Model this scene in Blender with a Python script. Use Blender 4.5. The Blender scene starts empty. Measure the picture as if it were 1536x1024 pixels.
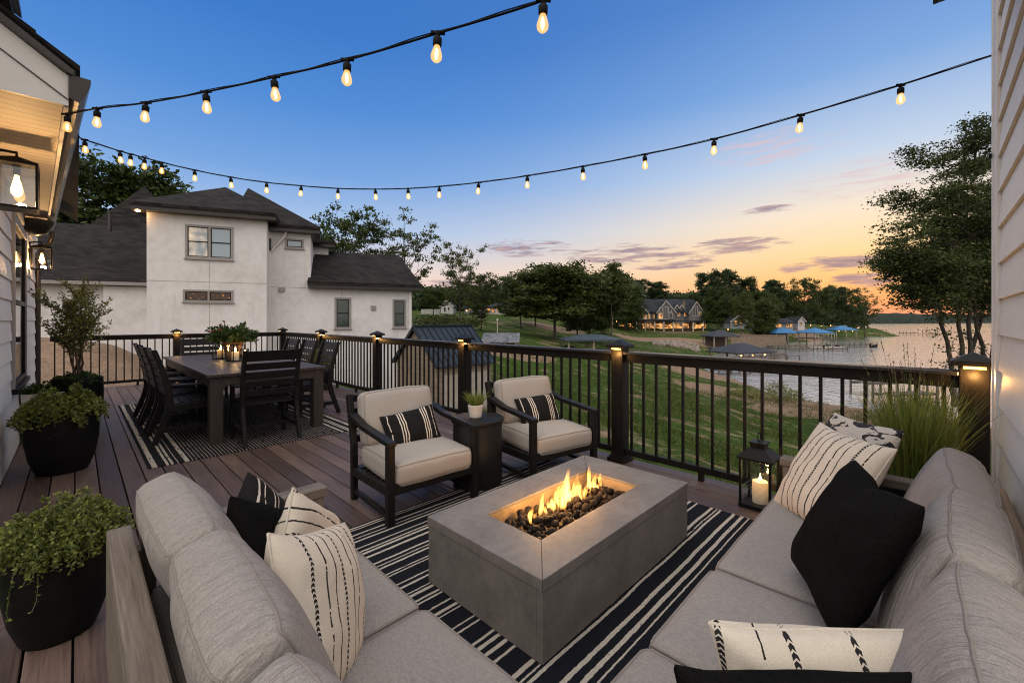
import bpy, bmesh, math, random
import numpy as np
from mathutils import Vector, Matrix, noise, Euler
D = bpy.data
SC = bpy.context.scene
COL = SC.collection
rad = math.radians
pi = math.pi

# ------------------------------------------------------------------ camera frame
EYE = 1.37
FPX, CX, HY = 640.0, 768.0, 480.0
TH = math.atan(653 / 640.0)
FW = Vector((math.sin(TH), math.cos(TH), 0))
RT = Vector((math.cos(TH), -math.sin(TH), 0))

def W(px, d, z=0.0):
    p = FW * d + RT * ((px - CX) * d / FPX)
    p.z = z
    return p
def WP(px, py, d):
    return W(px, d, EYE - (py - HY) * d / FPX)
def GZ(px, py, z=0.0):
    return W(px, FPX * (EYE - z) / (py - HY), z)
def UV(u, v, z=0.0):
    p = FW * v + RT * u
    p.z = z
    return p

cam = D.objects.new('camera', D.cameras.new('camera'))
COL.objects.link(cam)
cam.location = (0, 0, EYE)
cam.rotation_euler = (pi / 2, 0, -TH)
cam.data.sensor_width = 36
cam.data.lens = 36 * FPX / 1536
cam.data.shift_y = -(512 - HY) / 1536
cam.data.clip_start = 0.05
cam.data.clip_end = 8000
SC.camera = cam

# ------------------------------------------------------------------ materials
def lin(c):
    return tuple(((x / 255) / 12.92 if x / 255 <= 0.04045 else ((x / 255 + 0.055) / 1.055) ** 2.4) for x in c)

class NT:
    def __init__(s, tree):
        s.t = tree
        s.n = tree.nodes
        s.l = tree.links
    def new(s, typ, **kw):
        nd = s.n.new(typ)
        for k, v in kw.items():
            setattr(nd, k, v)
        return nd
    def link(s, a, b):
        s.l.new(a, b)
    def val(s, sock, v):
        if isinstance(v, bpy.types.NodeSocket):
            s.l.new(v, sock)
        else:
            sock.default_value = v
    def math(s, op, a, b=None, c=None, clamp=False):
        nd = s.n.new('ShaderNodeMath')
        nd.operation = op
        nd.use_clamp = clamp
        s.val(nd.inputs[0], a)
        if b is not None: s.val(nd.inputs[1], b)
        if c is not None: s.val(nd.inputs[2], c)
        return nd.outputs[0]
    def vmath(s, op, a, b=None):
        nd = s.n.new('ShaderNodeVectorMath')
        nd.operation = op
        s.val(nd.inputs[0], a)
        if b is not None: s.val(nd.inputs[1], b)
        return nd.outputs['Value'] if op in ('DOT_PRODUCT', 'LENGTH') else nd.outputs[0]
    def mix(s, fac, a, b, mode='MIX'):
        nd = s.n.new('ShaderNodeMix')
        nd.data_type = 'RGBA'
        nd.blend_type = mode
        s.val(nd.inputs[0], fac)
        s.val(nd.inputs[6], a if isinstance(a, bpy.types.NodeSocket) else (*a, 1))
        s.val(nd.inputs[7], b if isinstance(b, bpy.types.NodeSocket) else (*b, 1))
        return nd.outputs[2]
    def ramp(s, fac, stops, interp='LINEAR'):
        nd = s.n.new('ShaderNodeValToRGB')
        cr = nd.color_ramp
        cr.interpolation = interp
        while len(cr.elements) < len(stops):
            cr.elements.new(0.5)
        for e, (p, c) in zip(cr.elements, stops):
            e.position = p
            e.color = (*c, 1) if len(c) == 3 else c
        s.val(nd.inputs[0], fac)
        return nd.outputs[0]
    def noise(s, vec, scale, detail=3, rough=0.5, out=0, dist=0.0):
        nd = s.n.new('ShaderNodeTexNoise')
        nd.inputs['Scale'].default_value = scale
        nd.inputs['Detail'].default_value = detail
        nd.inputs['Roughness'].default_value = rough
        nd.inputs['Distortion'].default_value = dist
        s.val(nd.inputs['Vector'], vec)
        return nd.outputs[out]
    def obj(s):
        return s.n.new('ShaderNodeTexCoord').outputs['Object']
    def mapped(s, vec, scale=(1, 1, 1), loc=(0, 0, 0), rot=(0, 0, 0)):
        nd = s.n.new('ShaderNodeMapping')
        s.val(nd.inputs[0], vec)
        nd.inputs['Scale'].default_value = scale
        nd.inputs['Location'].default_value = loc
        nd.inputs['Rotation'].default_value = rot
        return nd.outputs[0]
    def sep(s, vec):
        nd = s.n.new('ShaderNodeSeparateXYZ')
        s.val(nd.inputs[0], vec)
        return nd.outputs
    def bump(s, h, strength=0.3, dist=0.01, normal=None):
        nd = s.n.new('ShaderNodeBump')
        nd.inputs['Strength'].default_value = strength
        nd.inputs['Distance'].default_value = dist
        s.val(nd.inputs['Height'], h)
        if normal is not None: s.val(nd.inputs['Normal'], normal)
        return nd.outputs[0]

def newmat(name):
    m = D.materials.new(name)
    m.use_nodes = True
    nt = NT(m.node_tree)
    b = m.node_tree.nodes['Principled BSDF']
    return m, nt, b

MATS = {}
def mat(name, col, rough=0.6, var=0.15, scale=6.0, bump=0.0, bscale=60.0, metal=0.0, stretch=(1, 1, 1), spec=0.5, bdist=0.004):
    """plain procedural material: base colour broken up by noise, bump from a finer noise"""
    if name in MATS: return MATS[name]
    m, nt, b = newmat(name)
    v = nt.mapped(nt.obj(), stretch)
    n1 = nt.noise(v, scale, 4, 0.6)
    n2 = nt.noise(v, scale * 5.3, 3, 0.6)
    f = nt.math('ADD', nt.math('MULTIPLY', n1, 0.65), nt.math('MULTIPLY', n2, 0.35))
    lo = tuple(c * (1 - var) for c in col)
    hi = tuple(min(1, c * (1 + var)) for c in col)
    c = nt.ramp(f, [(0.3, lo), (0.7, hi)])
    nt.link(c, b.inputs['Base Color'])
    nt.val(b.inputs['Roughness'], nt.math('ADD', nt.math('MULTIPLY', n2, 0.2), rough - 0.1))
    b.inputs['Metallic'].default_value = metal
    b.inputs['Specular IOR Level'].default_value = spec
    if bump:
        nb = nt.noise(v, bscale, 3, 0.6)
        nt.link(nt.bump(nb, bump, bdist), b.inputs['Normal'])
    MATS[name] = m
    return m

def emat(name, col, strength):
    if name in MATS: return MATS[name]
    m, nt, b = newmat(name)
    b.inputs['Base Color'].default_value = (*col, 1)
    b.inputs['Emission Color'].default_value = (*col, 1)
    b.inputs['Emission Strength'].default_value = strength
    MATS[name] = m
    return m

# ------------------------------------------------------------------ mesh helpers
class MB:
    def __init__(s):
        s.v = []
        s.f = []
    def add(s, vs, fs):
        o = len(s.v)
        s.v.extend(Vector(v) for v in vs)
        s.f.extend(tuple(i + o for i in f) for f in fs)
        return s
    def box(s, x0, y0, z0, x1, y1, z1, M=None):
        vs = [Vector(p) for p in ((x0, y0, z0), (x1, y0, z0), (x1, y1, z0), (x0, y1, z0), (x0, y0, z1), (x1, y0, z1), (x1, y1, z1), (x0, y1, z1))]
        if M is not None: vs = [M @ v for v in vs]
        return s.add(vs, [(0, 3, 2, 1), (4, 5, 6, 7), (0, 1, 5, 4), (1, 2, 6, 5), (2, 3, 7, 6), (3, 0, 4, 7)])
    def bar(s, a, b, w, h, up=(0, 0, 1)):
        """oriented box from a to b: w sideways, h along up"""
        a, b = Vector(a), Vector(b)
        d = (b - a)
        L = d.length
        d.normalize()
        sd = d.cross(Vector(up))
        if sd.length < 1e-4: sd = d.cross(Vector((1, 0, 0)))
        sd.normalize()
        u = sd.cross(d)
        M = Matrix((( d.x, sd.x, u.x, a.x), (d.y, sd.y, u.y, a.y), (d.z, sd.z, u.z, a.z), (0, 0, 0, 1)))
        return s.box(0, -w / 2, -h / 2, L, w / 2, h / 2, M)
    def tube(s, pts, r, n=8, cap=True):
        pts = [Vector(p) for p in pts]
        rs = r if isinstance(r, (list, tuple)) else [r] * len(pts)
        o = len(s.v)
        prev = None
        for i, p in enumerate(pts):
            t = (pts[min(i + 1, len(pts) - 1)] - pts[max(i - 1, 0)])
            t.normalize()
            if prev is None:
                a = t.orthogonal().normalized()
            else:
                a = (prev - t * prev.dot(t))
                a = a.normalized() if a.length > 1e-5 else t.orthogonal().normalized()
            prev = a
            b = t.cross(a)
            for k in range(n):
                an = 2 * pi * k / n
                s.v.append(p + (a * math.cos(an) + b * math.sin(an)) * rs[i])
        for i in range(len(pts) - 1):
            for k in range(n):
                k2 = (k + 1) % n
                s.f.append((o + i * n + k, o + i * n + k2, o + (i + 1) * n + k2, o + (i + 1) * n + k))
        if cap:
            s.f.append(tuple(o + k for k in reversed(range(n))))
            s.f.append(tuple(o + (len(pts) - 1) * n + k for k in range(n)))
        return s
    def lathe(s, prof, n=24, c=(0, 0, 0), close=True, M=None):
        o = len(s.v)
        c = Vector(c)
        for r, z in prof:
            for k in range(n):
                an = 2 * pi * k / n
                p = Vector((r * math.cos(an), r * math.sin(an), z))
                if M is not None: p = M @ p
                s.v.append(p + c)
        for i in range(len(prof) - 1):
            for k in range(n):
                k2 = (k + 1) % n
                s.f.append((o + i * n + k, o + i * n + k2, o + (i + 1) * n + k2, o + (i + 1) * n + k))
        if close:
            s.f.append(tuple(o + k for k in reversed(range(n))))
            s.f.append(tuple(o + (len(prof) - 1) * n + k for k in range(n)))
        return s
    def prism(s, poly, ext):
        """closed polygon (list of 3D points) extruded by vector ext"""
        ext = Vector(ext)
        n = len(poly)
        vs = [Vector(p) for p in poly] + [Vector(p) + ext for p in poly]
        fs = [tuple(reversed(range(n))), tuple(range(n, 2 * n))]
        fs += [(i, (i + 1) % n, n + (i + 1) % n, n + i) for i in range(n)]
        return s.add(vs, fs)
    def build(s, name, m, parent=None, smooth=None, bevel=0.0, world=False, fix=True):
        me = D.meshes.new(name)
        vs = s.v
        if world and parent is not None:
            Mi = TM[parent.name].inverted()
            vs = [Mi @ v for v in vs]
        me.from_pydata([tuple(v) for v in vs], [], s.f)
        if bevel or fix:
            bm = bmesh.new()
            bm.from_mesh(me)
            if fix: bmesh.ops.recalc_face_normals(bm, faces=bm.faces)
            if bevel:
                es = [e for e in bm.edges if len(e.link_faces) == 2 and e.calc_face_angle(0) > 0.5]
                bmesh.ops.bevel(bm, geom=es, offset=bevel, segments=2, profile=0.5, affect='EDGES', clamp_overlap=True)
            bm.to_mesh(me)
            bm.free()
        return mesh_obj(name, me, m, parent, smooth)

TM = {}
def mesh_obj(name, me, m, parent=None, smooth=None):
    if m is not None: me.materials.append(m)
    if smooth is not None:
        me.polygons.foreach_set('use_smooth', [True] * len(me.polygons))
        if smooth < 179: me.set_sharp_from_angle(angle=rad(smooth))
    o = D.objects.new(name, me)
    COL.objects.link(o)
    if parent is not None: o.parent = parent
    return o

def thing(name, label, cat, loc=(0, 0, 0), rotz=0.0, group=None):
    o = D.objects.new(name, None)
    o.empty_display_size = 0.1
    COL.objects.link(o)
    o.location = loc
    o.rotation_euler = (0, 0, rotz)
    TM[o.name] = Matrix.Translation(loc) @ Matrix.Rotation(rotz, 4, 'Z')
    return tag(o, label, cat, group)

def tag(o, label, cat, group=None):
    o['label'] = label
    o['category'] = cat
    if group: o['group'] = group
    return o
def struct(o):
    o['kind'] = 'structure'
    return o
def stuff(o, label=None, cat=None):
    o['kind'] = 'stuff'
    if label: o['label'] = label
    if cat: o['category'] = cat
    return o
def copy_tree(o, loc, rotz=0.0, label=None, scale=None, parent=None):
    c = o.copy()
    COL.objects.link(c)
    if parent is None:
        c.location = loc
        c.rotation_euler = (0, 0, rotz)
        if scale is not None: c.scale = (scale, scale, scale) if not hasattr(scale, '__len__') else scale
        if label: c['label'] = label
        TM[c.name] = Matrix.Translation(loc) @ Matrix.Rotation(rotz, 4, 'Z')
    else:
        c.parent = parent
    for ch in list(o.children):
        copy_tree(ch, None, parent=c)
    return c

def npmesh(name, V, F, m, parent=None, smooth=None):
    """V (n,3) array, F (k,4) array of quads"""
    me = D.meshes.new(name)
    V = np.asarray(V, dtype=np.float32)
    F = np.asarray(F, dtype=np.int32)
    me.vertices.add(len(V))
    me.vertices.foreach_set('co', V.ravel())
    me.loops.add(F.size)
    me.loops.foreach_set('vertex_index', F.ravel())
    me.polygons.add(len(F))
    me.polygons.foreach_set('loop_start', np.arange(0, F.size, F.shape[1], dtype=np.int32))
    me.polygons.foreach_set('loop_total', np.full(len(F), F.shape[1], dtype=np.int32))
    me.update(calc_edges=True)
    me.validate()
    return mesh_obj(name, me, m, parent, smooth)

def unit(a):
    return a / np.maximum(np.linalg.norm(a, axis=1, keepdims=True), 1e-6)

def leaf_quads(C, Dr, L, Wd, rng):
    """diamond leaves at C pointing along Dr"""
    n = len(C)
    Dr = unit(Dr)
    r = unit(rng.normal(size=(n, 3)))
    S = unit(np.cross(Dr, r))
    L = np.broadcast_to(np.asarray(L, dtype=float).reshape(-1, 1), (n, 1))
    Wd = np.broadcast_to(np.asarray(Wd, dtype=float).reshape(-1, 1), (n, 1))
    V = np.empty((n, 4, 3))
    V[:, 0] = C - Dr * L * 0.5
    V[:, 1] = C + S * Wd * 0.5
    V[:, 2] = C + Dr * L * 0.5
    V[:, 3] = C - S * Wd * 0.5
    F = np.arange(n * 4).reshape(n, 4)
    return V.reshape(-1, 3), F

def leafmat(name, cols, trans=0.25, rough=0.55, patch=1.5):
    if name in MATS: return MATS[name]
    m, nt, b = newmat(name)
    g = nt.new('ShaderNodeNewGeometry')
    n = nt.noise(nt.obj(), patch, 2, 0.5)
    f = nt.math('ADD', nt.math('MULTIPLY', g.outputs['Random Per Island'], 0.6), nt.math('MULTIPLY', n, 0.4))
    k = len(cols)
    c = nt.ramp(f, [(0.12 + 0.76 * i / (k - 1), cc) for i, cc in enumerate(cols)])
    nt.link(c, b.inputs['Base Color'])
    b.inputs['Roughness'].default_value = rough
    b.inputs['Specular IOR Level'].default_value = 0.3
    tr = nt.new('ShaderNodeBsdfTranslucent')
    nt.link(c, tr.inputs[0])
    mx = nt.new('ShaderNodeMixShader')
    mx.inputs[0].default_value = trans
    nt.link(b.outputs[0], mx.inputs[1])
    nt.link(tr.outputs[0], mx.inputs[2])
    nt.link(mx.outputs[0], nt.n['Material Output'].inputs[0])
    MATS[name] = m
    return m
# ------------------------------------------------------------------ sky
world = D.worlds.new('World')
SC.world = world
world.use_nodes = True
wt = NT(world.node_tree)
bg = wt.n['Background']
dirv = wt.vmath('NORMALIZE', wt.n.new('ShaderNodeTexCoord').outputs['Generated'])
sx, sy, sz = wt.sep(dirv)
el = wt.math('ARCSINE', sz)
# azimuth from the view axis, positive to the right
ax = wt.vmath('DOT_PRODUCT', dirv, tuple(RT))
ay = wt.vmath('DOT_PRODUCT', dirv, tuple(FW))
az = wt.math('ARCTAN2', ax, ay)
elf = wt.math('MULTIPLY', wt.math('MAXIMUM', el, 0.0), 1.0)     # radians 0..1.57
cool = wt.ramp(elf, [(0.0, lin((196, 160, 168))), (0.05, lin((234, 196, 182))), (0.10, lin((224, 208, 204))), (0.19, lin((165, 190, 224))),
                     (0.30, lin((112, 157, 214))), (0.43, lin((77, 134, 205))), (0.56, lin((57, 116, 192))), (0.85, lin((52, 106, 180)))])
warm = wt.ramp(elf, [(0.0, lin((232, 146, 118))), (0.035, lin((245, 164, 108))), (0.075, lin((251, 190, 118))), (0.13, lin((249, 211, 156))),
                     (0.20, lin((240, 221, 196))), (0.30, lin((188, 204, 224))), (0.44, lin((122, 162, 214))), (0.60, lin((84, 130, 196))), (0.9, lin((56, 106, 176)))])
SUNAZ = math.atan((1330 - CX) / FPX)
da = wt.math('DIVIDE', wt.math('SUBTRACT', az, SUNAZ), 0.62)
wf = wt.math('POWER', 2.718, wt.math('MULTIPLY', wt.math('MULTIPLY', da, da), -1.0))
col = wt.mix(wf, cool, warm)
# clouds: soft streaks at given azimuth / elevation
def pix_dir(px, py):
    a = math.atan((px - CX) / FPX)
    e = math.atan((HY - py) / math.hypot(FPX, px - CX))
    return a, e
cvec = wt.new('ShaderNodeCombineXYZ')
wt.link(wt.math('MULTIPLY', az, 5.0), cvec.inputs[0])
wt.link(wt.math('MULTIPLY', el, 38.0), cvec.inputs[1])
cn = wt.noise(cvec.outputs[0], 1.7, 6, 0.62)
cn2 = wt.noise(cvec.outputs[0], 5.0, 4, 0.6)
nsum = wt.math('ADD', wt.math('MULTIPLY', cn, 0.9), wt.math('MULTIPLY', cn2, 0.35))
clouds = [(780, 372, 85, 15, 0), (935, 381, 110, 17, 0), (1020, 388, 70, 12, 0), (1105, 369, 90, 15, 0), (1265, 393, 100, 14, 0), (1310, 417, 80, 12, 0),
          (1195, 402, 40, 8, 0), (1150, 315, 52, 7, 0), (1160, 226, 135, 34, 1), (1310, 264, 190, 32, 1), (690, 432, 160, 14, 0), (1000, 400, 60, 5, 0), (1290, 432, 90, 6, 0),
          (400, 300, 10, 3, 0)]
dark = None
pale = None
for (px, py, w, h, typ) in clouds:
    a0, e0 = pix_dir(px, py)
    a1, _ = pix_dir(px + w, py)
    _, e1 = pix_dir(px, py - h)
    qa = wt.math('DIVIDE', wt.math('SUBTRACT', az, a0), abs(a1 - a0))
    qe = wt.math('DIVIDE', wt.math('SUBTRACT', el, e0), abs(e1 - e0))
    r2 = wt.math('ADD', wt.math('MULTIPLY', qa, qa), wt.math('MULTIPLY', qe, qe))
    k = wt.math('SUBTRACT', 1.0, r2, clamp=True)
    if typ: pale = k if pale is None else wt.math('MAXIMUM', pale, k)
    else: dark = k if dark is None else wt.math('MAXIMUM', dark, k)
def cloudfac(mask, lo, hi):
    s = wt.math('ADD', wt.math('MULTIPLY', wt.math('POWER', mask, 0.5), 0.52), wt.math('MULTIPLY', wt.math('POWER', mask, 0.25), wt.math('MULTIPLY', wt.math('SUBTRACT', nsum, 0.62), 3.4)))
    mr = wt.new('ShaderNodeMapRange')
    mr.interpolation_type = 'SMOOTHSTEP'
    wt.link(s, mr.inputs[0])
    mr.inputs[1].default_value = lo
    mr.inputs[2].default_value = hi
    return mr.outputs[0]
lower = wt.mix(wt.math('MULTIPLY', cn2, 1.0), lin((236, 190, 178)), lin((196, 180, 196)))
col = wt.mix(wt.math('MULTIPLY', cloudfac(pale, 0.22, 0.95), 0.60), col, lower)
col = wt.mix(wt.math('MULTIPLY', cloudfac(dark, 0.20, 0.70), 0.85), col, wt.ramp(cn2, [(0.35, lin((106, 103, 134))), (0.6, lin((170, 140, 146))), (0.75, lin((214, 164, 144)))]))
# fill light: sky behind and beside the camera, brightened to light the scene
bk = wt.math('MULTIPLY', wt.math('SUBTRACT', 0.50, ay), 1.3, clamp=True)
up = wt.math('MULTIPLY', wt.math('ADD', sz, 0.02), 8.0, clamp=True)
bf = wt.math('MULTIPLY', bk, up)
BACK_FILL = 1.05
col = wt.mix(bf, col, (BACK_FILL * 1.0, BACK_FILL * 0.93, BACK_FILL * 0.90))
# overhead, above the frame, the sky is brightened as added fill light
zf = wt.math('MULTIPLY', wt.math('SUBTRACT', sz, 0.66), 5.0, clamp=True)
col = wt.mix(zf, col, (1.22, 1.15, 1.08))
# below the horizon
dn = wt.math('MULTIPLY', wt.math('MULTIPLY', sz, -1.0), 20.0, clamp=True)
col = wt.mix(dn, col, (0.05, 0.055, 0.04))
# a little of the physical sky on top
nis = wt.new('ShaderNodeTexSky', sky_type='NISHITA')
nis.sun_disc = False
nis.sun_elevation = rad(1.5)
sd_ = (FW * math.cos(SUNAZ) + RT * math.sin(SUNAZ))
nis.sun_rotation = math.atan2(sd_.x, sd_.y)
nsc = wt.mix(1.0, nis.outputs[0], (0.004, 0.004, 0.004), 'MULTIPLY')
col = wt.mix(1.0, col, nsc, 'ADD')
wt.link(col, bg.inputs[0])
bg.inputs[1].default_value = 1.0

soft_fill = D.objects.new('soft_fill', D.lights.new('soft_fill', 'SUN'))  # soft fill added from behind the camera; the sunset itself lies ahead
COL.objects.link(soft_fill)
soft_fill.data.energy = 0.95
soft_fill.data.angle = rad(70)
soft_fill.data.color = (1.0, 0.95, 0.9)
sdir = (-FW * 0.75 - RT * 0.35 + Vector((0, 0, 1.0))).normalized()     # towards the light
soft_fill.rotation_euler = sdir.to_track_quat('Z', 'Y').to_euler()
soft_fill.location = sdir * 30

SC.view_settings.view_transform = 'Standard'
SC.view_settings.look = 'None'
SC.view_settings.exposure = 0.16
SC.view_settings.gamma = 1
SC.render.engine = 'CYCLES'
cy = SC.cycles
cy.use_denoising = True
cy.filter_width = 1.1
try: cy.denoiser = 'OPENIMAGEDENOISE'
except Exception: pass
cy.max_bounces = 6
cy.diffuse_bounces = 3
cy.glossy_bounces = 3
cy.transparent_max_bounces = 12
cy.transmission_bounces = 4
cy.sample_clamp_indirect = 4.0
cy.volume_bounces = 0
cy.caustics_reflective = False
cy.caustics_refractive = False
cy.use_adaptive_sampling = True
cy.adaptive_threshold = 0.015
def point(name, loc, energy, col=(1.0, 0.62, 0.28), r=0.03):
    o = D.objects.new(name, D.lights.new(name, 'POINT'))
    COL.objects.link(o)
    o.location = loc
    o.data.energy = energy
    o.data.color = col
    o.data.shadow_soft_size = r
    return o

# ------------------------------------------------------------------ terrain and water
WATER = -6.0
ctrl = []          # u, v, z
def cp(px, d, z=None, py=None):
    if z is None: z = EYE - (py - HY) * d / FPX
    ctrl.append(((px - CX) * d / FPX, d, z))
# round the deck and house
for u, v, z in [(-6, 3, -2.2), (0, 3, -2.4), (6, 2, -3.2), (6, -4, -3.5), (-6, -6, -2.2), (-14, 4, -1.6), (0, -10, -2.6), (14, -8, -4.5), (-20, -10, -1.2), (-9, 9, -1.7), (-22, 20, 0.2), (-9, 19, -1.6), (-5, 20, -2.3)]:
    ctrl.append((u, v, z))
for px, d, py in [(40, 13.5, 508), (120, 14, 514), (190, 14.5, 526), (235, 15.2, 560), (60, 11.5, 560), (150, 12, 565), (300, 16, 580)]:
    cp(px, d, py=py)
# the lawn below the railing
for px, py, z in [(760, 640, -2.3), (860, 660, -2.5), (1000, 660, -2.9), (1100, 680, -3.3), (1200, 690, -3.9), (1300, 700, -4.5), (1420, 720, -4.9),
                  (700, 600, -2.35), (800, 590, -2.5), (900, 600, -2.9), (1000, 600, -3.4), (1080, 610, -4.3), (1130, 625, -5.0), (1180, 640, -5.3), (1260, 655, -5.5),
                  (760, 560, -2.6), (840, 560, -2.9), (930, 560, -3.6), (1010, 565, -4.4), (1060, 570, -5.1)]:
    cp(px, FPX * (EYE - z) / (py - HY), z)
# shoreline (z just above / below the water), near to far
shore = [(1500, 650), (1420, 632), (1330, 620), (1260, 611), (1215, 603), (1165, 594), (1130, 580), (1095, 567), (1060, 556), (1050, 548), (1062, 536), (1085, 528), (1110, 522), (1150, 517), (1200, 512.5), (1250, 509), (1300, 505), (1318, 501), (1322, 498)]
for px, py in shore:
    cp(px, FPX * (EYE - WATER) / (py - HY), WATER + 0.05)
for px, py in [(1500, 630), (1420, 614), (1330, 602), (1270, 592), (1220, 583), (1180, 572), (1140, 560), (1120, 550), (1130, 540), (1160, 530), (1220, 524), (1290, 515), (1345, 507), (1350, 497), (1300, 540), (1400, 540), (1450, 515), (1500, 580), (1400, 497), (1560, 500)]:
    cp(px, FPX * (EYE - WATER) / (py - HY), WATER - 2.2)
for u, v in [(60, 20), (100, 60), (60, -10), (180, 100), (260, 260), (330, 330)]:
    ctrl.append((u, v, WATER - 3))
ctrl.append((34, 8, WATER + 0.1))
ctrl.append((30, -8, WATER + 0.3))
# valley, lodge rise, hill with cottages
for px, py, d in [(700, 512, 40), (780, 517, 45), (860, 515, 58), (940, 520, 70), (1010, 528, 75), (620, 500, 40), (660, 490, 62), (760, 498, 62), (860, 508, 75), (620, 482, 80),
                  (640, 471, 105), (700, 470.5, 110), (780, 474, 110), (850, 489, 105), (900, 497, 100), (960, 499, 118), (1020, 500, 122), (1090, 500, 126), (1140, 500, 132), (1200, 496, 150), (1260, 494, 170), (1310, 492, 200),
                  (640, 464, 150), (780, 466, 160), (900, 473, 170), (1000, 478, 180), (1100, 482, 200), (1200, 487, 230), (950, 510, 100), (1030, 513, 96), (1085, 510, 108), (500, 470, 60), (300, 462, 60), (100, 465, 60), (560, 466, 110), (200, 462, 120)]:
    cp(px, d, py=py)
for u, v, z in [(-300, 100, 6), (-100, 300, 8), (-300, 300, 10), (60, 300, 2), (-200, 0, 2), (-100, -100, 0), (40, -100, -3), (100, 300, -2), (150, 300, -7), (-60, 250, 6), (0, 250, 5)]:
    ctrl.append((u, v, z))
CT = np.array(ctrl)
def warp(uv):
    # compress distance so near and far control points weigh alike
    r = np.hypot(uv[:, 0], uv[:, 1])
    s = np.log1p(r / 12.0) / np.maximum(r, 1e-6) * 12.0
    return uv * s[:, None]
_P = warp(CT[:, :2])
def _phi(r): return np.sqrt(r * r + 0.35)
_A = _phi(np.linalg.norm(_P[:, None] - _P[None], axis=2))
_n = len(_P)
_B = np.zeros((_n + 3, _n + 3))
_B[:_n, :_n] = _A - np.eye(_n) * 0.02
_B[:_n, _n] = 1
_B[:_n, _n + 1:] = _P
_B[_n, :_n] = 1
_B[_n + 1:, :_n] = _P.T
_w = np.linalg.solve(_B, np.concatenate([CT[:, 2], np.zeros(3)]))
def ground_uv(uv):
    uv = np.asarray(uv, dtype=float).reshape(-1, 2)
    q = warp(uv)
    out = np.empty(len(q))
    for i in range(0, len(q), 4000):
        K = _phi(np.linalg.norm(q[i:i + 4000, None] - _P[None], axis=2))
        out[i:i + 4000] = K @ _w[:_n] + _w[_n] + q[i:i + 4000] @ _w[_n + 1:]
    r = np.hypot(uv[:, 0], uv[:, 1])
    out = np.clip(out, WATER - 5, 14)
    k = np.clip((r - 380) / 300, 0, 1)
    return out * (1 - k) + (WATER - 5) * k
def ground_at(px, d):
    return float(ground_uv([((px - CX) * d / FPX, d)])[0])
def ground_xy(x, y):
    p = Vector((x, y, 0))
    return float(ground_uv([(p.dot(RT), p.dot(FW))])[0])
# polar grid round the camera: one sheet out to the horizon
rr = np.concatenate([np.linspace(0.5, 60, 130), np.geomspace(61, 400, 110), np.geomspace(420, 6000, 14)])
aa = np.radians(np.concatenate([np.linspace(-62, 62, 300), np.linspace(66, 294, 58)]))
RRg, AAg = np.meshgrid(rr, aa, indexing='ij')
U_, V_ = RRg * np.sin(AAg), RRg * np.cos(AAg)
Z_ = ground_uv(np.stack([U_.ravel(), V_.ravel()], 1))
nz = np.array([noise.fractal(Vector((u * 0.35, v * 0.35, 3)), 1.0, 2.0, 4) for u, v in zip(U_.ravel(), V_.ravel())])
nz2 = np.array([noise.noise(Vector((u * 0.06, v * 0.06, 7))) for u, v in zip(U_.ravel(), V_.ravel())])
land = np.clip((Z_ - WATER) / 1.0, 0, 1)
Z_ = Z_ + (nz * 0.10 + nz2 * 0.25) * land
XY = np.outer(U_.ravel(), np.array(RT)) + np.outer(V_.ravel(), np.array(FW))
XY[:, 2] = Z_
nr, na = RRg.shape
ii = np.arange(nr * na).reshape(nr, na)
Fq = np.stack([ii[:-1, :], ii[1:, :], np.roll(ii, -1, 1)[1:, :], np.roll(ii, -1, 1)[:-1, :]], -1).reshape(-1, 4)

m, nt, b = newmat('ground')
gv = nt.n.new('ShaderNodeTexCoord').outputs['Object']
g1 = nt.noise(gv, 0.22, 5, 0.6)
g2 = nt.noise(gv, 1.6, 5, 0.65)
g3 = nt.noise(gv, 14.0, 3, 0.6)
# eroded soil lies in streaks along the fall line towards the lake
sv = nt.mapped(gv, (0.9, 0.22, 1), rot=(0, 0, 0.5))
g4 = nt.noise(sv, 0.75, 4, 0.6)
grass = nt.ramp(nt.math('ADD', nt.math('MULTIPLY', g2, 0.6), nt.math('MULTIPLY', g3, 0.4)), [(0.3, (0.016, 0.024, 0.005)), (0.52, (0.044, 0.080, 0.012)), (0.75, (0.120, 0.148, 0.026))])
dirt = nt.ramp(nt.math('ADD', nt.math('MULTIPLY', g2, 0.5), nt.math('MULTIPLY', g3, 0.5)), [(0.3, (0.15, 0.098, 0.066)), (0.7, (0.36, 0.255, 0.175))])
att = nt.new('ShaderNodeAttribute', attribute_name='soil').outputs['Fac']
df = nt.math('ADD', nt.math('MULTIPLY', nt.math('SUBTRACT', g4, 0.545), 7.0), nt.math('MULTIPLY', att, 4.0))
df = nt.math('ADD', df, nt.math('MULTIPLY', nt.math('SUBTRACT', g2, 0.5), 3.0), clamp=True)
c = nt.mix(df, grass, dirt)
nt.link(c, b.inputs['Base Color'])
b.inputs['Roughness'].default_value = 0.95
b.inputs['Specular IOR Level'].default_value = 0.1
nt.link(nt.bump(nt.math('ADD', g3, nt.math('MULTIPLY', g2, 2.0)), 0.9, 0.12), b.inputs['Normal'])
GROUND = m
go = npmesh('ground', XY, Fq, GROUND, smooth=180)
struct(go)
soil = np.zeros(nr * na, dtype=np.float32)
uf, vf = U_.ravel(), V_.ravel()
def blob(u, v, ru, rv, k):
    global soil
    q = ((uf - u) / ru) ** 2 + ((vf - v) / rv) ** 2
    soil = np.maximum(soil, (k * np.clip(1.6 - q, 0, 1)).astype(np.float32))
blob(-14.0, 14, 7, 4, 1.0)                       # bare soil by the neighbour's wing
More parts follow.
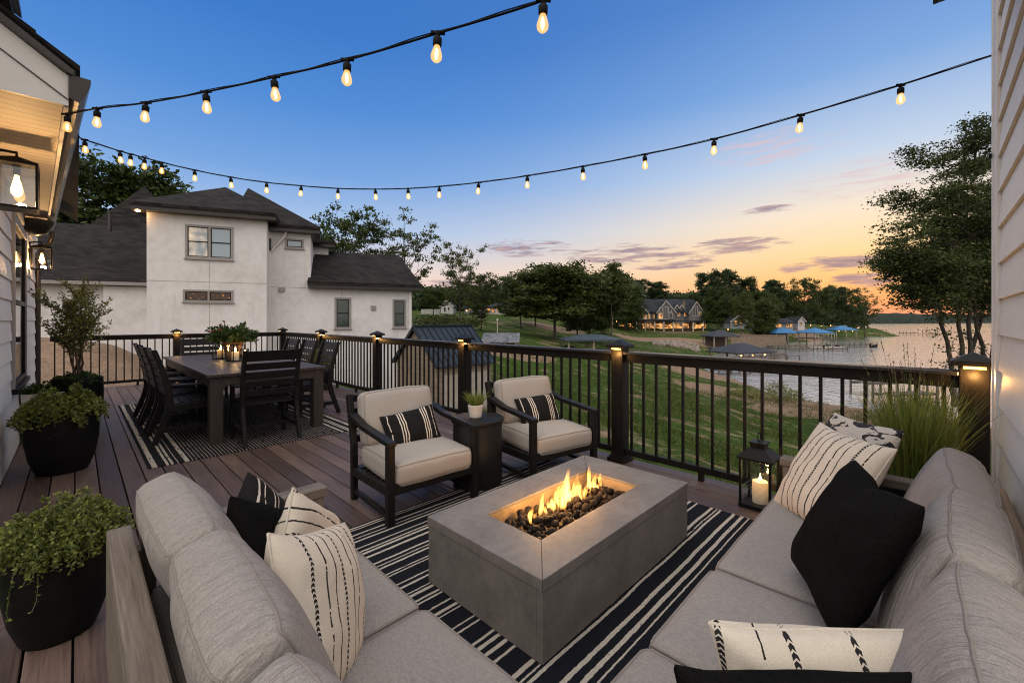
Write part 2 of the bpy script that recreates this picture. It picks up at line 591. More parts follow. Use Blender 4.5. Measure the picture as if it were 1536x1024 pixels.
for px, py, z, ru, rv in [(1290, 625, -5.7, 7, 2.2), (1200, 612, -5.7, 3.5, 3.0), (1400, 650, -5.7, 6, 3), (1100, 590, -5.0, 4, 3), (1060, 560, -5.2, 5, 6), (740, 545, -2.7, 5, 3)]:
    p = GZ(px, py, z)
    blob(p.dot(RT), p.dot(FW), ru, rv, 0.9)
for px, py, d, ru, rv in [(1000, 512, 102, 12, 5), (1150, 505, 120, 10, 8), (830, 496, 92, 6, 6), (1260, 498, 150, 16, 8)]:
    p = W(px, d)
    blob(p.dot(RT), p.dot(FW), ru, rv, 0.7)
at = go.data.attributes.new('soil', 'FLOAT', 'POINT')
at.data.foreach_set('value', soil)

m, nt, b = newmat('lake_water')
wv = nt.mapped(nt.obj(), (1, 1, 1))
w1 = nt.noise(nt.mapped(wv, (1.0, 1.0, 1.0)), 1.3, 3, 0.55)
w2 = nt.noise(nt.mapped(wv, (0.25, 0.25, 1)), 1.0, 3, 0.5)
b.inputs['Base Color'].default_value = (0.62, 0.62, 0.63, 1)
b.inputs['Metallic'].default_value = 0.6
b.inputs['Roughness'].default_value = 0.06
b.inputs['IOR'].default_value = 1.33
b.inputs['Specular IOR Level'].default_value = 0.9
nt.link(nt.bump(nt.math('ADD', w1, nt.math('MULTIPLY', w2, 1.5)), 0.7, 0.22), b.inputs['Normal'])
mbw = MB()
mbw.add([UV(-300, -300, WATER), UV(4000, -300, WATER), UV(4000, 6000, WATER), UV(-3000, 6000, WATER)], [(0, 1, 2, 3)])
struct(mbw.build('lake_water', m))

# far wooded shore
mb = MB()
hp = []
N = 520
for i in range(N + 1):
    px = 900 + 2100 * i / N
    d = 1000 + 120 * math.sin(i * 0.05)
    top = 470.5 - 2.5 * noise.noise(Vector((i * 0.05, 0, 1))) - 1.2 * noise.noise(Vector((i * 0.35, 5, 1))) - 0.5 * noise.noise(Vector((i * 1.3, 9, 1)))
    if px < 1300: top += (1300 - px) * 0.02
    zt = EYE - (top - HY) * d / FPX
    hp.append((px, d, zt))
vs = []
for px, d, zt in hp:
    vs += [W(px, d, WATER - 1), W(px, d + 12, WATER + (zt - WATER) * 0.7), W(px, d + 45, zt), W(px, d + 320, WATER + (zt - WATER) * 0.85), W(px, d + 420, WATER - 1)]
fs = []
for i in range(N):
    for k in range(4):
        fs.append((i * 5 + k, i * 5 + k + 1, i * 5 + 5 + k + 1, i * 5 + 5 + k))
mb.add(vs, fs)
struct(mb.build('far_wooded_hills', mat('far_woods', (0.035, 0.045, 0.035), 0.9, 0.6, 0.12, 1.0, 0.4, bdist=3.0, spec=0.1), smooth=180))
# ------------------------------------------------------------------ deck
DX0, DX1, DY0, DY1 = -0.44, 3.86, -0.25, 12.08
m, nt, b = newmat('deck_boards')
v = nt.obj()
s = nt.sep(v)
PITCH = 0.143
bid = nt.math('FLOOR', nt.math('DIVIDE', nt.math('SUBTRACT', s[0], DX0), PITCH))
wn = nt.new('ShaderNodeTexWhiteNoise', noise_dimensions='1D')
nt.link(bid, wn.inputs['W'])
cv = nt.new('ShaderNodeCombineXYZ')
nt.link(nt.math('MULTIPLY', s[0], 30.0), cv.inputs[0])
nt.link(nt.math('ADD', nt.math('MULTIPLY', s[1], 1.3), nt.math('MULTIPLY', wn.outputs[0], 37.0)), cv.inputs[1])
gr = nt.noise(cv.outputs[0], 2.0, 6, 0.65, dist=0.6)
cv2 = nt.new('ShaderNodeCombineXYZ')
nt.link(nt.math('MULTIPLY', s[0], 4.0), cv2.inputs[0])
nt.link(nt.math('ADD', nt.math('MULTIPLY', s[1], 0.8), nt.math('MULTIPLY', wn.outputs[0], 91.0)), cv2.inputs[1])
bl = nt.noise(cv2.outputs[0], 1.4, 4, 0.6)
f = nt.math('ADD', nt.math('ADD', nt.math('MULTIPLY', gr, 0.5), nt.math('MULTIPLY', bl, 0.35)), nt.math('MULTIPLY', wn.outputs[0], 0.22))
# deck screws: two per board over every joist
fx_ = nt.math('FRACT', nt.math('DIVIDE', nt.math('SUBTRACT', s[0], DX0), PITCH))
dxs = nt.math('MULTIPLY', nt.math('SUBTRACT', nt.math('ABSOLUTE', nt.math('SUBTRACT', fx_, 0.5)), 0.32), PITCH)
dys = nt.math('MULTIPLY', nt.math('SUBTRACT', nt.math('FRACT', nt.math('DIVIDE', s[1], 0.406)), 0.5), 0.406)
scr = nt.math('LESS_THAN', nt.math('ADD', nt.math('MULTIPLY', dxs, dxs), nt.math('MULTIPLY', dys, dys)), 0.0042 ** 2)
c = nt.ramp(f, [(0.30, (0.030, 0.018, 0.0135)), (0.52, (0.080, 0.050, 0.038)), (0.72, (0.158, 0.104, 0.081))])
scuff = nt.noise(v, 2.3, 5, 0.7)
c = nt.mix(nt.math('MULTIPLY', nt.math('GREATER_THAN', scuff, 0.64), 0.22), c, (0.20, 0.15, 0.125))
c = nt.mix(scr, c, (0.012, 0.010, 0.009))
nt.link(c, b.inputs['Base Color'])
nt.val(b.inputs['Roughness'], nt.math('ADD', nt.math('MULTIPLY', bl, 0.25), 0.36))
b.inputs['Specular IOR Level'].default_value = 0.4
nt.link(nt.bump(gr, 0.35, 0.004), b.inputs['Normal'])
mb = MB()
nb = int(round((DX1 - DX0) / PITCH))
for i in range(nb):
    x0 = DX0 + i * PITCH
    mb.box(x0 + 0.0042, DY0, -0.032, x0 + PITCH - 0.0042, DY1, 0.0)
struct(mb.build('deck', m, bevel=0.003))
mb = MB()
mb.box(DX0, DY0, -0.30, DX1 - 0.02, DY1 - 0.02, -0.036)  # rim and solid near-black block, so the board gaps read as shade
struct(mb.build('deck_frame', mat('deck_gap_dark', (0.006, 0.005, 0.004), 0.9)))

# ------------------------------------------------------------------ railing
BLACK = mat('black_powder_coat', (0.0075, 0.0070, 0.0066), 0.42, 0.3, 8, 0.08, 90, spec=0.13)
BLACKW = mat('black_composite', (0.0105, 0.0090, 0.0078), 0.42, 0.35, 5, 0.15, 70, stretch=(3, 3, 0.6), spec=0.10)
LED = emat('post_light', (1.0, 0.55, 0.17), 2.4)
RX, RY = 3.731, 11.966
POSTW = 0.125

def make_post():
    t = thing('railing_post', '', 'post')
    mb = MB()
    h = POSTW / 2
    mb.box(-h, -h, 0, h, h, 1.10)
    mb.build('shaft', BLACKW, t, bevel=0.006)
    mb = MB()
    mb.box(-0.092, -0.092, 0, 0.092, 0.092, 0.035).box(-0.078, -0.078, 0.035, 0.078, 0.078, 0.055)
    mb.build('base_trim', BLACKW, t, bevel=0.006)
    mb = MB()
    q = 0.098
    mb.add([(-q, -q, 1.10), (q, -q, 1.10), (q, q, 1.10), (-q, q, 1.10), (-q, -q, 1.128), (q, -q, 1.128), (q, q, 1.128), (-q, q, 1.128), (0, 0, 1.182)],
           [(0, 3, 2, 1), (0, 1, 5, 4), (1, 2, 6, 5), (2, 3, 7, 6), (3, 0, 4, 7), (4, 5, 8), (5, 6, 8), (6, 7, 8), (7, 4, 8)])
    mb.build('cap', BLACK, t, bevel=0.004)
    mb = MB()
    mb.box(-h - 0.014, -0.046, 1.084, -h - 0.002, 0.046, 1.098)
    mb.build('light_strip', LED, t)
    return t
posts = [((RX, -0.185), 0, 'black lit post against the white clapboard corner, behind the ornamental grass'),
         ((RX, 2.173), 0, 'black post with glowing cap light nearest the fire table, at the lake side'),
         ((RX, 4.567), 0, 'black post with glowing cap light behind the drum side table'),
         ((RX, 7.00), 0, 'black lit post in front of the neighbour house corner, one before the dining table'),
         ((RX, 9.48), 0, 'black lit post behind the small bushy planter past the dining chairs'),
         ((RX, RY), 0, 'black lit corner post where the two railings meet beyond the dining table'),
         ((1.556, RY), -pi / 2, 'black lit post in the far railing beside the white wall, behind the table head')]
p0 = make_post()
for i, ((x, y), rz, lab) in enumerate(posts):
    if i == 0:
        p0.location = (x, y, 0)
        p0['label'] = lab
        p0['group'] = 'lit railing posts'
    else:
        copy_tree(p0, (x, y, 0), -rz if rz else 0, lab)
for (x, y), rz, lab in posts:
    if rz: point('post_glow', (x, y - 0.115, 1.04), 3.2, (1.0, 0.48, 0.13), 0.02)
    else: point('post_glow', (x - 0.115, y, 1.04), 3.2 if y > 0 else 3.6, (1.0, 0.50, 0.14), 0.02)
# the far post turns its light to the deck
for o in list(COL.objects):
    if o.name.startswith('railing_post') and abs(o.location.x - 1.556) < 0.01: o.rotation_euler.z = pi / 2
RAILTOP = mat('rail_cap_satin', (0.018, 0.016, 0.015), 0.24, 0.3, 4, 0.1, 60, stretch=(3, 0.5, 1))
BALM = BLACK
def railing(a, b, label, n=None, drop=0.0):
    a, b = Vector((*a, 0)), Vector((*b, 0))
    L = (b - a).length
    d = (b - a) / L
    rot = math.atan2(d.y, d.x)
    t = thing('railing', label, 'railing', a, rot, 'black baluster railings round the deck')
    e0 = POSTW / 2 + 0.001
    MB().box(e0, -0.062, 1.038, L - e0, 0.062, 1.066).build('rail_cap', RAILTOP, t, bevel=0.006)
    MB().box(e0, -0.024, 0.962, L - e0, 0.024, 1.037).build('top_rail', BLACKW, t, bevel=0.004)
    MB().box(e0, -0.022, 0.070, L - e0, 0.022, 0.125).build('bottom_rail', BLACKW, t, bevel=0.004)
    k = n or max(1, int(round((L - 2 * e0) / 0.122)))
    mbp = None
    for i in range(k):
        x = e0 + (L - 2 * e0) * (i + 0.5) / k
        if mbp is None:
            mbp = MB().box(-0.0105, -0.0105, 0.1255, 0.0105, 0.0105, 0.9615).build('baluster', BALM, t)
            mbp.location.x = x
        else:
            q = mbp.copy()
            COL.objects.link(q)
            q.parent = t
            q.location.x = x
    if L > 1.5:
        for fx in (0.33, 0.67):
            MB().box(L * fx - 0.02, -0.02, 0.0, L * fx + 0.02, 0.02, 0.069).build('support_block', BLACKW, t)
    return t
ys = [-0.185, 2.173, 4.567, 7.00, 9.48, RY]
rl = ['railing section in front of the lake, between lantern and ornamental grass', 'railing section behind the armchair that stands nearer the lantern', 'railing section in front of the blue roofed shed',
      'railing section in front of the single storey wing of the white house', 'short looking railing section behind the row of dining chairs']
for i in range(5):
    railing((RX, ys[i]), (RX, ys[i + 1]), rl[i])
railing((1.556, RY), (RX, RY), 'far railing section behind the flower bowl, along the white two storey wall')
railing((-0.42, RY), (1.556, RY), 'far railing section behind the potted tree with bare soil beyond')
# ------------------------------------------------------------------ fabrics, wood, concrete
def fabric(name, col, var=0.12, streak=(6, 6, 40), weave=900, bump=0.35, rough=0.92, wr=0.0, spec=0.12):
    m, nt, b = newmat(name)
    v = nt.obj()
    n1 = nt.noise(nt.mapped(v, streak), 4.0, 5, 0.65)
    n2 = nt.noise(v, weave * 0.35, 2, 0.6)
    n3 = nt.noise(v, 5.0, 2, 0.5)
    f = nt.math('ADD', nt.math('ADD', nt.math('MULTIPLY', n1, 0.42), nt.math('MULTIPLY', n2, 0.50)), nt.math('MULTIPLY', n3, 0.08))
    c = nt.ramp(f, [(0.3, tuple(x * (1 - var) for x in col)), (0.7, tuple(x * (1 + var) for x in col))])
    nt.link(c, b.inputs['Base Color'])
    b.inputs['Roughness'].default_value = rough
    b.inputs['Specular IOR Level'].default_value = spec
    h = nt.math('ADD', n2, nt.math('MULTIPLY', n1, 0.6))
    nrm = nt.bump(h, bump, 0.003)
    if wr:
        wv = nt.noise(nt.mapped(v, (15.0, 2.6, 2.6)), 2.6, 3, 0.6, dist=1.0)
        nrm = nt.bump(wv, wr, 0.02, nrm)
    nt.link(nrm, b.inputs['Normal'])
    MATS[name] = m
    return m
SOFA = fabric('sofa_fabric', (0.250, 0.226, 0.208), 0.36, (45, 14, 45))
SOFAB = fabric('sofa_back_fabric', (0.260, 0.235, 0.216), 0.36, (45, 14, 45), wr=0.75)
SOFAP = mat('sofa_piping', (0.19, 0.165, 0.147), 0.9, 0.15, 60, 0.2, 300)
CHAIRF = fabric('armchair_fabric', (0.335, 0.303, 0.273), 0.12, (20, 20, 20))
CHAIRP = mat('armchair_piping', (0.26, 0.225, 0.19), 0.9, 0.15, 60, 0.2, 300)
PBLACK = fabric('black_pillow_cloth', (0.0062, 0.0058, 0.0056), 0.55, (20, 20, 20), 700, 0.9, spec=0.04)
CREAM = (0.55, 0.485, 0.40)

def striped(name, base, dark, bands, axis=0, broken=0.0, wob=0.006, extra=None):
    """bands: list of (centre, half width, kind) across object axis; kind 0 = solid, 1 = stitched, 2 = thin and broken"""
    m, nt, b = newmat(name)
    v = nt.obj()
    s = nt.sep(v)
    w = nt.noise(v, 9.0, 2, 0.5)
    w2 = nt.noise(v, 55.0, 2, 0.6)
    x = nt.math('ADD', s[axis], nt.math('MULTIPLY', nt.math('SUBTRACT', w, 0.5), wob * 4))
    x = nt.math('ADD', x, nt.math('MULTIPLY', nt.math('SUBTRACT', w2, 0.5), wob))
    tot = None
    for c0, hw, kind in bands:
        d = nt.math('ABSOLUTE', nt.math('SUBTRACT', x, c0))
        k = nt.math('LESS_THAN', d, hw)
        if kind == 1:
            along = s[1 - axis]
            st = nt.math('SINE', nt.math('MULTIPLY', nt.math('ADD', along, nt.math('MULTIPLY', d, 0.9)), 520.0))
            k = nt.math('MULTIPLY', k, nt.math('GREATER_THAN', st, -0.55))
        elif kind == 2:
            nn = nt.noise(nt.mapped(v, (1, 6, 1) if axis == 0 else (6, 1, 1)), 4.0, 3, 0.7)
            k = nt.math('MULTIPLY', k, nt.math('GREATER_THAN', nn, 0.40))
        tot = k if tot is None else nt.math('MAXIMUM', tot, k)
    n2 = nt.noise(v, 320.0, 2, 0.6)
    n3 = nt.noise(v, 12.0, 3, 0.6)
    bc = nt.ramp(nt.math('ADD', nt.math('MULTIPLY', n2, 0.6), nt.math('MULTIPLY', n3, 0.4)), [(0.3, tuple(q * 0.84 for q in base)), (0.7, tuple(q * 1.12 for q in base))])
    col = nt.mix(tot, bc, dark)
    nt.link(col, b.inputs['Base Color'])
    b.inputs['Roughness'].default_value = 0.93
    b.inputs['Specular IOR Level'].default_value = 0.12
    nt.link(nt.bump(nt.math('ADD', n2, nt.math('MULTIPLY', tot, 0.8)), 0.4, 0.003), b.inputs['Normal'])
    MATS[name] = m
    return m
INK = (0.020, 0.019, 0.019)
PWHITE = striped('cream_striped_cloth', CREAM, INK, [(-0.135, 0.0052, 1), (-0.085, 0.003, 2), (-0.045, 0.0025, 2), (0.0, 0.0052, 1), (0.05, 0.003, 2), (0.085, 0.0025, 2), (0.135, 0.0052, 1), (0.18, 0.0028, 2)])
PLUMB = striped('cream_lumbar_cloth', CREAM, INK, [(-0.205, 0.0065, 1), (-0.07, 0.0055, 1), (0.055, 0.0055, 1), (0.18, 0.0065, 1), (-0.13, 0.002, 2)])
PBSTR = striped('black_striped_cloth', (0.012, 0.0115, 0.012), (0.56, 0.50, 0.43), [(-0.175, 0.0035, 2), (-0.098, 0.0045, 0), (-0.078, 0.0045, 0), (-0.058, 0.0045, 0), (0.098, 0.0045, 0), (0.118, 0.0045, 0), (0.138, 0.0045, 0), (0.185, 0.003, 2)])
PBSTR2 = striped('black_cloth_with_threads', (0.012, 0.0115, 0.012), (0.56, 0.50, 0.43), [(-0.15, 0.004, 0), (-0.12, 0.003, 2), (-0.06, 0.004, 0), (-0.03, 0.003, 2), (0.05, 0.004, 0), (0.09, 0.003, 2), (0.15, 0.004, 0)])
m, nt, b = newmat('black_and_cream_tufted_cloth')
v = nt.obj()
q = nt.noise(nt.mapped(v, (1.0, 2.4, 1)), 7.5, 3, 0.5, dist=1.4)
n2 = nt.noise(v, 260, 2, 0.6)
c = nt.mix(nt.math('GREATER_THAN', nt.math('ADD', q, nt.math('MULTIPLY', nt.math('SUBTRACT', n2, 0.5), 0.06)), 0.53), (0.58, 0.52, 0.45), INK)
nt.link(c, b.inputs['Base Color'])
b.inputs['Roughness'].default_value = 0.95
nt.link(nt.bump(n2, 0.9, 0.01), b.inputs['Normal'])
PCOW = m

def woodmat(name, lo, mid, hi, axis=0, rough=0.6, scale=1.0, bump=0.3, spec=0.3):
    m, nt, b = newmat(name)
    v = nt.obj()
    sc = [28 * scale] * 3
    sc[axis] = 1.6 * scale
    g = nt.noise(nt.mapped(v, tuple(sc)), 1.6, 6, 0.65, dist=0.7)
    sc2 = [140 * scale] * 3
    sc2[axis] = 4 * scale
    g2 = nt.noise(nt.mapped(v, tuple(sc2)), 1.0, 3, 0.6)
    c = nt.ramp(nt.math('ADD', nt.math('MULTIPLY', g, 0.65), nt.math('MULTIPLY', g2, 0.35)), [(0.32, lo), (0.5, mid), (0.7, hi)])
    nt.link(c, b.inputs['Base Color'])
    b.inputs['Roughness'].default_value = rough
    b.inputs['Specular IOR Level'].default_value = spec
    nt.link(nt.bump(nt.math('ADD', g, g2), bump, 0.003), b.inputs['Normal'])
    MATS[name] = m
    return m
TEAK = [woodmat('weathered_teak_%s' % 'xyz'[i], (0.075, 0.058, 0.045), (0.140, 0.112, 0.090), (0.21, 0.172, 0.142), i) for i in range(3)]

m, nt, b = newmat('cast_concrete')
v = nt.obj()
n1 = nt.noise(v, 3.2, 6, 0.62, dist=0.4)
n2 = nt.noise(v, 26, 4, 0.6)
n3 = nt.noise(v, 160, 2, 0.6)
vor = nt.new('ShaderNodeTexVoronoi')
vor.inputs['Scale'].default_value = 30
nt.link(v, vor.inputs['Vector'])
pit = nt.math('LESS_THAN', vor.outputs['Distance'], 0.045)
f = nt.math('ADD', nt.math('ADD', nt.math('MULTIPLY', n1, 0.6), nt.math('MULTIPLY', n2, 0.28)), nt.math('MULTIPLY', n3, 0.12))
c = nt.ramp(f, [(0.32, (0.100, 0.090, 0.081)), (0.5, (0.160, 0.145, 0.131)), (0.68, (0.222, 0.203, 0.184))])
c = nt.mix(nt.math('MULTIPLY', pit, 0.5), c, (0.07, 0.065, 0.06))
nt.link(c, b.inputs['Base Color'])
nt.val(b.inputs['Roughness'], nt.math('ADD', nt.math('MULTIPLY', n1, 0.3), 0.42))
b.inputs['Specular IOR Level'].default_value = 0.35
nt.link(nt.bump(nt.math('SUBTRACT', nt.math('ADD', n2, n3), nt.math('MULTIPLY', pit, 2.0)), 0.25, 0.003), b.inputs['Normal'])
CONC = m

# ------------------------------------------------------------------ soft shapes
def rbox_map(a, b, c, r):
    dims = Vector((a, b, c))
    def f(p):
        q = Vector((p[0] * a, p[1] * b, p[2] * c))
        inn = Vector([max(-(dims[i] - r), min(dims[i] - r, q[i])) for i in range(3)])
        dl = q - inn
        if dl.length > 1e-9: dl = dl.normalized() * r
        return inn + dl
    return f
def spaced(n):
    # more segments close to the ends
    return [math.copysign(abs(t) ** 0.75, t) for t in (-1 + 2 * i / n for i in range(n + 1))]
def cushion(name, w, d, h, r, bul, seed, m, parent, mp, pipe_axis=2, loc=(0, 0, 0), rot=None, n=18, wr=0.006, wrs=5.0, pr=0.0048, stretch=(1, 1, 1), sag=0.0):
    """box cushion with bulging faces, crumples and two runs of piping; bul = bulge per axis in metres"""
    a, b_, c = w / 2, d / 2, h / 2
    base = rbox_map(a, b_, c, r)
    off = Vector((seed * 3.1, seed * 1.7, seed * 2.3))
    def shape(p):
        q = base(p)
        x, y, z = q.x / a, q.y / b_, q.z / c
        fx, fy, fz = max(0, 1 - x * x), max(0, 1 - y * y), max(0, 1 - z * z)
        q.x += bul[0] * x * math.sqrt(fy * fz + 1e-9) * 1.0
        q.y += bul[1] * y * math.sqrt(fx * fz + 1e-9)
        q.z += bul[2] * z * math.sqrt(fx * fy + 1e-9)
        if sag: q.z += sag * (x * x) * (1 if z > 0 else 0.3) * max(0, z)
        if wr:
            s = Vector((q.x * stretch[0], q.y * stretch[1], q.z * stretch[2])) * wrs + off
            q += Vector((noise.noise(s), noise.noise(s + Vector((9, 2, 4))), noise.noise(s + Vector((3, 8, 1))))) * wr
        return q
    mb = MB()
    ts = spaced(n)
    idx = {}
    def vid(p):
        k = tuple(round(t, 5) for t in p)
        if k not in idx:
            idx[k] = len(mb.v)
            mb.v.append(shape(p))
        return idx[k]
    for ax in range(3):
        for sg in (-1, 1):
            o1, o2 = [i for i in range(3) if i != ax]
            for i in range(n):
                for j in range(n):
                    q = []
                    for (s_, t_) in ((ts[i], ts[j]), (ts[i + 1], ts[j]), (ts[i + 1], ts[j + 1]), (ts[i], ts[j + 1])):
                        p = [0, 0, 0]
                        p[ax], p[o1], p[o2] = sg, s_, t_
                        q.append(vid(p))
                    mb.f.append(tuple(q))
    o = mb.build(name, m, parent, smooth=180)
    o.location = loc
    if rot: o.rotation_euler = rot
    if mp is not None:
        pb = MB()
        o1, o2 = [i for i in range(3) if i != pipe_axis]
        for sg in (-1, 1):
            loop = []
            def pt(s_, t_):
                p = [0, 0, 0]
                p[pipe_axis], p[o1], p[o2] = sg, s_, t_
                return shape(p)
            for t in ts[:-1]: loop.append(pt(t, -1))
            for t in ts[:-1]: loop.append(pt(1, t))
            for t in ts[:-1]: loop.append(pt(-t, 1))
            for t in ts[:-1]: loop.append(pt(-1, -t))
            loop.append(loop[0])
            pb.tube(loop, pr, 6, cap=False)
        pb.build('piping', mp, o, smooth=180)
    return o

def pillow(name, label, w, h, T, m, c, nrm, roll, seed=1, pinch=0.07, chop=0.0, group=None, n=30, edge=None, wr=0.012, frame=None):
    mb = MB()
    off = Vector((seed * 4.7, seed * 2.9, seed))
    def P(u, v, sg):
        x = w / 2 * u * (1 - pinch * (1 - v * v) * abs(u))
        y = h / 2 * v * (1 - pinch * (1 - u * u) * abs(v))
        f = ((1 - u * u) * (1 - v * v))
        z = sg * T / 2 * (max(f, 0) ** 0.40)
        if chop:
            k = math.exp(-(u / 0.30) ** 2) * max(0, v) ** 1.5
            y -= chop * k
            z *= 1 - 0.35 * k
        s = Vector((x * 6, y * 6, sg * 0.5)) + off
        e = min(1.0, f * 4)
        z += noise.noise(s) * wr * e + noise.noise(s * 2.6) * wr * 0.55 * e
        # folds running in from the corners
        rr_ = math.hypot(abs(u) - 1, abs(v) - 1)
        z += sg * math.sin((abs(u) - abs(v)) * 9 + seed) * 0.006 * max(0, 1 - rr_ / 0.9) * e
        x += noise.noise(s + Vector((5, 5, 5))) * 0.008
        y += noise.noise(s + Vector((8, 1, 3))) * 0.008
        return Vector((x, y, z))
    ids = {}
    for sg in (1, -1):
        for i in range(n + 1):
            for j in range(n + 1):
                edg = i in (0, n) or j in (0, n)
                if edg and sg == -1:
                    ids[(sg, i, j)] = ids[(1, i, j)]
                    continue
                u = math.sin((-1 + 2 * i / n) * pi / 2)
                v = math.sin((-1 + 2 * j / n) * pi / 2)
                ids[(sg, i, j)] = len(mb.v)
                mb.v.append(P(u, v, sg))
        for i in range(n):
            for j in range(n):
                q = (ids[(sg, i, j)], ids[(sg, i + 1, j)], ids[(sg, i + 1, j + 1)], ids[(sg, i, j + 1)])
                mb.f.append(q if sg == 1 else tuple(reversed(q)))
    o = mb.build(name, m, smooth=180)
    z = Vector(nrm).normalized()
    upv = Vector((0, 0, 1))
    y = (upv - z * upv.dot(z)).normalized()
    x = y.cross(z)
    R3 = Matrix((x, y, z)).transposed() @ Matrix.Rotation(rad(roll), 3, 'Z')
    o.matrix_world = Matrix.Translation(c) @ R3.to_4x4()
    tag(o, label, 'pillow', group)
    if frame is not None:
        o.matrix_world = frame
    if edge is not None:
        loop = [P(-1, math.sin((-1 + 2 * j / n) * pi / 2), 1) for j in range(n)] + [P(math.sin((-1 + 2 * j / n) * pi / 2), 1, 1) for j in range(n)]
        loop += [P(1, -math.sin((-1 + 2 * j / n) * pi / 2), 1) for j in range(n)] + [P(-math.sin((-1 + 2 * j / n) * pi / 2), -1, 1) for j in range(n)]
        loop.append(loop[0])
        MB().tube(loop, 0.0042, 6, cap=False).build('piping', edge, o, smooth=180)
    return o
CREAMP = mat('cream_piping', (0.52, 0.46, 0.38), 0.9, 0.15, 60, 0.2, 300)
BLACKP = mat('black_piping', (0.012, 0.011, 0.011), 0.9, 0.2, 60, 0.2, 300)

# ------------------------------------------------------------------ fire table
FX0, FX1, FY0, FY1, FH = 1.278, 2.69, 1.085, 1.87, 0.352
ft = thing('fire_table', 'long grey concrete fire table with a burning rock bed, on the striped rug', 'fire table', ((FX0 + FX1) / 2, (FY0 + FY1) / 2, 0))
ww, dd = (FX1 - FX0) / 2, (FY1 - FY0) / 2
ow, od = ww - 0.250, dd - 0.206        # opening half sizes
OX = -0.018
tz0, tz1 = FH - 0.05, FH
g = 0.0008
outer = [(-ww, -dd), (ww, -dd), (ww, dd), (-ww, dd)]
inner = [(-ow + OX, -od), (ow + OX, -od), (ow + OX, od), (-ow + OX, od)]
for k in range(4):
    k2 = (k + 1) % 4
    a, b2, c2, d2 = (Vector((*p, 0)) for p in (outer[k], outer[k2], inner[k2], inner[k]))
    e = (b2 - a).normalized() * g
    poly = [a + e, b2 - e, c2 - e, d2 + e]
    MB().prism([(p.x, p.y, tz0) for p in poly], (0, 0, tz1 - tz0)).build('top_slab', CONC, ft, bevel=0.003)
i_ = 0.004
mb = MB()
bw, bd = ww - i_, dd - i_
t_ = 0.03
mb.box(-bw, -bd, 0.012, bw, -bd + t_, tz0 - 0.001).box(-bw, bd - t_, 0.012, bw, bd, tz0 - 0.001).box(-bw, -bd + t_, 0.012, -bw + t_, bd - t_, tz0 - 0.001).box(bw - t_, -bd + t_, 0.012, bw, bd - t_, tz0 - 0.001)
mb.build('base', CONC, ft, bevel=0.003)
MB().box(-bw + 0.05, -bd + 0.05, 0.0, bw - 0.05, bd - 0.05, 0.011).build('plinth', BLACK, ft)
PAN = mat('burner_pan_steel', (0.30, 0.23, 0.15), 0.42, 0.3, 10, 0.1, 80, metal=0.3)
mb = MB()
px0, px1, py0, py1 = -ow + OX + 0.001, ow + OX - 0.001, -od + 0.001, od - 0.001
mb.box(px0, py0, 0.20, px1, py1, 0.205)
mb.box(px0, py0, 0.205, px0 + 0.004, py1, tz0 + 0.036).box(px1 - 0.004, py0, 0.205, px1, py1, tz0 + 0.036).box(px0 + 0.004, py0, 0.205, px1 - 0.004, py0 + 0.004, tz0 + 0.036).box(px0 + 0.004, py1 - 0.004, 0.205, px1 - 0.004, py1, tz0 + 0.036)
mb.build('burner_pan', PAN, ft)
# lava rocks: a poured bed
rng = random.Random(5)
mb = MB()
ico = bmesh.new()
bmesh.ops.create_icosphere(ico, subdivisions=2, radius=1.0)
icv = [v.co.copy() for v in ico.verts]
icf = [tuple(v.index for v in f.verts) for f in ico.faces]
ico.free()
fcx, fcy = (FX0 + FX1) / 2, (FY0 + FY1) / 2
def rock(x, y, z, r):
    o = Vector((rng.random() * 50, rng.random() * 50, rng.random() * 50))
    R = Euler((rng.random() * 6, rng.random() * 6, rng.random() * 6)).to_matrix()
    sc = Vector((1, rng.uniform(0.62, 1.0), rng.uniform(0.5, 0.85)))
    vs = []
    for v in icv:
        k = 1 + 0.28 * noise.noise(v * 1.3 + o) + 0.16 * noise.noise(v * 3.5 + o)
        vs.append(Vector((x, y, z)) + R @ Vector((v.x * sc.x, v.y * sc.y, v.z * sc.z)) * r * k)
    mb.add(vs, icf)
for lay, zz in ((0, 0.262), (1, 0.292)):
    yy = py0 + 0.022
    while yy < py1 - 0.02:
        xx = px0 + 0.02
        while xx < px1 - 0.02:
            if lay == 0 or rng.random() < 0.62:
                rock(fcx + xx + rng.uniform(-0.012, 0.012), fcy + yy + rng.uniform(-0.012, 0.012), zz + rng.uniform(-0.012, 0.014) + 0.012 * math.exp(-(yy / 0.09) ** 2), rng.uniform(0.017, 0.031))
            xx += 0.044
        yy += 0.042
LAVA = mat('lava_rock', (0.0125, 0.0080, 0.0058), 0.75, 0.6, 40, 0.9, 160, spec=0.22)
lo = mb.build('lava_rocks', LAVA, smooth=60, fix=False)
stuff(lo, 'dark lava rocks filling the burner of the concrete fire table', 'rocks')
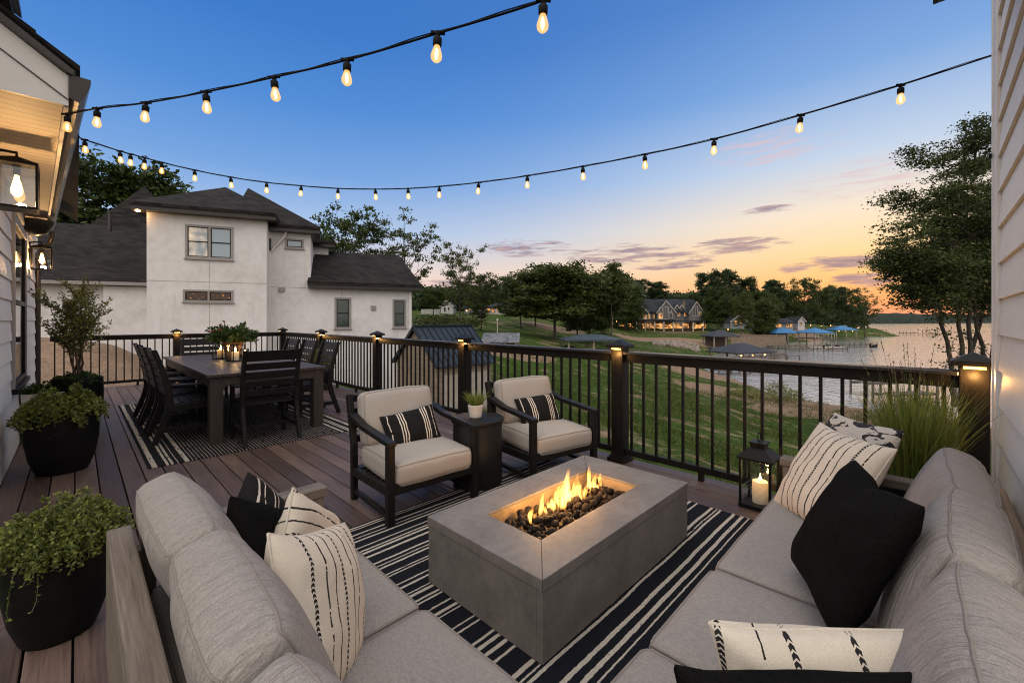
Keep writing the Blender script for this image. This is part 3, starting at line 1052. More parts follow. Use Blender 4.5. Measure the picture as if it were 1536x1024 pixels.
# flames: glowing gas, thin volumes
m, nt, b = newmat('flame_gas')
nt.n.remove(b)
v = nt.obj()
s = nt.sep(v)
tc = nt.new('ShaderNodeTexCoord').outputs['Generated']
gz = nt.sep(tc)[2]
fn = nt.noise(nt.mapped(v, (1, 1, 0.38)), 42, 4, 0.65, dist=1.2)
em = nt.new('ShaderNodeEmission')
colr = nt.ramp(gz, [(0.0, (1.0, 0.36, 0.05)), (0.25, (1.0, 0.50, 0.12)), (0.6, (1.0, 0.44, 0.08)), (1.0, (1.0, 0.22, 0.02))])
nt.link(colr, em.inputs[0])
st = nt.ramp(gz, [(0.0, (0.25,) * 3), (0.15, (0.8,) * 3), (0.45, (1.0,) * 3), (0.8, (0.55,) * 3), (1.0, (0.25,) * 3)])
mr = nt.new('ShaderNodeMapRange')
nt.link(fn, mr.inputs[0])
mr.inputs[1].default_value = 0.40
mr.inputs[2].default_value = 0.62
mr.inputs[3].default_value = 0.04
mr.inputs[4].default_value = 1.3
nt.link(nt.math('MULTIPLY', nt.math('MULTIPLY', st, mr.outputs[0]), 120.0), em.inputs[1])
nt.link(em.outputs[0], nt.n['Material Output'].inputs['Volume'])
FLAME = m
fire = thing('fire', 'orange gas flames rising from the lava rocks of the fire table', 'fire', (fcx, fcy, 0.29))
frng = random.Random(11)
def tongue(x, y, h, r, lean, seed):
    rg = random.Random(seed)
    mb = MB()
    N, K = 22, 14
    ph = rg.random() * 6
    for i in range(N + 1):
        t = i / N
        rr_ = r * (1.25 * (t + 0.06) ** 0.55 * (1 - t) ** 1.15 * 1.9) * (1 + 0.16 * math.sin(t * 9 + ph)) + 0.0006
        cx_ = x + lean * h * t * t + 0.012 * math.sin(t * 6 + ph) * t
        cy_ = y + 0.010 * math.sin(t * 5 + ph * 2) * t
        for k in range(K):
            a = 2 * pi * k / K
            tw = ph + t * 2.2
            ex, ey = math.cos(a) * rr_, math.sin(a) * rr_ * 0.55
            mb.v.append(Vector((cx_ + ex * math.cos(tw * 0.3) - ey * math.sin(tw * 0.3), cy_ + ex * math.sin(tw * 0.3) + ey * math.cos(tw * 0.3), h * t)))
    for i in range(N):
        for k in range(K):
            k2 = (k + 1) % K
            mb.f.append((i * K + k, i * K + k2, (i + 1) * K + k2, (i + 1) * K + k))
    mb.f.append(tuple(reversed(range(K))))
    mb.f.append(tuple(N * K + k for k in range(K)))
    return mb.build('flame_tongue', FLAME, fire, smooth=180)
# (pixel x, height, radius)
for i, (px, h, r) in enumerate([(796, 0.105, 0.020), (812, 0.155, 0.024), (818, 0.09, 0.022), (829, 0.12, 0.024), (836, 0.17, 0.028), (846, 0.25, 0.032), (853, 0.225, 0.030), (866, 0.150, 0.028), (876, 0.11, 0.022), (883, 0.185, 0.030), (893, 0.12, 0.024), (901, 0.125, 0.022), (858, 0.10, 0.030), (842, 0.10, 0.026), (804, 0.06, 0.022), (823, 0.075, 0.022), (850, 0.15, 0.022), (871, 0.07, 0.022), (889, 0.09, 0.02), (896, 0.07, 0.018), (862, 0.19, 0.018), (832, 0.065, 0.022)]):
    # the burner runs along the middle of the bed
    tpx = (px - CX) / FPX
    yb = fcy + 0.035 + 0.02 * math.sin(i * 2.2)
    d = yb / (FW.y + RT.y * tpx)
    xb = (FW.x + RT.x * tpx) * d
    tongue(xb - fcx, yb - fcy, h * 0.98, r, 0.12 * math.sin(i * 1.7) + 0.05, 30 + i)
for k, fx in enumerate((-0.22, 0.0, 0.22)):
    point('fire_glow', (fcx + fx, fcy + 0.03, 0.40), 4.2, (1.0, 0.50, 0.16), 0.05)

# ------------------------------------------------------------------ rugs
def rugmat(name, axis, segs, base, light, brk=0.0, wob=0.004):
    """segs: sorted list of (position, is_light) constant steps in object metres"""
    m, nt, b = newmat(name)
    v = nt.obj()
    s = nt.sep(v)
    lo, hi = segs[0][0], segs[-1][0]
    w = nt.noise(nt.mapped(v, (1.2, 14, 1) if axis == 0 else (14, 1.2, 1)), 2.0, 2, 0.5)
    w2 = nt.noise(v, 45, 2, 0.6)
    x = nt.math('ADD', s[axis], nt.math('MULTIPLY', nt.math('SUBTRACT', w2, 0.5), wob * 2))
    w3 = nt.noise(v, 2.2, 2, 0.5)
    x = nt.math('ADD', x, nt.math('MULTIPLY', nt.math('SUBTRACT', w3, 0.5), wob * 5))
    tot = None
    CH = 15
    for c0 in range(0, len(segs) - 1, CH):
        ch = segs[c0:c0 + CH + 1]
        a, z = ch[0][0], ch[-1][0]
        f = nt.math('DIVIDE', nt.math('SUBTRACT', x, a), z - a)
        st = [((p - a) / (z - a), (float(k),) * 3) for p, k in ch[:-1]]
        r = nt.ramp(f, st, 'CONSTANT')
        ins = nt.math('MULTIPLY', nt.math('GREATER_THAN', x, a), nt.math('LESS_THAN', x, z))
        r = nt.math('MULTIPLY', r, ins)
        tot = r if tot is None else nt.math('ADD', tot, r)
    if brk:
        nn = nt.noise(nt.mapped(v, (9, 1.6, 1) if axis == 0 else (1.6, 9, 1)), 3.0, 4, 0.75)
        tot = nt.math('MULTIPLY', tot, nt.math('GREATER_THAN', nn, brk))
    n2 = nt.noise(v, 240, 2, 0.6)
    dk = nt.ramp(n2, [(0.3, tuple(q * 0.6 for q in base)), (0.7, tuple(q * 1.5 for q in base))])
    lt = nt.ramp(n2, [(0.3, tuple(q * 0.7 for q in light)), (0.7, tuple(q * 1.15 for q in light))])
    nt.link(nt.mix(tot, dk, lt), b.inputs['Base Color'])
    b.inputs['Roughness'].default_value = 0.96
    b.inputs['Specular IOR Level'].default_value = 0.08
    nt.link(nt.bump(n2, 0.8, 0.004), b.inputs['Normal'])
    return m
def rug(name, label, x0, x1, y0, y1, m):
    mb = MB()
    N, Mn = 24, 24
    ho = 0.009
    o = mb.box(x0, y0, 0.002, x1, y1, ho).build(name, m, bevel=0.003)
    # object origin at the rug's corner, so stripes are laid out in rug coordinates
    o.data.transform(Matrix.Translation((-x0, -y0, 0)))
    o.location = (x0, y0, 0)
    return tag(o, label, 'rug')
rg = random.Random(3)
segs = [(0.0, 0)]
y = 0.03
while y < 2.3:
    k = rg.choice([2, 3, 3, 4, 2])
    for q in range(k):
        wl = rg.choice([0.009, 0.011, 0.014, 0.019])
        segs.append((y, 1))
        segs.append((y + wl, 0))
        y += wl + rg.choice([0.014, 0.02, 0.026, 0.034])
    y += rg.choice([0.035, 0.05, 0.07, 0.04])
segs.append((y + 0.1, 0))
rug('striped_rug', 'black and cream striped outdoor rug under the concrete fire table', 0.80, 3.235, 0.42, 2.72, rugmat('seating_rug_weave', 1, segs, (0.010, 0.011, 0.015), (0.46, 0.41, 0.35), 0.36))
segs = [(0.0, 0), (0.025, 1), (0.065, 0), (0.13, 1), (0.15, 0), (0.165, 1), (0.185, 0), (0.215, 1), (0.222, 0), (0.27, 1), (0.305, 0)]
x = 0.33
while x < 1.78:
    segs += [(x, 1), (x + 0.0042, 0)]
    x += 0.031
segs += [(1.80, 1), (1.83, 0), (1.88, 1), (1.90, 0), (1.915, 1), (1.935, 0), (2.0, 1), (2.04, 0), (2.12, 0)]
rug('dining_rug', 'black rug with fine cream lines and banded ends under the dining table', 0.46, 2.52, 5.13, 9.25, rugmat('dining_rug_weave', 0, segs, (0.012, 0.012, 0.014), (0.42, 0.37, 0.31), 0.40, 0.003))

# ------------------------------------------------------------------ sofas
def sofa(name, label, along, x0, x1, y0, y1, seats, backs, far_arm):
    """along 'y': back at low x, seat faces +x.  along 'x': back at low y, seat faces +y"""
    t = thing(name, label, 'sofa', (x0, y0, 0))
    lx, ly = x1 - x0, y1 - y0
    A = along == 'x'
    wm_len, wm_dep = (TEAK[0], TEAK[1]) if A else (TEAK[1], TEAK[0])
    L, Dp = (lx, ly) if A else (ly, lx)
    def bx(l0, d0, z0, l1, d1, z1):          # l along the sofa, d from back to front
        return MB().box(l0, d0, z0, l1, d1, z1) if A else MB().box(d0, l0, z0, d1, l1, z1)
    bx(0, 0, 0.20, L, 0.05, 0.60).build('back_panel', wm_len, t, bevel=0.005)
    bx(0, 0.0, 0.601, L, 0.066, 0.635).build('back_rail', wm_len, t, bevel=0.006)
    bx(0, 0.052, 0.17, L - 0.075, Dp - 0.03, 0.235).build('seat_base', wm_len, t, bevel=0.005)
    for e in ((L, -1),):
        a0, a1 = e[0] - 0.07, e[0]
        bx(a0, Dp - 0.085, 0.0, a1, Dp - 0.012, 0.56).build('leg', TEAK[2], t, bevel=0.005)
        bx(a0 - 0.008, 0.087, 0.561, a1 + 0.008, Dp, 0.605).build('arm_rest', wm_dep, t, bevel=0.006)
        bx(a0, 0.06, 0.0, a1, 0.13, 0.56).build('leg', TEAK[2], t, bevel=0.005)
    k = 0
    for (l0, l1) in seats:
        k += 1
        w_, d_, c_ = l1 - l0 - 0.006, Dp - 0.11, ((l0 + l1) / 2)
        loc = (c_, 0.11 + d_ / 2 - 0.0, 0.335) if A else (0.11 + d_ / 2, c_, 0.335)
        cushion('seat_cushion', w_ if A else d_, d_ if A else w_, 0.185, 0.035, (0.006, 0.006, 0.020), k + (3 if A else 9), SOFA, t, SOFAP, 2, loc, wr=0.005, wrs=3.5, n=20)
    for i, (l0, l1, dz, tw) in enumerate(backs):
        w_, c_ = l1 - l0 - 0.018, (l0 + l1) / 2
        tilt = rad(-15 + 2 * tw)
        # cushions lean against the back panel
        if A:
            o = cushion('back_cushion', w_, 0.115, 0.44, 0.032, (0.010, 0.055, 0.012), 20 + i, SOFAB, t, SOFAP, 1, (c_, 0.205, 0.60 + dz), (rad(19 + tw), rad(tw * 1.2), rad(tw * 1.5)), wr=0.004, wrs=9, n=20, stretch=(1.6, 0.8, 0.8), pr=0.0034)
        else:
            o = cushion('back_cushion', w_, 0.115, 0.44, 0.032, (0.010, 0.055, 0.012), 30 + i, SOFAB, t, SOFAP, 1, (0.215, c_, 0.60 + dz), (rad(22 + tw), rad(tw * 1.2), rad(-90 + tw * 1.5)), wr=0.004, wrs=9, n=20, stretch=(1.6, 0.8, 0.8), pr=0.0034)
    return t
sofa('outdoor_sofa', 'grey cushioned teak sofa beside the drooping plant, with two cream striped pillows', 'y', 0.072, 0.81, 0.10, 2.06, [(0.0, 0.30), (0.30, 1.10), (1.10, 1.885)], [(0.10, 0.69, 0.0, 1), (0.69, 1.27, 0.005, -1), (1.27, 1.89, 0.0, 1)], 1)
sofa('outdoor_sofa', 'grey cushioned teak sofa along the white clapboard wall, near the candle lantern', 'x', 0.25, 2.82, -0.235, 0.60, [(0.0, 0.92), (0.92, 1.46), (1.46, 2.49)], [(0.0, 0.60, 0.0, 0), (0.60, 1.19, 0.0, 1), (1.19, 1.74, 0.01, -1), (1.74, 2.44, 0.0, 1)], 1)

# ------------------------------------------------------------------ loose pillows
def pil(label, A, B, Dn, T, m, seed, w=None, h=None, push=0.0, anchor=0.35, **kw):
    """pillow laid through three of its corners, each given as (px, py, depth): top left, top right, bottom left"""
    A, B = WP(*A), WP(*B)
    if isinstance(Dn, Vector):         # an up direction and a height instead of the third corner
        xx = (B - A).normalized()
        Dn = A - (Dn - xx * Dn.dot(xx)).normalized() * (h or (B - A).length)
    else: Dn = WP(*Dn)
    y = (A - Dn).normalized()
    nv = (B - A).cross(y).normalized()
    if nv.dot(Vector((0, 0, EYE)) - A) < 0: nv = -nv
    x = (B - A).normalized()
    y = nv.cross(x).normalized()
    w = w or (B - A).length
    h = h or (A - Dn).length
    c = (B + Dn) / 2 * anchor + (A + x * w / 2 - y * h / 2) * (1 - anchor) - nv * push
    fr = Matrix((x, y, nv)).transposed().to_4x4()
    fr.translation = c
    return pillow('throw_pillow', label, w * 1.06, h * 1.06, T, m, c, nv, 0, seed, group='throw pillows on the sofas', frame=fr, **kw)
pil('large cream pillow with black stitched stripes, in front of the other cream pillow', (392, 822, 1.02), (507, 800, 1.38), (490, 1000, 1.13), 0.17, PWHITE, 1, edge=CREAMP)
pil('cream striped pillow with a tassel corner, half hidden behind the large cream pillow', (500, 775, 1.78), (480, 890, 1.62), (440, 742, 1.45), 0.15, PWHITE, 2, edge=CREAMP)
pil('plain black pillow between the grey back cushions and a cream striped pillow', (350, 750, 1.36), (430, 768, 1.74), Vector((-0.45, -0.15, 1)), 0.17, PBLACK, 3)
pil('black pillow with thin white threads, its corner rising behind the plain black one', (374, 713, 1.62), (434, 768, 1.86), Vector((-0.40, -0.15, 1)), 0.14, PBSTR2, 4)
pil('cream pillow with black stitched stripes leaning on the sofa arm by the lantern', (1229, 638, 2.23), (1336, 676, 1.80), (1175, 757, 2.17), 0.17, PWHITE, 5, edge=CREAMP)
pil('shaggy black and cream patterned pillow behind a cream striped pillow', (1250, 622, 2.44), (1346, 648, 1.98), (1199, 746, 2.36), 0.15, PCOW, 6)
pil('big plain black pillow standing on its corner against grey back cushions', (1281, 697, 1.526), (1384, 769, 1.10), (1195, 824, 1.60), 0.17, PBLACK, 7, w=0.44, h=0.41, chop=0.03)
pil('long cream lumbar pillow with four stitched bands', (1074, 938, 0.955), (1392, 950, 0.885), FW * 0.22 + Vector((0, 0, 1)), 0.17, PLUMB, 8, h=0.28, edge=CREAMP)
pil('black pillow lying in front of the long cream lumbar pillow', (1022, 1008, 0.82), (1368, 1016, 0.76), FW * 0.22 + Vector((0, 0, 1)), 0.17, PBLACK, 9, h=0.32)

# ------------------------------------------------------------------ armchairs (sitter looks to -y)
FRAME = mat('charcoal_aluminium', (0.010, 0.009, 0.0083), 0.40, 0.3, 6, 0.1, 90, spec=0.16)
def armchair(label, loc, rz, first=None):
    if first is not None:
        return copy_tree(first, loc, rz, label)
    t = thing('armchair', label, 'armchair', loc, rz, 'pair of armchairs by the drum table')
    hw, hd = 0.345, 0.33
    for sx in (-1, 1):
        x = sx * hw
        MB().bar((x, -hd + 0.025, 0.0), (x, -hd + 0.025, 0.535), 0.05, 0.05, (0, 1, 0)).build('leg', FRAME, t, bevel=0.004)
        mb = MB()
        mb.prism([(x - 0.022, hd - 0.05, 0), (x - 0.022, hd, 0), (x - 0.022, hd + 0.005, 0.42), (x - 0.022, hd + 0.10, 0.78), (x - 0.022, hd + 0.055, 0.79), (x - 0.022, hd - 0.045, 0.42)], (0.044, 0, 0))
        mb.build('leg', FRAME, t, bevel=0.004)
        # arm: slopes down to the front, flat top
        mb = MB()
        arm = [(-hd - 0.01, 0.536), (-hd - 0.01, 0.566), (-0.12, 0.585), (0.12, 0.605), (hd + 0.0, 0.655), (hd + 0.0, 0.615), (0.12, 0.568), (-0.12, 0.552)]
        mb.prism([(x - 0.03, y, z) for y, z in arm], (0.06, 0, 0))
        mb.build('arm_rest', FRAME, t, bevel=0.004)
        MB().bar((x, -hd + 0.051, 0.07), (x, hd - 0.051, 0.07), 0.035, 0.03).build('side_stretcher', FRAME, t, bevel=0.003)
        MB().bar((x, -hd + 0.051, 0.235), (x, hd - 0.048, 0.215), 0.04, 0.06).build('side_rail', FRAME, t, bevel=0.003)
    MB().bar((-hw + 0.026, -hd + 0.025, 0.245), (hw - 0.026, -hd + 0.025, 0.245), 0.04, 0.075).build('front_rail', FRAME, t, bevel=0.004)
    MB().bar((-hw + 0.023, hd - 0.02, 0.215), (hw - 0.023, hd - 0.02, 0.215), 0.04, 0.06).build('rear_rail', FRAME, t, bevel=0.004)
    mb = MB()
    for z in (0.45, 0.55, 0.65, 0.75):
        yb = hd + 0.0 + (z - 0.42) * 0.26
        mb.bar((-hw + 0.023, yb + 0.005, z), (hw - 0.023, yb + 0.005, z), 0.03, 0.05)
    mb.build('back_slats', FRAME, t)
    mb = MB()
    for k in range(6):
        y = -hd + 0.09 + k * 0.095
        mb.box(-hw + 0.022, y, 0.236, hw - 0.022, y + 0.055, 0.25)
    mb.build('seat_slats', FRAME, t)
    cushion('seat_cushion', 0.625, 0.60, 0.155, 0.045, (0.008, 0.010, 0.020), 2, CHAIRF, t, CHAIRP, 2, (0, -0.035, 0.335), (rad(1.5), 0, 0), wr=0.006, wrs=5)
    cushion('back_cushion', 0.60, 0.145, 0.41, 0.045, (0.010, 0.036, 0.010), 4, CHAIRF, t, CHAIRP, 1, (0, 0.285, 0.60), (rad(-15), 0, 0), wr=0.009, wrs=6)
    return t
A1 = (1.815, 2.83, 0)
A2 = (3.00, 2.545, 0)
R1, R2 = rad(-4), rad(-11)
ch1 = armchair('black framed armchair with beige cushions beside the open deck floor, nearer the dining table', A1, R1)
ch2 = armchair('black framed armchair with beige cushions between the drum table and the lit post', A2, R2, ch1)
for (A, R_, lab, sd) in ((A1, R1, 'black lumbar pillow with cream stripes on the armchair nearer the dining table', 14), (A2, R2, 'black lumbar pillow with cream stripes on the armchair nearer the lit post', 17)):
    Mx = Matrix.Translation(A) @ Matrix.Rotation(R_, 4, 'Z')
    c = Mx @ Vector((0.03 if sd == 14 else 0.03, 0.105, 0.525))
    nv = Mx.to_3x3() @ Vector((-0.12, -0.90, 0.42))
    pillow('lumbar_pillow', lab, 0.44, 0.27, 0.13, PBSTR, c, nv, 7 if sd == 14 else 5, sd, group='striped pillows on the armchairs', edge=BLACKP)

# ------------------------------------------------------------------ drum table with its potted plant
dt = thing('drum_table', 'round black drum side table between the two armchairs', 'side table', (2.37, 2.73, 0))
DRUM = mat('black_drum_metal', (0.010, 0.009, 0.0083), 0.48, 0.35, 5, 0.15, 60, stretch=(1, 1, 0.4), spec=0.2)
MB().lathe([(0.195, 0.0), (0.205, 0.01), (0.205, 0.515), (0.200, 0.522)], 48).build('body', DRUM, dt, smooth=40)
MB().lathe([(0.212, 0.523), (0.222, 0.528), (0.222, 0.546), (0.216, 0.551), (0.0005, 0.551)], 48).build('tabletop', DRUM, dt, smooth=40)

# ------------------------------------------------------------------ floor lantern
GLASS = D.materials.new('clear_glass')
GLASS.use_nodes = True
gnt = NT(GLASS.node_tree)
gb = gnt.n['Principled BSDF']
gnt.n.remove(gb)
tr = gnt.new('ShaderNodeBsdfTransparent')
tr.inputs[0].default_value = (0.94, 0.95, 0.95, 1)
gl = gnt.new('ShaderNodeBsdfGlossy')
gl.inputs['Roughness'].default_value = 0.03
mx = gnt.new('ShaderNodeMixShader')
mx.inputs[0].default_value = 0.07
gnt.link(tr.outputs[0], mx.inputs[1])
gnt.link(gl.outputs[0], mx.inputs[2])
gnt.link(mx.outputs[0], gnt.n['Material Output'].inputs[0])
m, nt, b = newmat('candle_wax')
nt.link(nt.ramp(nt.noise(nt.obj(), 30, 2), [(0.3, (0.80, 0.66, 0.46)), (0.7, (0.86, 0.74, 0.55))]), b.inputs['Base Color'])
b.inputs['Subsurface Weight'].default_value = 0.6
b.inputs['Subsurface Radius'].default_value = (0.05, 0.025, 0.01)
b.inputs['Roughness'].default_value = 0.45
# flame glow through the wax, painted as emission rising towards the top
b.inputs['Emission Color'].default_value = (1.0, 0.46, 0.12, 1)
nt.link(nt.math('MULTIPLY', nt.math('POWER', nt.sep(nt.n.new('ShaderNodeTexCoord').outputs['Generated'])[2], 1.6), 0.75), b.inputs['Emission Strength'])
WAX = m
CFL = emat('candle_flame', (1.0, 0.62, 0.22), 60.0)
def candle(label, loc, r, h, power=0.5, fs=1.0):
    t = thing('candle', label, 'candle', loc)
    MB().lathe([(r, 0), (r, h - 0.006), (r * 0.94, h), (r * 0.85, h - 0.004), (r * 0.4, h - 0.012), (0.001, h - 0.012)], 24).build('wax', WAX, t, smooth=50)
    MB().tube([(0, 0, h - 0.012), (0.001, 0, h + 0.006)], 0.0015, 6).build('wick', BLACK, t)
    MB().lathe([(0.0006, 0), (0.0055 * fs, 0.008 * fs), (0.0065 * fs, 0.014 * fs), (0.004 * fs, 0.027 * fs), (0.0006, 0.042 * fs)], 12, (0, 0, h + 0.004)).build('flame', CFL, t, smooth=180)
    if power: point('candle_glow', (loc[0], loc[1], loc[2] + h + 0.085), power, (1.0, 0.55, 0.2), 0.02)
    return t
LX, LY = 3.52, 0.90
lt = thing('lantern', 'tall black square lantern with a lit pillar candle, on the deck by the sofa arm', 'lantern', (LX, LY, 0), rad(-2))
q = 0.125
MB().box(-q, -q, 0.0, q, q, 0.035).build('base', BLACK, lt, bevel=0.004)
for sx in (-1, 1):
    for sy in (-1, 1):
        MB().box(sx * 0.112 - 0.009, sy * 0.112 - 0.009, 0.0355, sx * 0.112 + 0.009, sy * 0.112 + 0.009, 0.405).build('corner_post', BLACK, lt, bevel=0.002)
for k in range(4):
    M = Matrix.Rotation(k * pi / 2, 4, 'Z')
    MB().box(-0.102, 0.1095, 0.036, 0.102, 0.1125, 0.404, M).build('glass_pane', GLASS, lt)
mb = MB()
e = 0.135
mb.box(-e, -e, 0.4055, e, e, 0.425)
mb.add([(-e, -e, 0.4252), (e, -e, 0.4252), (e, e, 0.4252), (-e, e, 0.4252), (-0.05, -0.05, 0.505), (0.05, -0.05, 0.505), (0.05, 0.05, 0.505), (-0.05, 0.05, 0.505)], [(0, 3, 2, 1), (4, 5, 6, 7), (0, 1, 5, 4), (1, 2, 6, 5), (2, 3, 7, 6), (3, 0, 4, 7)])
mb.box(-0.055, -0.055, 0.5052, 0.055, 0.055, 0.535).box(-0.066, -0.066, 0.5353, 0.066, 0.066, 0.548)
mb.build('roof', BLACK, lt, bevel=0.003)
MB().tube([(0.034 * math.sin(a), 0, 0.585 - 0.040 * math.cos(a)) for a in (2 * pi * i / 20 for i in range(21))], 0.0045, 6, cap=False).build('handle_ring', BLACK, lt, smooth=60)
lt.scale = (0.87, 0.87, 0.87)
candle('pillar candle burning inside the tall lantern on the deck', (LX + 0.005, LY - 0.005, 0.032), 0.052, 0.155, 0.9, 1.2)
# ------------------------------------------------------------------ near house
m, nt, b = newmat('white_clapboard_paint')
v = nt.obj()
n1 = nt.noise(v, 1.1, 4, 0.6)
n2 = nt.noise(nt.mapped(v, (2.5, 2.5, 40)), 3.0, 4, 0.6)
n3 = nt.noise(v, 22, 3, 0.6)
c = nt.ramp(nt.math('ADD', nt.math('MULTIPLY', n1, 0.7), nt.math('MULTIPLY', n2, 0.3)), [(0.3, (0.64, 0.59, 0.52)), (0.7, (0.78, 0.735, 0.665))])
spot = nt.math('MULTIPLY', nt.math('GREATER_THAN', n3, 0.74), 0.35)
c = nt.mix(spot, c, (0.33, 0.29, 0.25))
nt.link(c, b.inputs['Base Color'])
b.inputs['Roughness'].default_value = 0.55
b.inputs['Specular IOR Level'].default_value = 0.35
nt.link(nt.bump(n2, 0.35, 0.004), b.inputs['Normal'])
SIDING = m
TRIM = mat('white_trim_paint', (0.66, 0.63, 0.60), 0.5, 0.08, 3, 0.15, 30)
GREYTRIM = mat('grey_window_trim', (0.25, 0.23, 0.215), 0.5, 0.12, 4, 0.1, 40)
GUTTER = mat('dark_bronze_gutter', (0.035, 0.029, 0.025), 0.35, 0.25, 4, 0.1, 40, metal=0.4)
m, nt, b = newmat('soffit_boards')
v = nt.obj()
s = nt.sep(v)
fr = nt.math('FRACT', nt.math('DIVIDE', s[1], 0.095))
gl_ = nt.math('LESS_THAN', fr, 0.08)
n1 = nt.noise(nt.mapped(v, (1.5, 14, 1)), 3, 4, 0.6)
c = nt.ramp(n1, [(0.3, (0.42, 0.37, 0.31)), (0.7, (0.56, 0.50, 0.43))])
c = nt.mix(nt.math('MULTIPLY', gl_, 0.75), c, (0.12, 0.10, 0.08))
nt.link(c, b.inputs['Base Color'])
b.inputs['Roughness'].default_value = 0.6
SOFF = m
def shingle(name, lo, hi, row=0.13, bw=0.3):
    m, nt, b = newmat(name)
    v = nt.obj()
    s = nt.sep(v)
    r = nt.math('DIVIDE', s[2], row)
    rid = nt.math('FLOOR', r)
    fr = nt.math('FRACT', r)
    wn = nt.new('ShaderNodeTexWhiteNoise', noise_dimensions='1D')
    nt.link(rid, wn.inputs['W'])
    al = nt.math('ADD', nt.math('ADD', s[0], s[1]), nt.math('MULTIPLY', wn.outputs[0], 3.0))
    wn2 = nt.new('ShaderNodeTexWhiteNoise', noise_dimensions='2D')
    cv = nt.new('ShaderNodeCombineXYZ')
    nt.link(nt.math('FLOOR', nt.math('DIVIDE', al, bw)), cv.inputs[0])
    nt.link(rid, cv.inputs[1])
    nt.link(cv.outputs[0], wn2.inputs['Vector'])
    n1 = nt.noise(v, 0.8, 4, 0.6)
    n2 = nt.noise(v, 30, 2, 0.6)
    f = nt.math('ADD', nt.math('ADD', nt.math('MULTIPLY', wn2.outputs[0], 0.40), nt.math('MULTIPLY', n1, 0.4)), nt.math('MULTIPLY', n2, 0.2))
    c = nt.ramp(f, [(0.25, lo), (0.75, hi)])
    c = nt.mix(nt.math('MULTIPLY', nt.math('LESS_THAN', fr, 0.16), 0.6), c, tuple(x * 0.35 for x in lo))
    nt.link(c, b.inputs['Base Color'])
    b.inputs['Roughness'].default_value = 0.9
    b.inputs['Specular IOR Level'].default_value = 0.2
    nt.link(nt.bump(nt.math('ADD', nt.math('MULTIPLY', fr, -1.0), nt.math('MULTIPLY', wn2.outputs[0], 0.4)), 0.5, 0.02), b.inputs['Normal'])
    return m
SHING = shingle('asphalt_shingles', (0.006, 0.0051, 0.0047), (0.027, 0.0225, 0.020))
m, nt, b = newmat('window_glass_dark')
b.inputs['Base Color'].default_value = (0.012, 0.013, 0.015, 1)
b.inputs['Roughness'].default_value = 0.05
b.inputs['Specular IOR Level'].default_value = 0.8
nt.link(nt.bump(nt.noise(nt.obj(), 1.5, 2), 0.06, 0.05), b.inputs['Normal'])
WGLASS = m

house = thing('house', 'white clapboard house with dark gutter and wall lanterns, beside the potted tree', 'house', (-0.44, 3.74, 0))
def lap_wall(x_or_y, a0, a1, z0, z1, out, axis, parent, exp=0.195, holes=()):
    """overlapping boards; axis 'y': wall in plane x, boards run along y, faces +x"""
    mb = MB()
    z = z0
    while z < z1 - 0.01:
        zt = min(z + exp, z1)
        segs = [(a0, a1)]
        for (h0, h1, hz0, hz1) in holes:
            if zt > hz0 + 0.005 and z < hz1 - 0.005:
                segs = [q for s_ in segs for q in ((s_[0], min(s_[1], h0)), (max(s_[0], h1), s_[1])) if q[1] - q[0] > 0.01]
        for s0, s1 in segs:
            p = [(0.0, z), (0.020, z), (0.006, zt - 0.0012), (0.0, zt - 0.0012)]
            if axis == 'y':
                mb.prism([(x_or_y + o, s0, zz) for o, zz in p], (0, s1 - s0, 0))
            else:
                mb.prism([(s0, x_or_y + o, zz) for o, zz in p], (s1 - s0, 0, 0))
        z = zt
    return mb.build('wall', SIDING, parent, world=True)
WX = -0.465
WINY0, WINY1, WINZ0, WINZ1 = 6.5, 8.0, 0.68, 2.44
lap_wall(WX, 3.80, 10.2, -0.195, 2.70, 1, 'y', house, holes=[(WINY0 - 0.02, WINY1 + 0.02, WINZ0, WINZ1)])
MB().box(WX - 0.15, 3.80, 0, WX - 0.001, 10.2, 2.70).build('wall_core', TRIM, house, world=True)
MB().box(WX - 0.0005, 3.745, 0.0, WX + 0.026, 3.799, 2.69).box(WX - 0.0005, 10.201, 0.0, WX + 0.026, 10.29, 2.69).build('corner_board', TRIM, house, world=True)
wf_ = MB()
t_ = 0.09
wf_.box(WX + 0.001, WINY0, WINZ0, WX + 0.035, WINY0 + t_, WINZ1).box(WX + 0.001, WINY1 - t_, WINZ0, WX + 0.035, WINY1, WINZ1).box(WX + 0.001, WINY0 + t_, WINZ1 - t_, WX + 0.035, WINY1 - t_, WINZ1)
win = wf_.build('window', GREYTRIM, house, world=True, bevel=0.003)
def sub(mb, name, m, par, th, bevel=0.0, smooth=None):
    """sub-part of a part: geometry in world coordinates"""
    Mi = TM[th.name].inverted()
    mb.v = [Mi @ v for v in mb.v]
    return mb.build(name, m, par, smooth, bevel)
sub(MB().box(WX + 0.001, WINY0 - 0.03, WINZ0 - 0.05, WX + 0.06, WINY1 + 0.03, WINZ0 - 0.001), 'sill', BLACK, win, house, 0.004)
zm = (WINZ0 + WINZ1) / 2
sub(MB().box(WX + 0.002, WINY0 + t_ + 0.001, WINZ0, WX + 0.024, WINY0 + t_ + 0.05, WINZ1 - t_ - 0.001).box(WX + 0.002, WINY1 - t_ - 0.05, WINZ0, WX + 0.024, WINY1 - t_ - 0.001, WINZ1 - t_ - 0.001).box(WX + 0.002, WINY0 + t_ + 0.051, zm - 0.025, WX + 0.026, WINY1 - t_ - 0.051, zm + 0.025).box(WX + 0.002, WINY0 + t_ + 0.051, WINZ0, WX + 0.024, WINY1 - t_ - 0.051, WINZ0 + 0.05), 'sash', BLACK, win, house, 0.002)
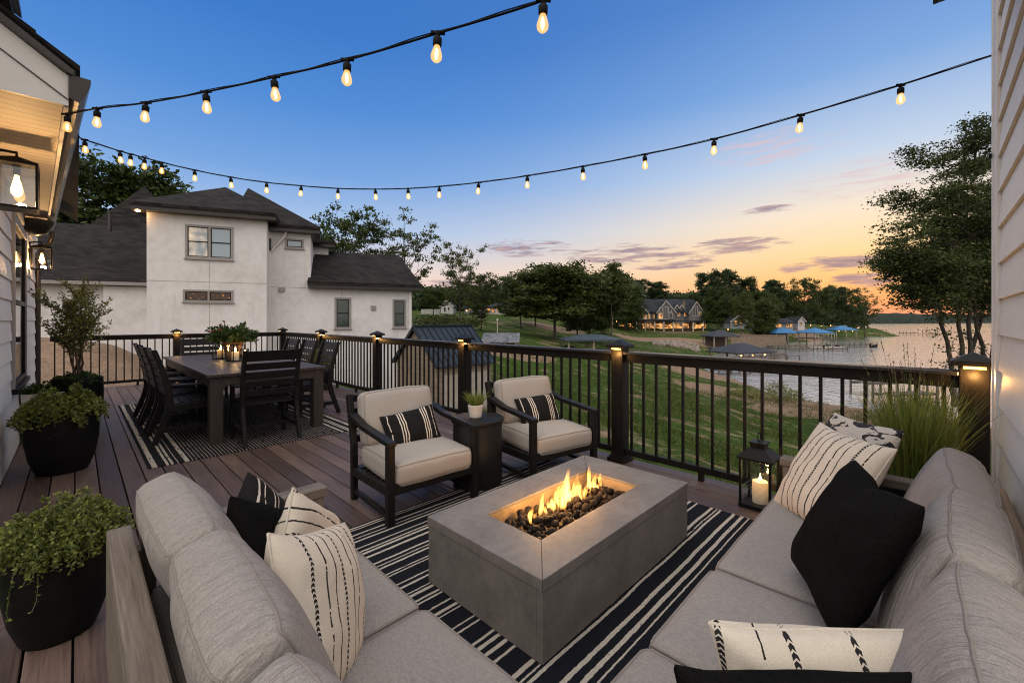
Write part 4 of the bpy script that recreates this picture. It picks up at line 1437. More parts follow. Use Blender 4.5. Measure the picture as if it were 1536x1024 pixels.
sub(MB().box(WX + 0.0015, WINY0 + t_ + 0.04, WINZ0 + 0.02, WX + 0.010, WINY1 - t_ - 0.04, WINZ1 - t_ - 0.01), 'pane', WGLASS, win, house)
# eaves
SZ = 2.69
FN, FF = -0.035, -0.31          # fascia x near and far
GN, GF = 0.062, -0.225          # gutter lip near and far
EY0, EY1 = 3.74, 9.5
mb = MB()
mb.prism([(WX - 0.1, EY0 + 0.02, SZ), (FN - 0.022, EY0 + 0.02, SZ), (FF - 0.022, EY1, SZ), (WX - 0.1, EY1, SZ)], (0, 0, 0.02))
mb.build('soffit', SOFF, house, world=True)
MB().prism([(FN - 0.02, EY0 + 0.021, SZ - 0.03), (FN, EY0 + 0.021, SZ - 0.03), (FF, EY1, SZ - 0.03), (FF - 0.02, EY1, SZ - 0.03)], (0, 0, 0.22)).build('fascia', TRIM, house, world=True)
mb = MB()
def gut(x, y): return [(x[0], y, 2.72), (x[0] + (x[1] - x[0]) * 0.45, y, 2.70), (x[0] + (x[1] - x[0]) * 0.8, y, 2.76), (x[1], y, 2.83), (x[1], y, 2.855), (x[1] - 0.012, y, 2.855), (x[0] + (x[1] - x[0]) * 0.7, y, 2.77), (x[0], y, 2.75)]
g0, g1 = gut((FN + 0.001, GN), EY0 - 0.01), gut((FF + 0.001, GF), EY1 + 0.02)
n = len(g0)
mb.add(g0 + g1, [tuple(range(n)), tuple(reversed(range(n, 2 * n)))] + [(i, n + i, n + (i + 1) % n, (i + 1) % n) for i in range(n)])
# end cap
mb.add([(FN, EY0 - 0.012, 2.72), (FN + 0.045, EY0 - 0.012, 2.70), (GN, EY0 - 0.012, 2.83), (GN, EY0 - 0.012, 2.86), (FN, EY0 - 0.012, 2.86)], [(0, 1, 2, 3, 4)])
mb.build('gutter', GUTTER, house, world=True)
SL = 0.72
mb = MB()
rx = FN
mb.prism([(rx, EY0, SZ - 0.02), (rx, EY0, SZ + 0.16), (rx - 1.6, EY0, SZ + 0.16 + 1.6 * SL), (rx - 1.6, EY0, SZ - 0.02)], (0, 0.019, 0))
mb.build('gable_board', TRIM, house, world=True)
MB().bar((rx, EY0 - 0.004, SZ + 0.015), (rx - 1.6, EY0 - 0.004, SZ + 0.015 + 1.6 * SL), 0.006, 0.006).build('board_joint', GUTTER, house, world=True)
MB().bar((rx + 0.02, EY0 - 0.012, SZ + 0.175), (rx - 1.6, EY0 - 0.012, SZ + 0.19 + 1.6 * SL), 0.05, 0.03).build('rake_trim', GUTTER, house, world=True)
mb = MB()
mb.prism([(rx + 0.055, EY0 - 0.06, SZ + 0.175), (rx - 1.6, EY0 - 0.06, SZ + 0.215 + 1.6 * SL), (rx - 1.6, EY0 - 0.06, SZ + 0.245 + 1.6 * SL), (rx + 0.06, EY0 - 0.06, SZ + 0.20)], (0, 0.0, 0.0))
mb = MB()
for k in range(9):
    xa, xb = rx + 0.05 - k * 0.18, rx + 0.05 - (k + 1) * 0.18
    za, zb = SZ + 0.205 + (rx + 0.05 - xa) * SL, SZ + 0.205 + (rx + 0.05 - xb) * SL
    mb.prism([(xa, EY0 - 0.045, za - 0.012), (xb, EY0 - 0.045, zb - 0.012), (xb, EY0 - 0.045, zb + 0.006), (xa, EY0 - 0.045, za + 0.020)], (0, EY1 - EY0, 0))
mb.build('roof', SHING, house, world=True)
MB().box(-1.4, 2.9, 3.66, -0.335, 5.05, 3.72).prism([(-0.30, 2.9, 3.721), (-0.30, 2.9, 3.76), (-1.5, 2.9, 4.6), (-1.5, 2.9, 4.5)], (0, 2.17, 0)).build('upper_eave', GUTTER, house, world=True)
# downspout with elbow at the far end
MB().tube([(FF + 0.05, EY1 - 0.02, 2.71), (FF + 0.05, EY1 - 0.02, 2.62), (FF + 0.02, EY1, 2.52), (-0.38, EY1 + 0.2, 2.44), (-0.425, EY1 + 0.45, 2.38), (-0.425, EY1 + 0.48, 2.2), (-0.425, EY1 + 0.48, 0.08)], 0.032, 10).build('downspout', GUTTER, house, world=True, smooth=50)
# dark hopper-shaped piece under the eave, for the far eave return
MB().lathe([(0.02, -0.16), (0.10, -0.12), (0.16, -0.02), (0.17, 0.03), (0.03, 0.06)], 20, (-0.36, 8.1, 2.60)).build('eave_hopper', GUTTER, house, world=True, smooth=40)

# wall lanterns
BULB = emat('lamp_bulb', (1.0, 0.56, 0.18), 9.0)
def sconce(label, loc, sc, first=None):
    if first is not None: return copy_tree(first, loc, 0, label, sc)
    t = thing('wall_lantern', label, 'wall lantern', loc, 0, 'wall lanterns on the clapboard house')
    w, h = 0.125, 0.36            # half width, glass height; local -x is the wall
    MB().box(-0.145, -0.07, 0.10, -0.13, 0.07, 0.46).build('back_plate', BLACK, t, bevel=0.003)
    MB().tube([(-0.135, 0, 0.45), (-0.08, 0, 0.47), (0, 0, 0.47), (0, 0, 0.43)], 0.012, 8).build('arm', BLACK, t, smooth=50)
    mb = MB()
    mb.box(-w, -w, 0, w, w, 0.018)
    mb.box(-w, -w, h, w, w, h + 0.022)
    mb.add([(-w, -w, h + 0.0222), (w, -w, h + 0.0222), (w, w, h + 0.0222), (-w, w, h + 0.0222), (-0.02, -0.02, h + 0.075), (0.02, -0.02, h + 0.075), (0.02, 0.02, h + 0.075), (-0.02, 0.02, h + 0.075)], [(0, 3, 2, 1), (4, 5, 6, 7), (0, 1, 5, 4), (1, 2, 6, 5), (2, 3, 7, 6), (3, 0, 4, 7)])
    for sx in (-1, 1):
        for sy in (-1, 1):
            mb.box(sx * (w - 0.009) - 0.008, sy * (w - 0.009) - 0.008, 0.018, sx * (w - 0.009) + 0.008, sy * (w - 0.009) + 0.008, h)
    mb.build('cage', BLACK, t, bevel=0.0015)
    for k in range(4):
        M = Matrix.Rotation(k * pi / 2, 4, 'Z')
        MB().box(-w + 0.018, w - 0.010, 0.0185, w - 0.018, w - 0.008, h - 0.0005, M).build('glass_pane', GLASS, t)
    MB().tube([(0, 0, h - 0.002), (0, 0, h - 0.075)], 0.022, 12).build('socket', BLACK, t, smooth=50)
    MB().lathe([(0.012, h - 0.076), (0.016, h - 0.10), (0.030, h - 0.17), (0.036, h - 0.20), (0.030, h - 0.23), (0.012, h - 0.25), (0.001, h - 0.254)], 16).build('bulb', BULB, t, smooth=180)
    return t
s1p = (-0.305, 4.74, 2.17)
s2p = (-0.335, 8.72, 2.06)
sc1 = sconce('black framed wall lantern with glowing bulb under the eave, before the window', s1p, 1)
sc1.scale = (0.88, 0.88, 0.88)
sconce('smaller looking lit wall lantern past the window, against the dark shingled roof', s2p, 0.80, sc1)
point('lantern_glow', (s1p[0] + 0.01, s1p[1], s1p[2] + 0.06), 28.0, (1.0, 0.56, 0.22), 0.03)
point('lantern_glow', (s2p[0] + 0.01, s2p[1], s2p[2] + 0.05), 34.0, (1.0, 0.56, 0.22), 0.03)

# ------------------------------------------------------------------ clapboard wall at the other side
hw_ = thing('house_wing', 'white clapboard house corner rising behind the sofa and ornamental grass', 'house', (3.5, -0.25, 0))
lap_wall(-0.272, 1.5, 3.36, -0.185, 4.2, 1, 'x', hw_, exp=0.185)
MB().box(1.5, -0.40, -0.3, 3.40, -0.273, 4.2).build('wall_core', TRIM, hw_, world=True)
MB().box(3.361, -0.275, 0.0, 3.47, -0.245, 4.2).box(3.4705, -0.40, 0.0, 3.492, -0.2385, 4.2).build('corner_board', TRIM, hw_, world=True, bevel=0.003)
MB().box(1.5, -0.244, 2.84, 2.74, -0.03, 2.86).build('soffit', SOFF, hw_, world=True)
MB().box(1.5, -0.029, 2.82, 2.76, -0.009, 2.98).box(2.7405, -0.244, 2.82, 2.76, -0.0295, 2.98).build('fascia', GUTTER, hw_, world=True)
MB().tube([(3.47, -0.237, 2.26), (3.47, -0.226, 2.26)], 0.014, 12).build('wall_cap', BLACK, hw_, world=True)

# ------------------------------------------------------------------ neighbour's house
m, nt, b = newmat('white_stucco')
v = nt.obj()
n1 = nt.noise(v, 0.55, 5, 0.65, dist=0.5)
n2 = nt.noise(v, 3.5, 4, 0.6)
n3 = nt.noise(v, 45, 3, 0.6)
f = nt.math('ADD', nt.math('ADD', nt.math('MULTIPLY', n1, 0.5), nt.math('MULTIPLY', n2, 0.32)), nt.math('MULTIPLY', n3, 0.18))
c = nt.ramp(f, [(0.3, (0.47, 0.445, 0.43)), (0.5, (0.635, 0.615, 0.60)), (0.7, (0.74, 0.725, 0.715))])
s = nt.sep(v)
run = nt.noise(nt.mapped(v, (3.0, 3.0, 0.25)), 1.2, 4, 0.6)
c = nt.mix(nt.math('MULTIPLY', nt.math('GREATER_THAN', run, 0.62), 0.10), c, (0.30, 0.27, 0.24))
nt.link(c, b.inputs['Base Color'])
b.inputs['Roughness'].default_value = 0.85
b.inputs['Specular IOR Level'].default_value = 0.2
nt.link(nt.bump(nt.math('ADD', n3, nt.math('MULTIPLY', n2, 0.7)), 0.35, 0.02), b.inputs['Normal'])
STUCCO = m
HD = 17.0
HU = (220 - CX) / FPX * HD
HE1 = (RT * 2.394 + FW).normalized()
HE2 = Vector((-HE1.y, HE1.x, 0))
HO = UV(HU, HD, 0)
HROT = math.atan2(HE1.y, HE1.x)
nh = thing('neighbour_house', 'white stucco two storey house with dark hipped roofs beyond the dining table', 'house', HO, HROT)
def hp_(px, py, yl):
    """pixel ray met with the house plane local y = yl -> local x, z"""
    r = FW + RT * ((px - CX) / FPX)
    d = (yl + HO.dot(HE2)) / r.dot(HE2)
    p = r * d - HO
    return p.dot(HE1), EYE - (py - HY) * d / FPX
GB = -2.9
Y2 = 0.9
xm = hp_(400, 300, 0)[0]
ez = hp_(310, 325, 0)[1]
x2 = hp_(466, 300, Y2)[0]
ez2 = hp_(440, 350, Y2)[1]
x3 = hp_(618, 400, Y2)[0]
ez3 = hp_(540, 434, Y2)[1]
YW = 1.8
xw0 = hp_(-60, 400, YW)[0]
ezw = hp_(130, 427, YW)[1]
MB().box(0, 0, GB, xm, 7, ez).build('wall', STUCCO, nh)
MB().box(xm + 0.001, Y2, GB, x2, 8, ez2).build('wall', STUCCO, nh)
MB().box(x2 + 0.001, Y2 + 0.002, GB, x3, 7, ez3).build('wall', STUCCO, nh)
MB().box(xw0, YW, GB, -0.001, 8, ezw).build('wall', STUCCO, nh)
xo = hp_(155, 450, YW - 0.25)[0]
MB().box(xo, YW - 0.25, GB, -0.002, YW - 0.001, ezw - 0.05).build('wall', STUCCO, nh)
def hip(x0, x1, y0, y1, z, apx, apy, apz, name='roof', ridge=None, ft=0.16):
    """hip roof over a rectangle; ridge = (x, y) of a second apex or None for a point"""
    mb = MB()
    b4 = [(x0, y0), (x1, y0), (x1, y1), (x0, y1)]
    r2 = ridge or (apx, apy)
    vs = [(x, y, z) for x, y in b4] + [(x, y, z + ft) for x, y in b4] + [(apx, apy, apz), (r2[0], r2[1], apz)]
    fs = [(0, 3, 2, 1), (0, 1, 5, 4), (1, 2, 6, 5), (2, 3, 7, 6), (3, 0, 4, 7)]
    if ridge is None:
        fs += [(4, 5, 8), (5, 6, 8), (6, 7, 8), (7, 4, 8)]
        vs = vs[:9]
    elif abs(r2[1] - apy) > abs(r2[0] - apx):      # ridge runs back
        fs += [(4, 5, 8), (5, 6, 9, 8), (6, 7, 9), (7, 4, 8, 9)]
    else:                                            # ridge runs sideways
        fs += [(4, 5, 9, 8), (5, 6, 9), (6, 7, 8, 9), (7, 4, 8)]
    mb.add(vs, fs)
    o = mb.build(name, SHING, nh)
    # eaves board under the shingles
    MB().box(x0 + 0.02, y0 + 0.02, z - 0.14, x1 - 0.02, y1 - 0.02, z - 0.001).build('eaves', GUTTER, o)
    return o
ov = 0.42
apx, apz = hp_(313, 279, 3.0)
hip(-ov, xm + ov, -ov, 7.4, ez + 0.14, (xm) / 2, 2.9, apz, ridge=(xm / 2, 5.0))
apx, apz = hp_(372, 282, 4.6)
hip(xm - 1.5, x2 + ov, Y2 - ov, 8.4, ez2 + 0.14, apx, 4.6, apz)
hx0, hz0 = hp_(480, 348, 4.5)
hx1, _ = hp_(503, 362, 4.5)
hip(x2 - 0.5, hx1, 3.5, 8.0, ez2 + 0.02, x2, 5.5, ez2 + 0.55)
MB().box(x2 + 0.002, 3.9, ez3 + 1.2, hx1 - 0.35, 7.6, ez2 - 0.13).build('wall', STUCCO, nh)
rx0, rz0 = hp_(470, 376, 4.4)
rx1, _ = hp_(598, 383, 4.4)
hip(x2 - 0.12, x3 + ov, Y2 - ov, 8.2, ez3 + 0.13, x2 + 0.1, 4.4, rz0, ridge=(rx1, 4.4))
# wing with the long dark roof
wz = hp_(120, 336, 6.5)[1]
mb = MB()
a0, a1 = xw0 - 0.3, -0.01
mb.prism([(a0, YW - 0.45, ezw), (a0, YW - 0.45, ezw + 0.14), (a0, 6.5, wz), (a0, 11, ezw + 0.14), (a0, 11, ezw)], (a1 - a0, 0, 0))
wr_ = mb.build('roof', SHING, nh)
MB().box(a0, YW - 0.53, ezw - 0.02, a1, YW - 0.451, ezw + 0.12).build('gutter', GREYTRIM, wr_)
px_, pz_ = hp_(217, 279, 8.5)
bx0, bz_ = hp_(143, 338, 8.5)
hip(bx0, px_ + (px_ - bx0), 6.2, 11.5, wz - 0.9, px_, 8.5, pz_)
JOINT = mat('stucco_joint', (0.34, 0.31, 0.28), 0.9, 0.1)
def hwin(px0, py0, px1, py1, yl, cols=1, rail=True, glass=None, fr=0.085, lab=None):
    xa, za = hp_(px0, py0, yl)
    xb, _ = hp_(px1, py0, yl)
    _, zb = hp_(px0, py1, yl)
    mb = MB()
    y0, y1 = yl - 0.045, yl - 0.002
    mb.box(xa, y0, zb, xb, y1, zb + fr).box(xa, y0, za - fr, xb, y1, za).box(xa, y0, zb + fr, xa + fr, y1, za - fr).box(xb - fr, y0, zb + fr, xb, y1, za - fr)
    w = (xb - xa - fr) / cols
    for k in range(1, cols):
        mb.box(xa + fr / 2 + w * k - fr / 2, y0, zb + fr, xa + fr / 2 + w * k + fr / 2, y1, za - fr)
    win = mb.build('window', GREYTRIM, nh, bevel=0.004)
    MB().box(xa - 0.04, yl - 0.085, zb - 0.05, xb + 0.04, yl - 0.003, zb - 0.001).build('sill', GREYTRIM, win, bevel=0.005)
    for k in range(cols):
        c0, c1 = xa + fr + w * k, xa + w * (k + 1)
        sb = MB()
        e = 0.03
        z0, z1 = zb + fr, za - fr
        sb.box(c0, y0 + 0.012, z0, c1, y1 - 0.006, z0 + e).box(c0, y0 + 0.012, z1 - e, c1, y1 - 0.006, z1).box(c0, y0 + 0.012, z0 + e, c0 + e, y1 - 0.006, z1 - e).box(c1 - e, y0 + 0.012, z0 + e, c1, y1 - 0.006, z1 - e)
        if rail: sb.box(c0 + e, y0 + 0.012, (z0 + z1) / 2 - 0.02, c1 - e, y1 - 0.006, (z0 + z1) / 2 + 0.02)
        sb.build('sash', BLACK, win)
        MB().box(c0 + 0.005, y1 - 0.005, z0 + 0.005, c1 - 0.005, y1 - 0.001, z1 - 0.005).build('pane', (glass[k] if isinstance(glass, list) else glass) or WGLASS, win)
    return win
def litglass(name, base, glow, strength, scale=(1.2, 1.2, 1.2), thr=0.55):
    """a pane with lamps burning somewhere in the room behind it"""
    m, nt, b = newmat(name)
    v = nt.mapped(nt.obj(), scale)
    n = nt.noise(v, 2.0, 3, 0.6)
    mr = nt.new('ShaderNodeMapRange')
    nt.link(n, mr.inputs[0])
    mr.inputs[1].default_value = thr - (0.1 if thr < 0.6 else 0.02)
    mr.inputs[2].default_value = thr + (0.15 if thr < 0.6 else 0.10)
    b.inputs['Base Color'].default_value = (*base, 1)
    b.inputs['Roughness'].default_value = 0.08
    b.inputs['Emission Color'].default_value = (*glow, 1)
    nt.link(nt.math('MULTIPLY', nt.math('ADD', mr.outputs[0], 0.08 if thr < 0.6 else 0.02), strength), b.inputs['Emission Strength'])
    return m
m, nt, b = newmat('window_glass_painted_sky')
b.inputs['Base Color'].default_value = (0.26, 0.33, 0.37, 1)  # reflected sky painted into the pane's base colour
b.inputs['Roughness'].default_value = 0.06
b.inputs['Specular IOR Level'].default_value = 1.0
SKYPANE = m
LITP = litglass('window_glass_lamp', (0.26, 0.33, 0.37), (1.0, 0.66, 0.34), 0.5, (0.9, 0.9, 0.9), 0.56)  # base colour carries the same painted sky reflection
LITD = litglass('window_glass_party', (0.02, 0.015, 0.012), (1.0, 0.42, 0.10), 1.1, (4, 4, 5), 0.61)
GRNGL = mat('window_glass_green', (0.035, 0.055, 0.048), 0.1, 0.5, 1.5, spec=0.8)
hwin(278, 336, 350, 387, 0, 2, True, [LITP, SKYPANE])
hwin(275, 434, 350, 452.5, 0, 2, False, LITD, 0.075)
hwin(428, 357.5, 455.5, 372, Y2, 1, False, SKYPANE, 0.07)
hwin(502, 446, 526.5, 493, Y2, 1, True, GRNGL)
hwin(589, 448.5, 609, 491.5, Y2, 1, True, GRNGL)
mb = MB()
def jh(px0, px1, py, yl):
    xa, z = hp_((px0 + px1) / 2, py, yl)
    mb.box(hp_(px0, py, yl)[0], yl - 0.003, z - 0.012, hp_(px1, py, yl)[0], yl + 0.01, z + 0.012)
def jv(px, py0, py1, yl):
    x, za = hp_(px, py0, yl)
    mb.box(x - 0.012, yl - 0.0032, hp_(px, py1, yl)[1], x + 0.012, yl + 0.01, za)
jh(220.5, 399.5, 423, 0)
jv(314, 387, 433, 0)
jv(314, 453, 560, 0)
jh(402, 460, 431, Y2 - 0.0)
jv(513, 434, 445, Y2)
mb.build('joints', JOINT, nh)
dsx = hp_(402, 400, Y2 - 0.05)[0]
MB().tube([(dsx + 0.75, Y2 - 0.2, ez2 + 0.1), (dsx + 0.7, Y2 - 0.15, ez2 - 0.15), (dsx + 0.12, Y2 - 0.06, ez2 - 0.9)], 0.05, 8).build('gutter_arm', TRIM, nh, smooth=50)
MB().box(dsx + 0.02, Y2 - 0.09, GB, dsx + 0.11, Y2 - 0.005, ez2 + 0.0).build('downspout', TRIM, nh, bevel=0.01)
dsx = hp_(615, 440, Y2 - 0.05)[0]
MB().box(dsx - 0.04, Y2 - 0.09, GB, dsx + 0.05, Y2 - 0.005, ez3).build('downspout', TRIM, nh, bevel=0.01)
mx_, mz_ = hp_(422, 434, Y2)
MB().box(mx_ - 0.12, Y2 - 0.10, mz_ - 0.1, mx_ + 0.14, Y2 - 0.003, mz_ + 0.09).build('meter_box', GREYTRIM, nh, bevel=0.01)
sx_, sz_ = hp_(207, 316, -0.3)
MB().box(-0.30, -0.20, ez - 0.024, -0.18, -0.08, ez - 0.002).build('soffit_lamp', emat('soffit_lamp', (1.0, 0.55, 0.22), 30.0), nh)
pl_ = HO + HE1 * -0.24 + HE2 * -0.14
point('soffit_glow', (pl_.x, pl_.y, ez - 0.12), 14, (1.0, 0.55, 0.22), 0.05)
# roof vents and a wall vent
vx, vz = hp_(165, 322, 5.2)
MB().tube([(vx, 5.2, vz - 0.8), (vx, 5.2, vz + 0.10)], 0.07, 10).tube([(vx, 5.2, vz + 0.101), (vx, 5.2, vz + 0.16)], 0.11, 10).build('roof_vent', GUTTER, nh, smooth=50)
vx, vz = hp_(430, 320, 4.0)
MB().tube([(vx, 3.6, vz - 1.0), (vx, 3.6, vz - 0.1)], 0.05, 8).build('roof_vent', GUTTER, nh, smooth=50)
vx, vz = hp_(560, 462, Y2)
MB().box(vx - 0.12, Y2 - 0.05, vz - 0.12, vx + 0.12, Y2 - 0.003, vz + 0.12).build('wall_vent', GREYTRIM, nh, bevel=0.01)
# house side lamp bracket
bx_, bz2 = hp_(406, 368, Y2 - 0.05)
MB().box(bx_ - 0.16, Y2 - 0.14, bz2 - 0.25, bx_ + 0.02, Y2 - 0.004, bz2 + 0.3).build('shutter_box', GUTTER, nh, bevel=0.01)

# ------------------------------------------------------------------ blue roofed shed
SD = 17.0
ap = WP(620, 489, SD)
half, drop, leng = 1.62, 1.52, 3.0
gz_ = ground_xy(ap.x + 1.5, ap.y) - 0.25
shed = thing('shed', 'small shed with blue standing seam metal roof and tan siding, below the railing', 'shed', (ap.x, ap.y, gz_))
zr = ap.z - gz_
BLUEM = mat('blue_metal_roof', (0.014, 0.024, 0.038), 0.48, 0.25, 2, 0.05, 20, metal=0.2, spec=0.35)
m, nt, b = newmat('tan_board_siding')
v = nt.obj()
s = nt.sep(v)
l1 = nt.math('LESS_THAN', nt.math('FRACT', nt.math('DIVIDE', s[2], 0.2)), 0.10)
l2 = nt.math('LESS_THAN', nt.math('FRACT', nt.math('DIVIDE', s[1], 0.42)), 0.06)
c = nt.mix(nt.math('MULTIPLY', nt.math('MAXIMUM', l1, l2), 0.75), nt.ramp(nt.noise(v, 3, 4), [(0.3, (0.16, 0.12, 0.085)), (0.7, (0.25, 0.195, 0.14))]), (0.10, 0.075, 0.055))
nt.link(c, b.inputs['Base Color'])
b.inputs['Roughness'].default_value = 0.8
TAN = m
ins = 0.12
MB().prism([(ins, -half + 0.15, 0), (ins, -half + 0.15, zr - drop + 0.03), (ins, 0, zr - 0.10), (ins, half - 0.15, zr - drop + 0.03), (ins, half - 0.15, 0)], (leng - 2 * ins, 0, 0)).build('wall', TAN, shed)
MB().box(ins + 0.3, -half + 0.13, 0.0, leng - ins - 0.25, -half + 0.148, zr - drop - 0.35).build('side_panel', mat('weathered_white_boards', (0.34, 0.30, 0.25), 0.8, 0.25, 5), shed)
mb = MB()
for sg in (-1, 1):
    mb.prism([(0, 0, zr), (0, sg * half, zr - drop), (0, sg * half, zr - drop - 0.05), (0, 0, zr - 0.06)], (leng, 0, 0))
rf = mb.build('roof', BLUEM, shed)
mb = MB()
for k in range(11):
    x = 0.03 + k * (leng - 0.06) / 10
    for sg in (-1, 1):
        mb.bar((x, sg * 0.03, zr + 0.0), (x, sg * half, zr - drop + 0.03), 0.025, 0.03)
mb.build('seam_ribs', BLUEM, rf)
MB().bar((0, 0, zr + 0.03), (leng, 0, zr + 0.03), 0.16, 0.03).build('ridge_cap', BLUEM, rf)
mb = MB()
for sg in (-1, 1): mb.bar((-0.02, 0, zr - 0.05), (-0.02, sg * half, zr - drop - 0.03), 0.035, 0.12)
mb.build('rake_board', BLUEM, shed)
# ------------------------------------------------------------------ dining set
POLY = woodmat('black_poly_lumber', (0.008, 0.0075, 0.0075), (0.0125, 0.0115, 0.0115), (0.021, 0.019, 0.018), 2, 0.42, 1.0, 0.15, 0.12)
TTOP = woodmat('dark_table_boards', (0.030, 0.021, 0.018), (0.055, 0.040, 0.034), (0.090, 0.066, 0.056), 1, 0.42, 1.0, 0.2)
TX0, TX1, TY0, TY1, TZ = 0.985, 2.26, 5.57, 8.95, 0.775
tb = thing('dining_table', 'long dark slatted dining table with thick square legs, on the dining rug', 'dining table', ((TX0 + TX1) / 2, (TY0 + TY1) / 2, 0))
mb = MB()
nb = 9
w = (TX1 - TX0) / nb
for i in range(nb):
    mb.box(TX0 + i * w + 0.002, TY0, TZ - 0.032, TX0 + (i + 1) * w - 0.002, TY1, TZ)
mb.build('tabletop', TTOP, tb, world=True, bevel=0.003)
mb = MB()
i0 = 0.035
mb.box(TX0 + i0, TY0 + i0, TZ - 0.14, TX1 - i0, TY0 + i0 + 0.04, TZ - 0.033).box(TX0 + i0, TY1 - i0 - 0.04, TZ - 0.14, TX1 - i0, TY1 - i0, TZ - 0.033)
mb.box(TX0 + i0, TY0 + i0 + 0.04, TZ - 0.14, TX0 + i0 + 0.04, TY1 - i0 - 0.04, TZ - 0.033).box(TX1 - i0 - 0.04, TY0 + i0 + 0.04, TZ - 0.14, TX1 - i0, TY1 - i0 - 0.04, TZ - 0.033)
mb.build('apron', TTOP, tb, world=True, bevel=0.003)
TLEG = woodmat('dark_table_legs', (0.026, 0.020, 0.018), (0.042, 0.032, 0.028), (0.060, 0.047, 0.041), 2, 0.5, 1.0, 0.2)
for x in (TX0 + 0.03, TX1 - 0.15):
    for y in (TY0 + 0.03, TY1 - 0.15):
        MB().box(x, y, 0, x + 0.125, y + 0.125, TZ - 0.0335).build('leg', TLEG, tb, world=True, bevel=0.006)

def dining_chair(label, loc, rz, first=None):
    """sitter looks to -y, origin under the seat"""
    if first is not None: return copy_tree(first, loc, rz, label)
    t = thing('dining_chair', label, 'dining chair', loc, rz, 'black slatted chairs round the dining table')
    hw = 0.275
    for sx in (-1, 1):
        x = sx * hw
        prof_f = [(0.375, 0.0), (0.325, 0.15), (0.275, 0.30), (0.245, 0.43), (0.255, 0.60), (0.300, 0.82), (0.365, 1.045)]
        th = [0.055, 0.06, 0.066, 0.072, 0.066, 0.056, 0.045]
        poly = [(x - 0.019, y, z) for y, z in prof_f] + [(x - 0.019, y - t_, z) for (y, z), t_ in reversed(list(zip(prof_f, th)))]
        MB().prism(poly, (0.038, 0, 0)).build('leg', POLY, t, bevel=0.004)
        MB().prism([(x - 0.019, -0.235, 0), (x - 0.019, -0.18, 0), (x - 0.019, -0.165, 0.62), (x - 0.019, -0.235, 0.62)], (0.038, 0, 0)).build('leg', POLY, t, bevel=0.004)
        ax_ = x + sx * 0.012
        MB().prism([(ax_ - 0.04, -0.275, 0.6205), (ax_ - 0.04, -0.275, 0.645), (ax_ - 0.04, 0.19, 0.657), (ax_ - 0.04, 0.19, 0.633)], (0.08, 0, 0)).build('arm_rest', POLY, t, bevel=0.006)
        MB().bar((x, -0.165, 0.16), (x, 0.275, 0.16), 0.03, 0.05).build('side_stretcher', POLY, t, bevel=0.003)
        MB().bar((x, -0.168, 0.40), (x, 0.19, 0.39), 0.034, 0.075).build('side_rail', POLY, t, bevel=0.003)
    MB().bar((-hw + 0.0195, 0.05, 0.16), (hw - 0.0195, 0.05, 0.16), 0.05, 0.03).build('cross_stretcher', POLY, t, bevel=0.003)
    MB().bar((-hw + 0.0195, -0.20, 0.395), (hw - 0.0195, -0.20, 0.395), 0.03, 0.08).build('front_rail', POLY, t, bevel=0.003)
    mb = MB()
    for k in range(5):
        y = -0.255 + k * 0.088
        mb.box(-hw + 0.0195, y, 0.437 - 0.004 * k, hw - 0.0195, y + 0.080, 0.457 - 0.004 * k)
    mb.build('seat', POLY, t, bevel=0.003)
    for z0, z1 in ((0.53, 0.605), (0.628, 0.703), (0.726, 0.801), (0.824, 0.899), (0.922, 1.035)):
        def yy(z): return 0.222 + max(0, z - 0.55) * 0.205 + max(0, z - 0.8) * 0.10
        MB().prism([(-hw + 0.0195, yy(z0), z0), (-hw + 0.0195, yy(z1), z1), (-hw + 0.0195, yy(z1) + 0.022, z1), (-hw + 0.0195, yy(z0) + 0.022, z0)], (2 * hw - 0.039, 0, 0)).build('back_slat', POLY, t, bevel=0.003)
    return t
xc = (TX0 + TX1) / 2 - 0.06
c0 = dining_chair('black slatted chair at the near head of the dining table', (xc - 0.03, 5.60, 0), pi)
c0.location.y = 5.55
chs = [((0.93, 6.28), pi / 2, 'black chair nearest the round planters, on the planter side of the table'), ((0.92, 7.02), pi / 2, 'middle black chair of the three on the planter side of the dining table'), ((0.92, 7.78), pi / 2, 'last black chair on the planter side, toward the far railing'),
       ((2.38, 6.55), -pi / 2, 'black chair on the lake side of the table, nearest the beige armchairs'), ((2.38, 7.35), -pi / 2, 'middle black chair of the three on the lake side of the dining table'), ((2.38, 8.15), -pi / 2, 'last black chair on the lake side, toward the corner post'),
       ((1.56, 9.02), 0, 'black slatted chair at the far head of the table, behind the candle lanterns')]
for (x, y), rz, lab in chs:
    dining_chair(lab, (x, y, 0), rz, c0)

# ------------------------------------------------------------------ plants
G_FERN = leafmat('fern_green', [(0.040, 0.060, 0.012), (0.135, 0.165, 0.030), (0.30, 0.29, 0.075)], 0.3, patch=6)
G_DARK = leafmat('dark_leaf_green', [(0.014, 0.035, 0.009), (0.040, 0.075, 0.016), (0.085, 0.115, 0.028)], 0.25, patch=6)
G_OLIVE = leafmat('olive_leaf_green', [(0.060, 0.078, 0.022), (0.165, 0.180, 0.052), (0.34, 0.32, 0.105)], 0.3, patch=4)
G_GRASS = leafmat('ornamental_grass_green', [(0.075, 0.115, 0.018), (0.19, 0.235, 0.045), (0.36, 0.33, 0.09)], 0.5, patch=3)
G_RED = leafmat('red_flower', [(0.10, 0.010, 0.010), (0.20, 0.022, 0.015), (0.30, 0.07, 0.02)], 0.25, patch=6)
STEM = mat('brown_stem', (0.070, 0.045, 0.028), 0.8, 0.3, 20, 0.4, 60)
GSTEM = mat('green_stem', (0.06, 0.075, 0.022), 0.7, 0.3, 20)
SOILM = mat('potting_soil', (0.022, 0.016, 0.012), 0.95, 0.5, 20, 0.8, 80)
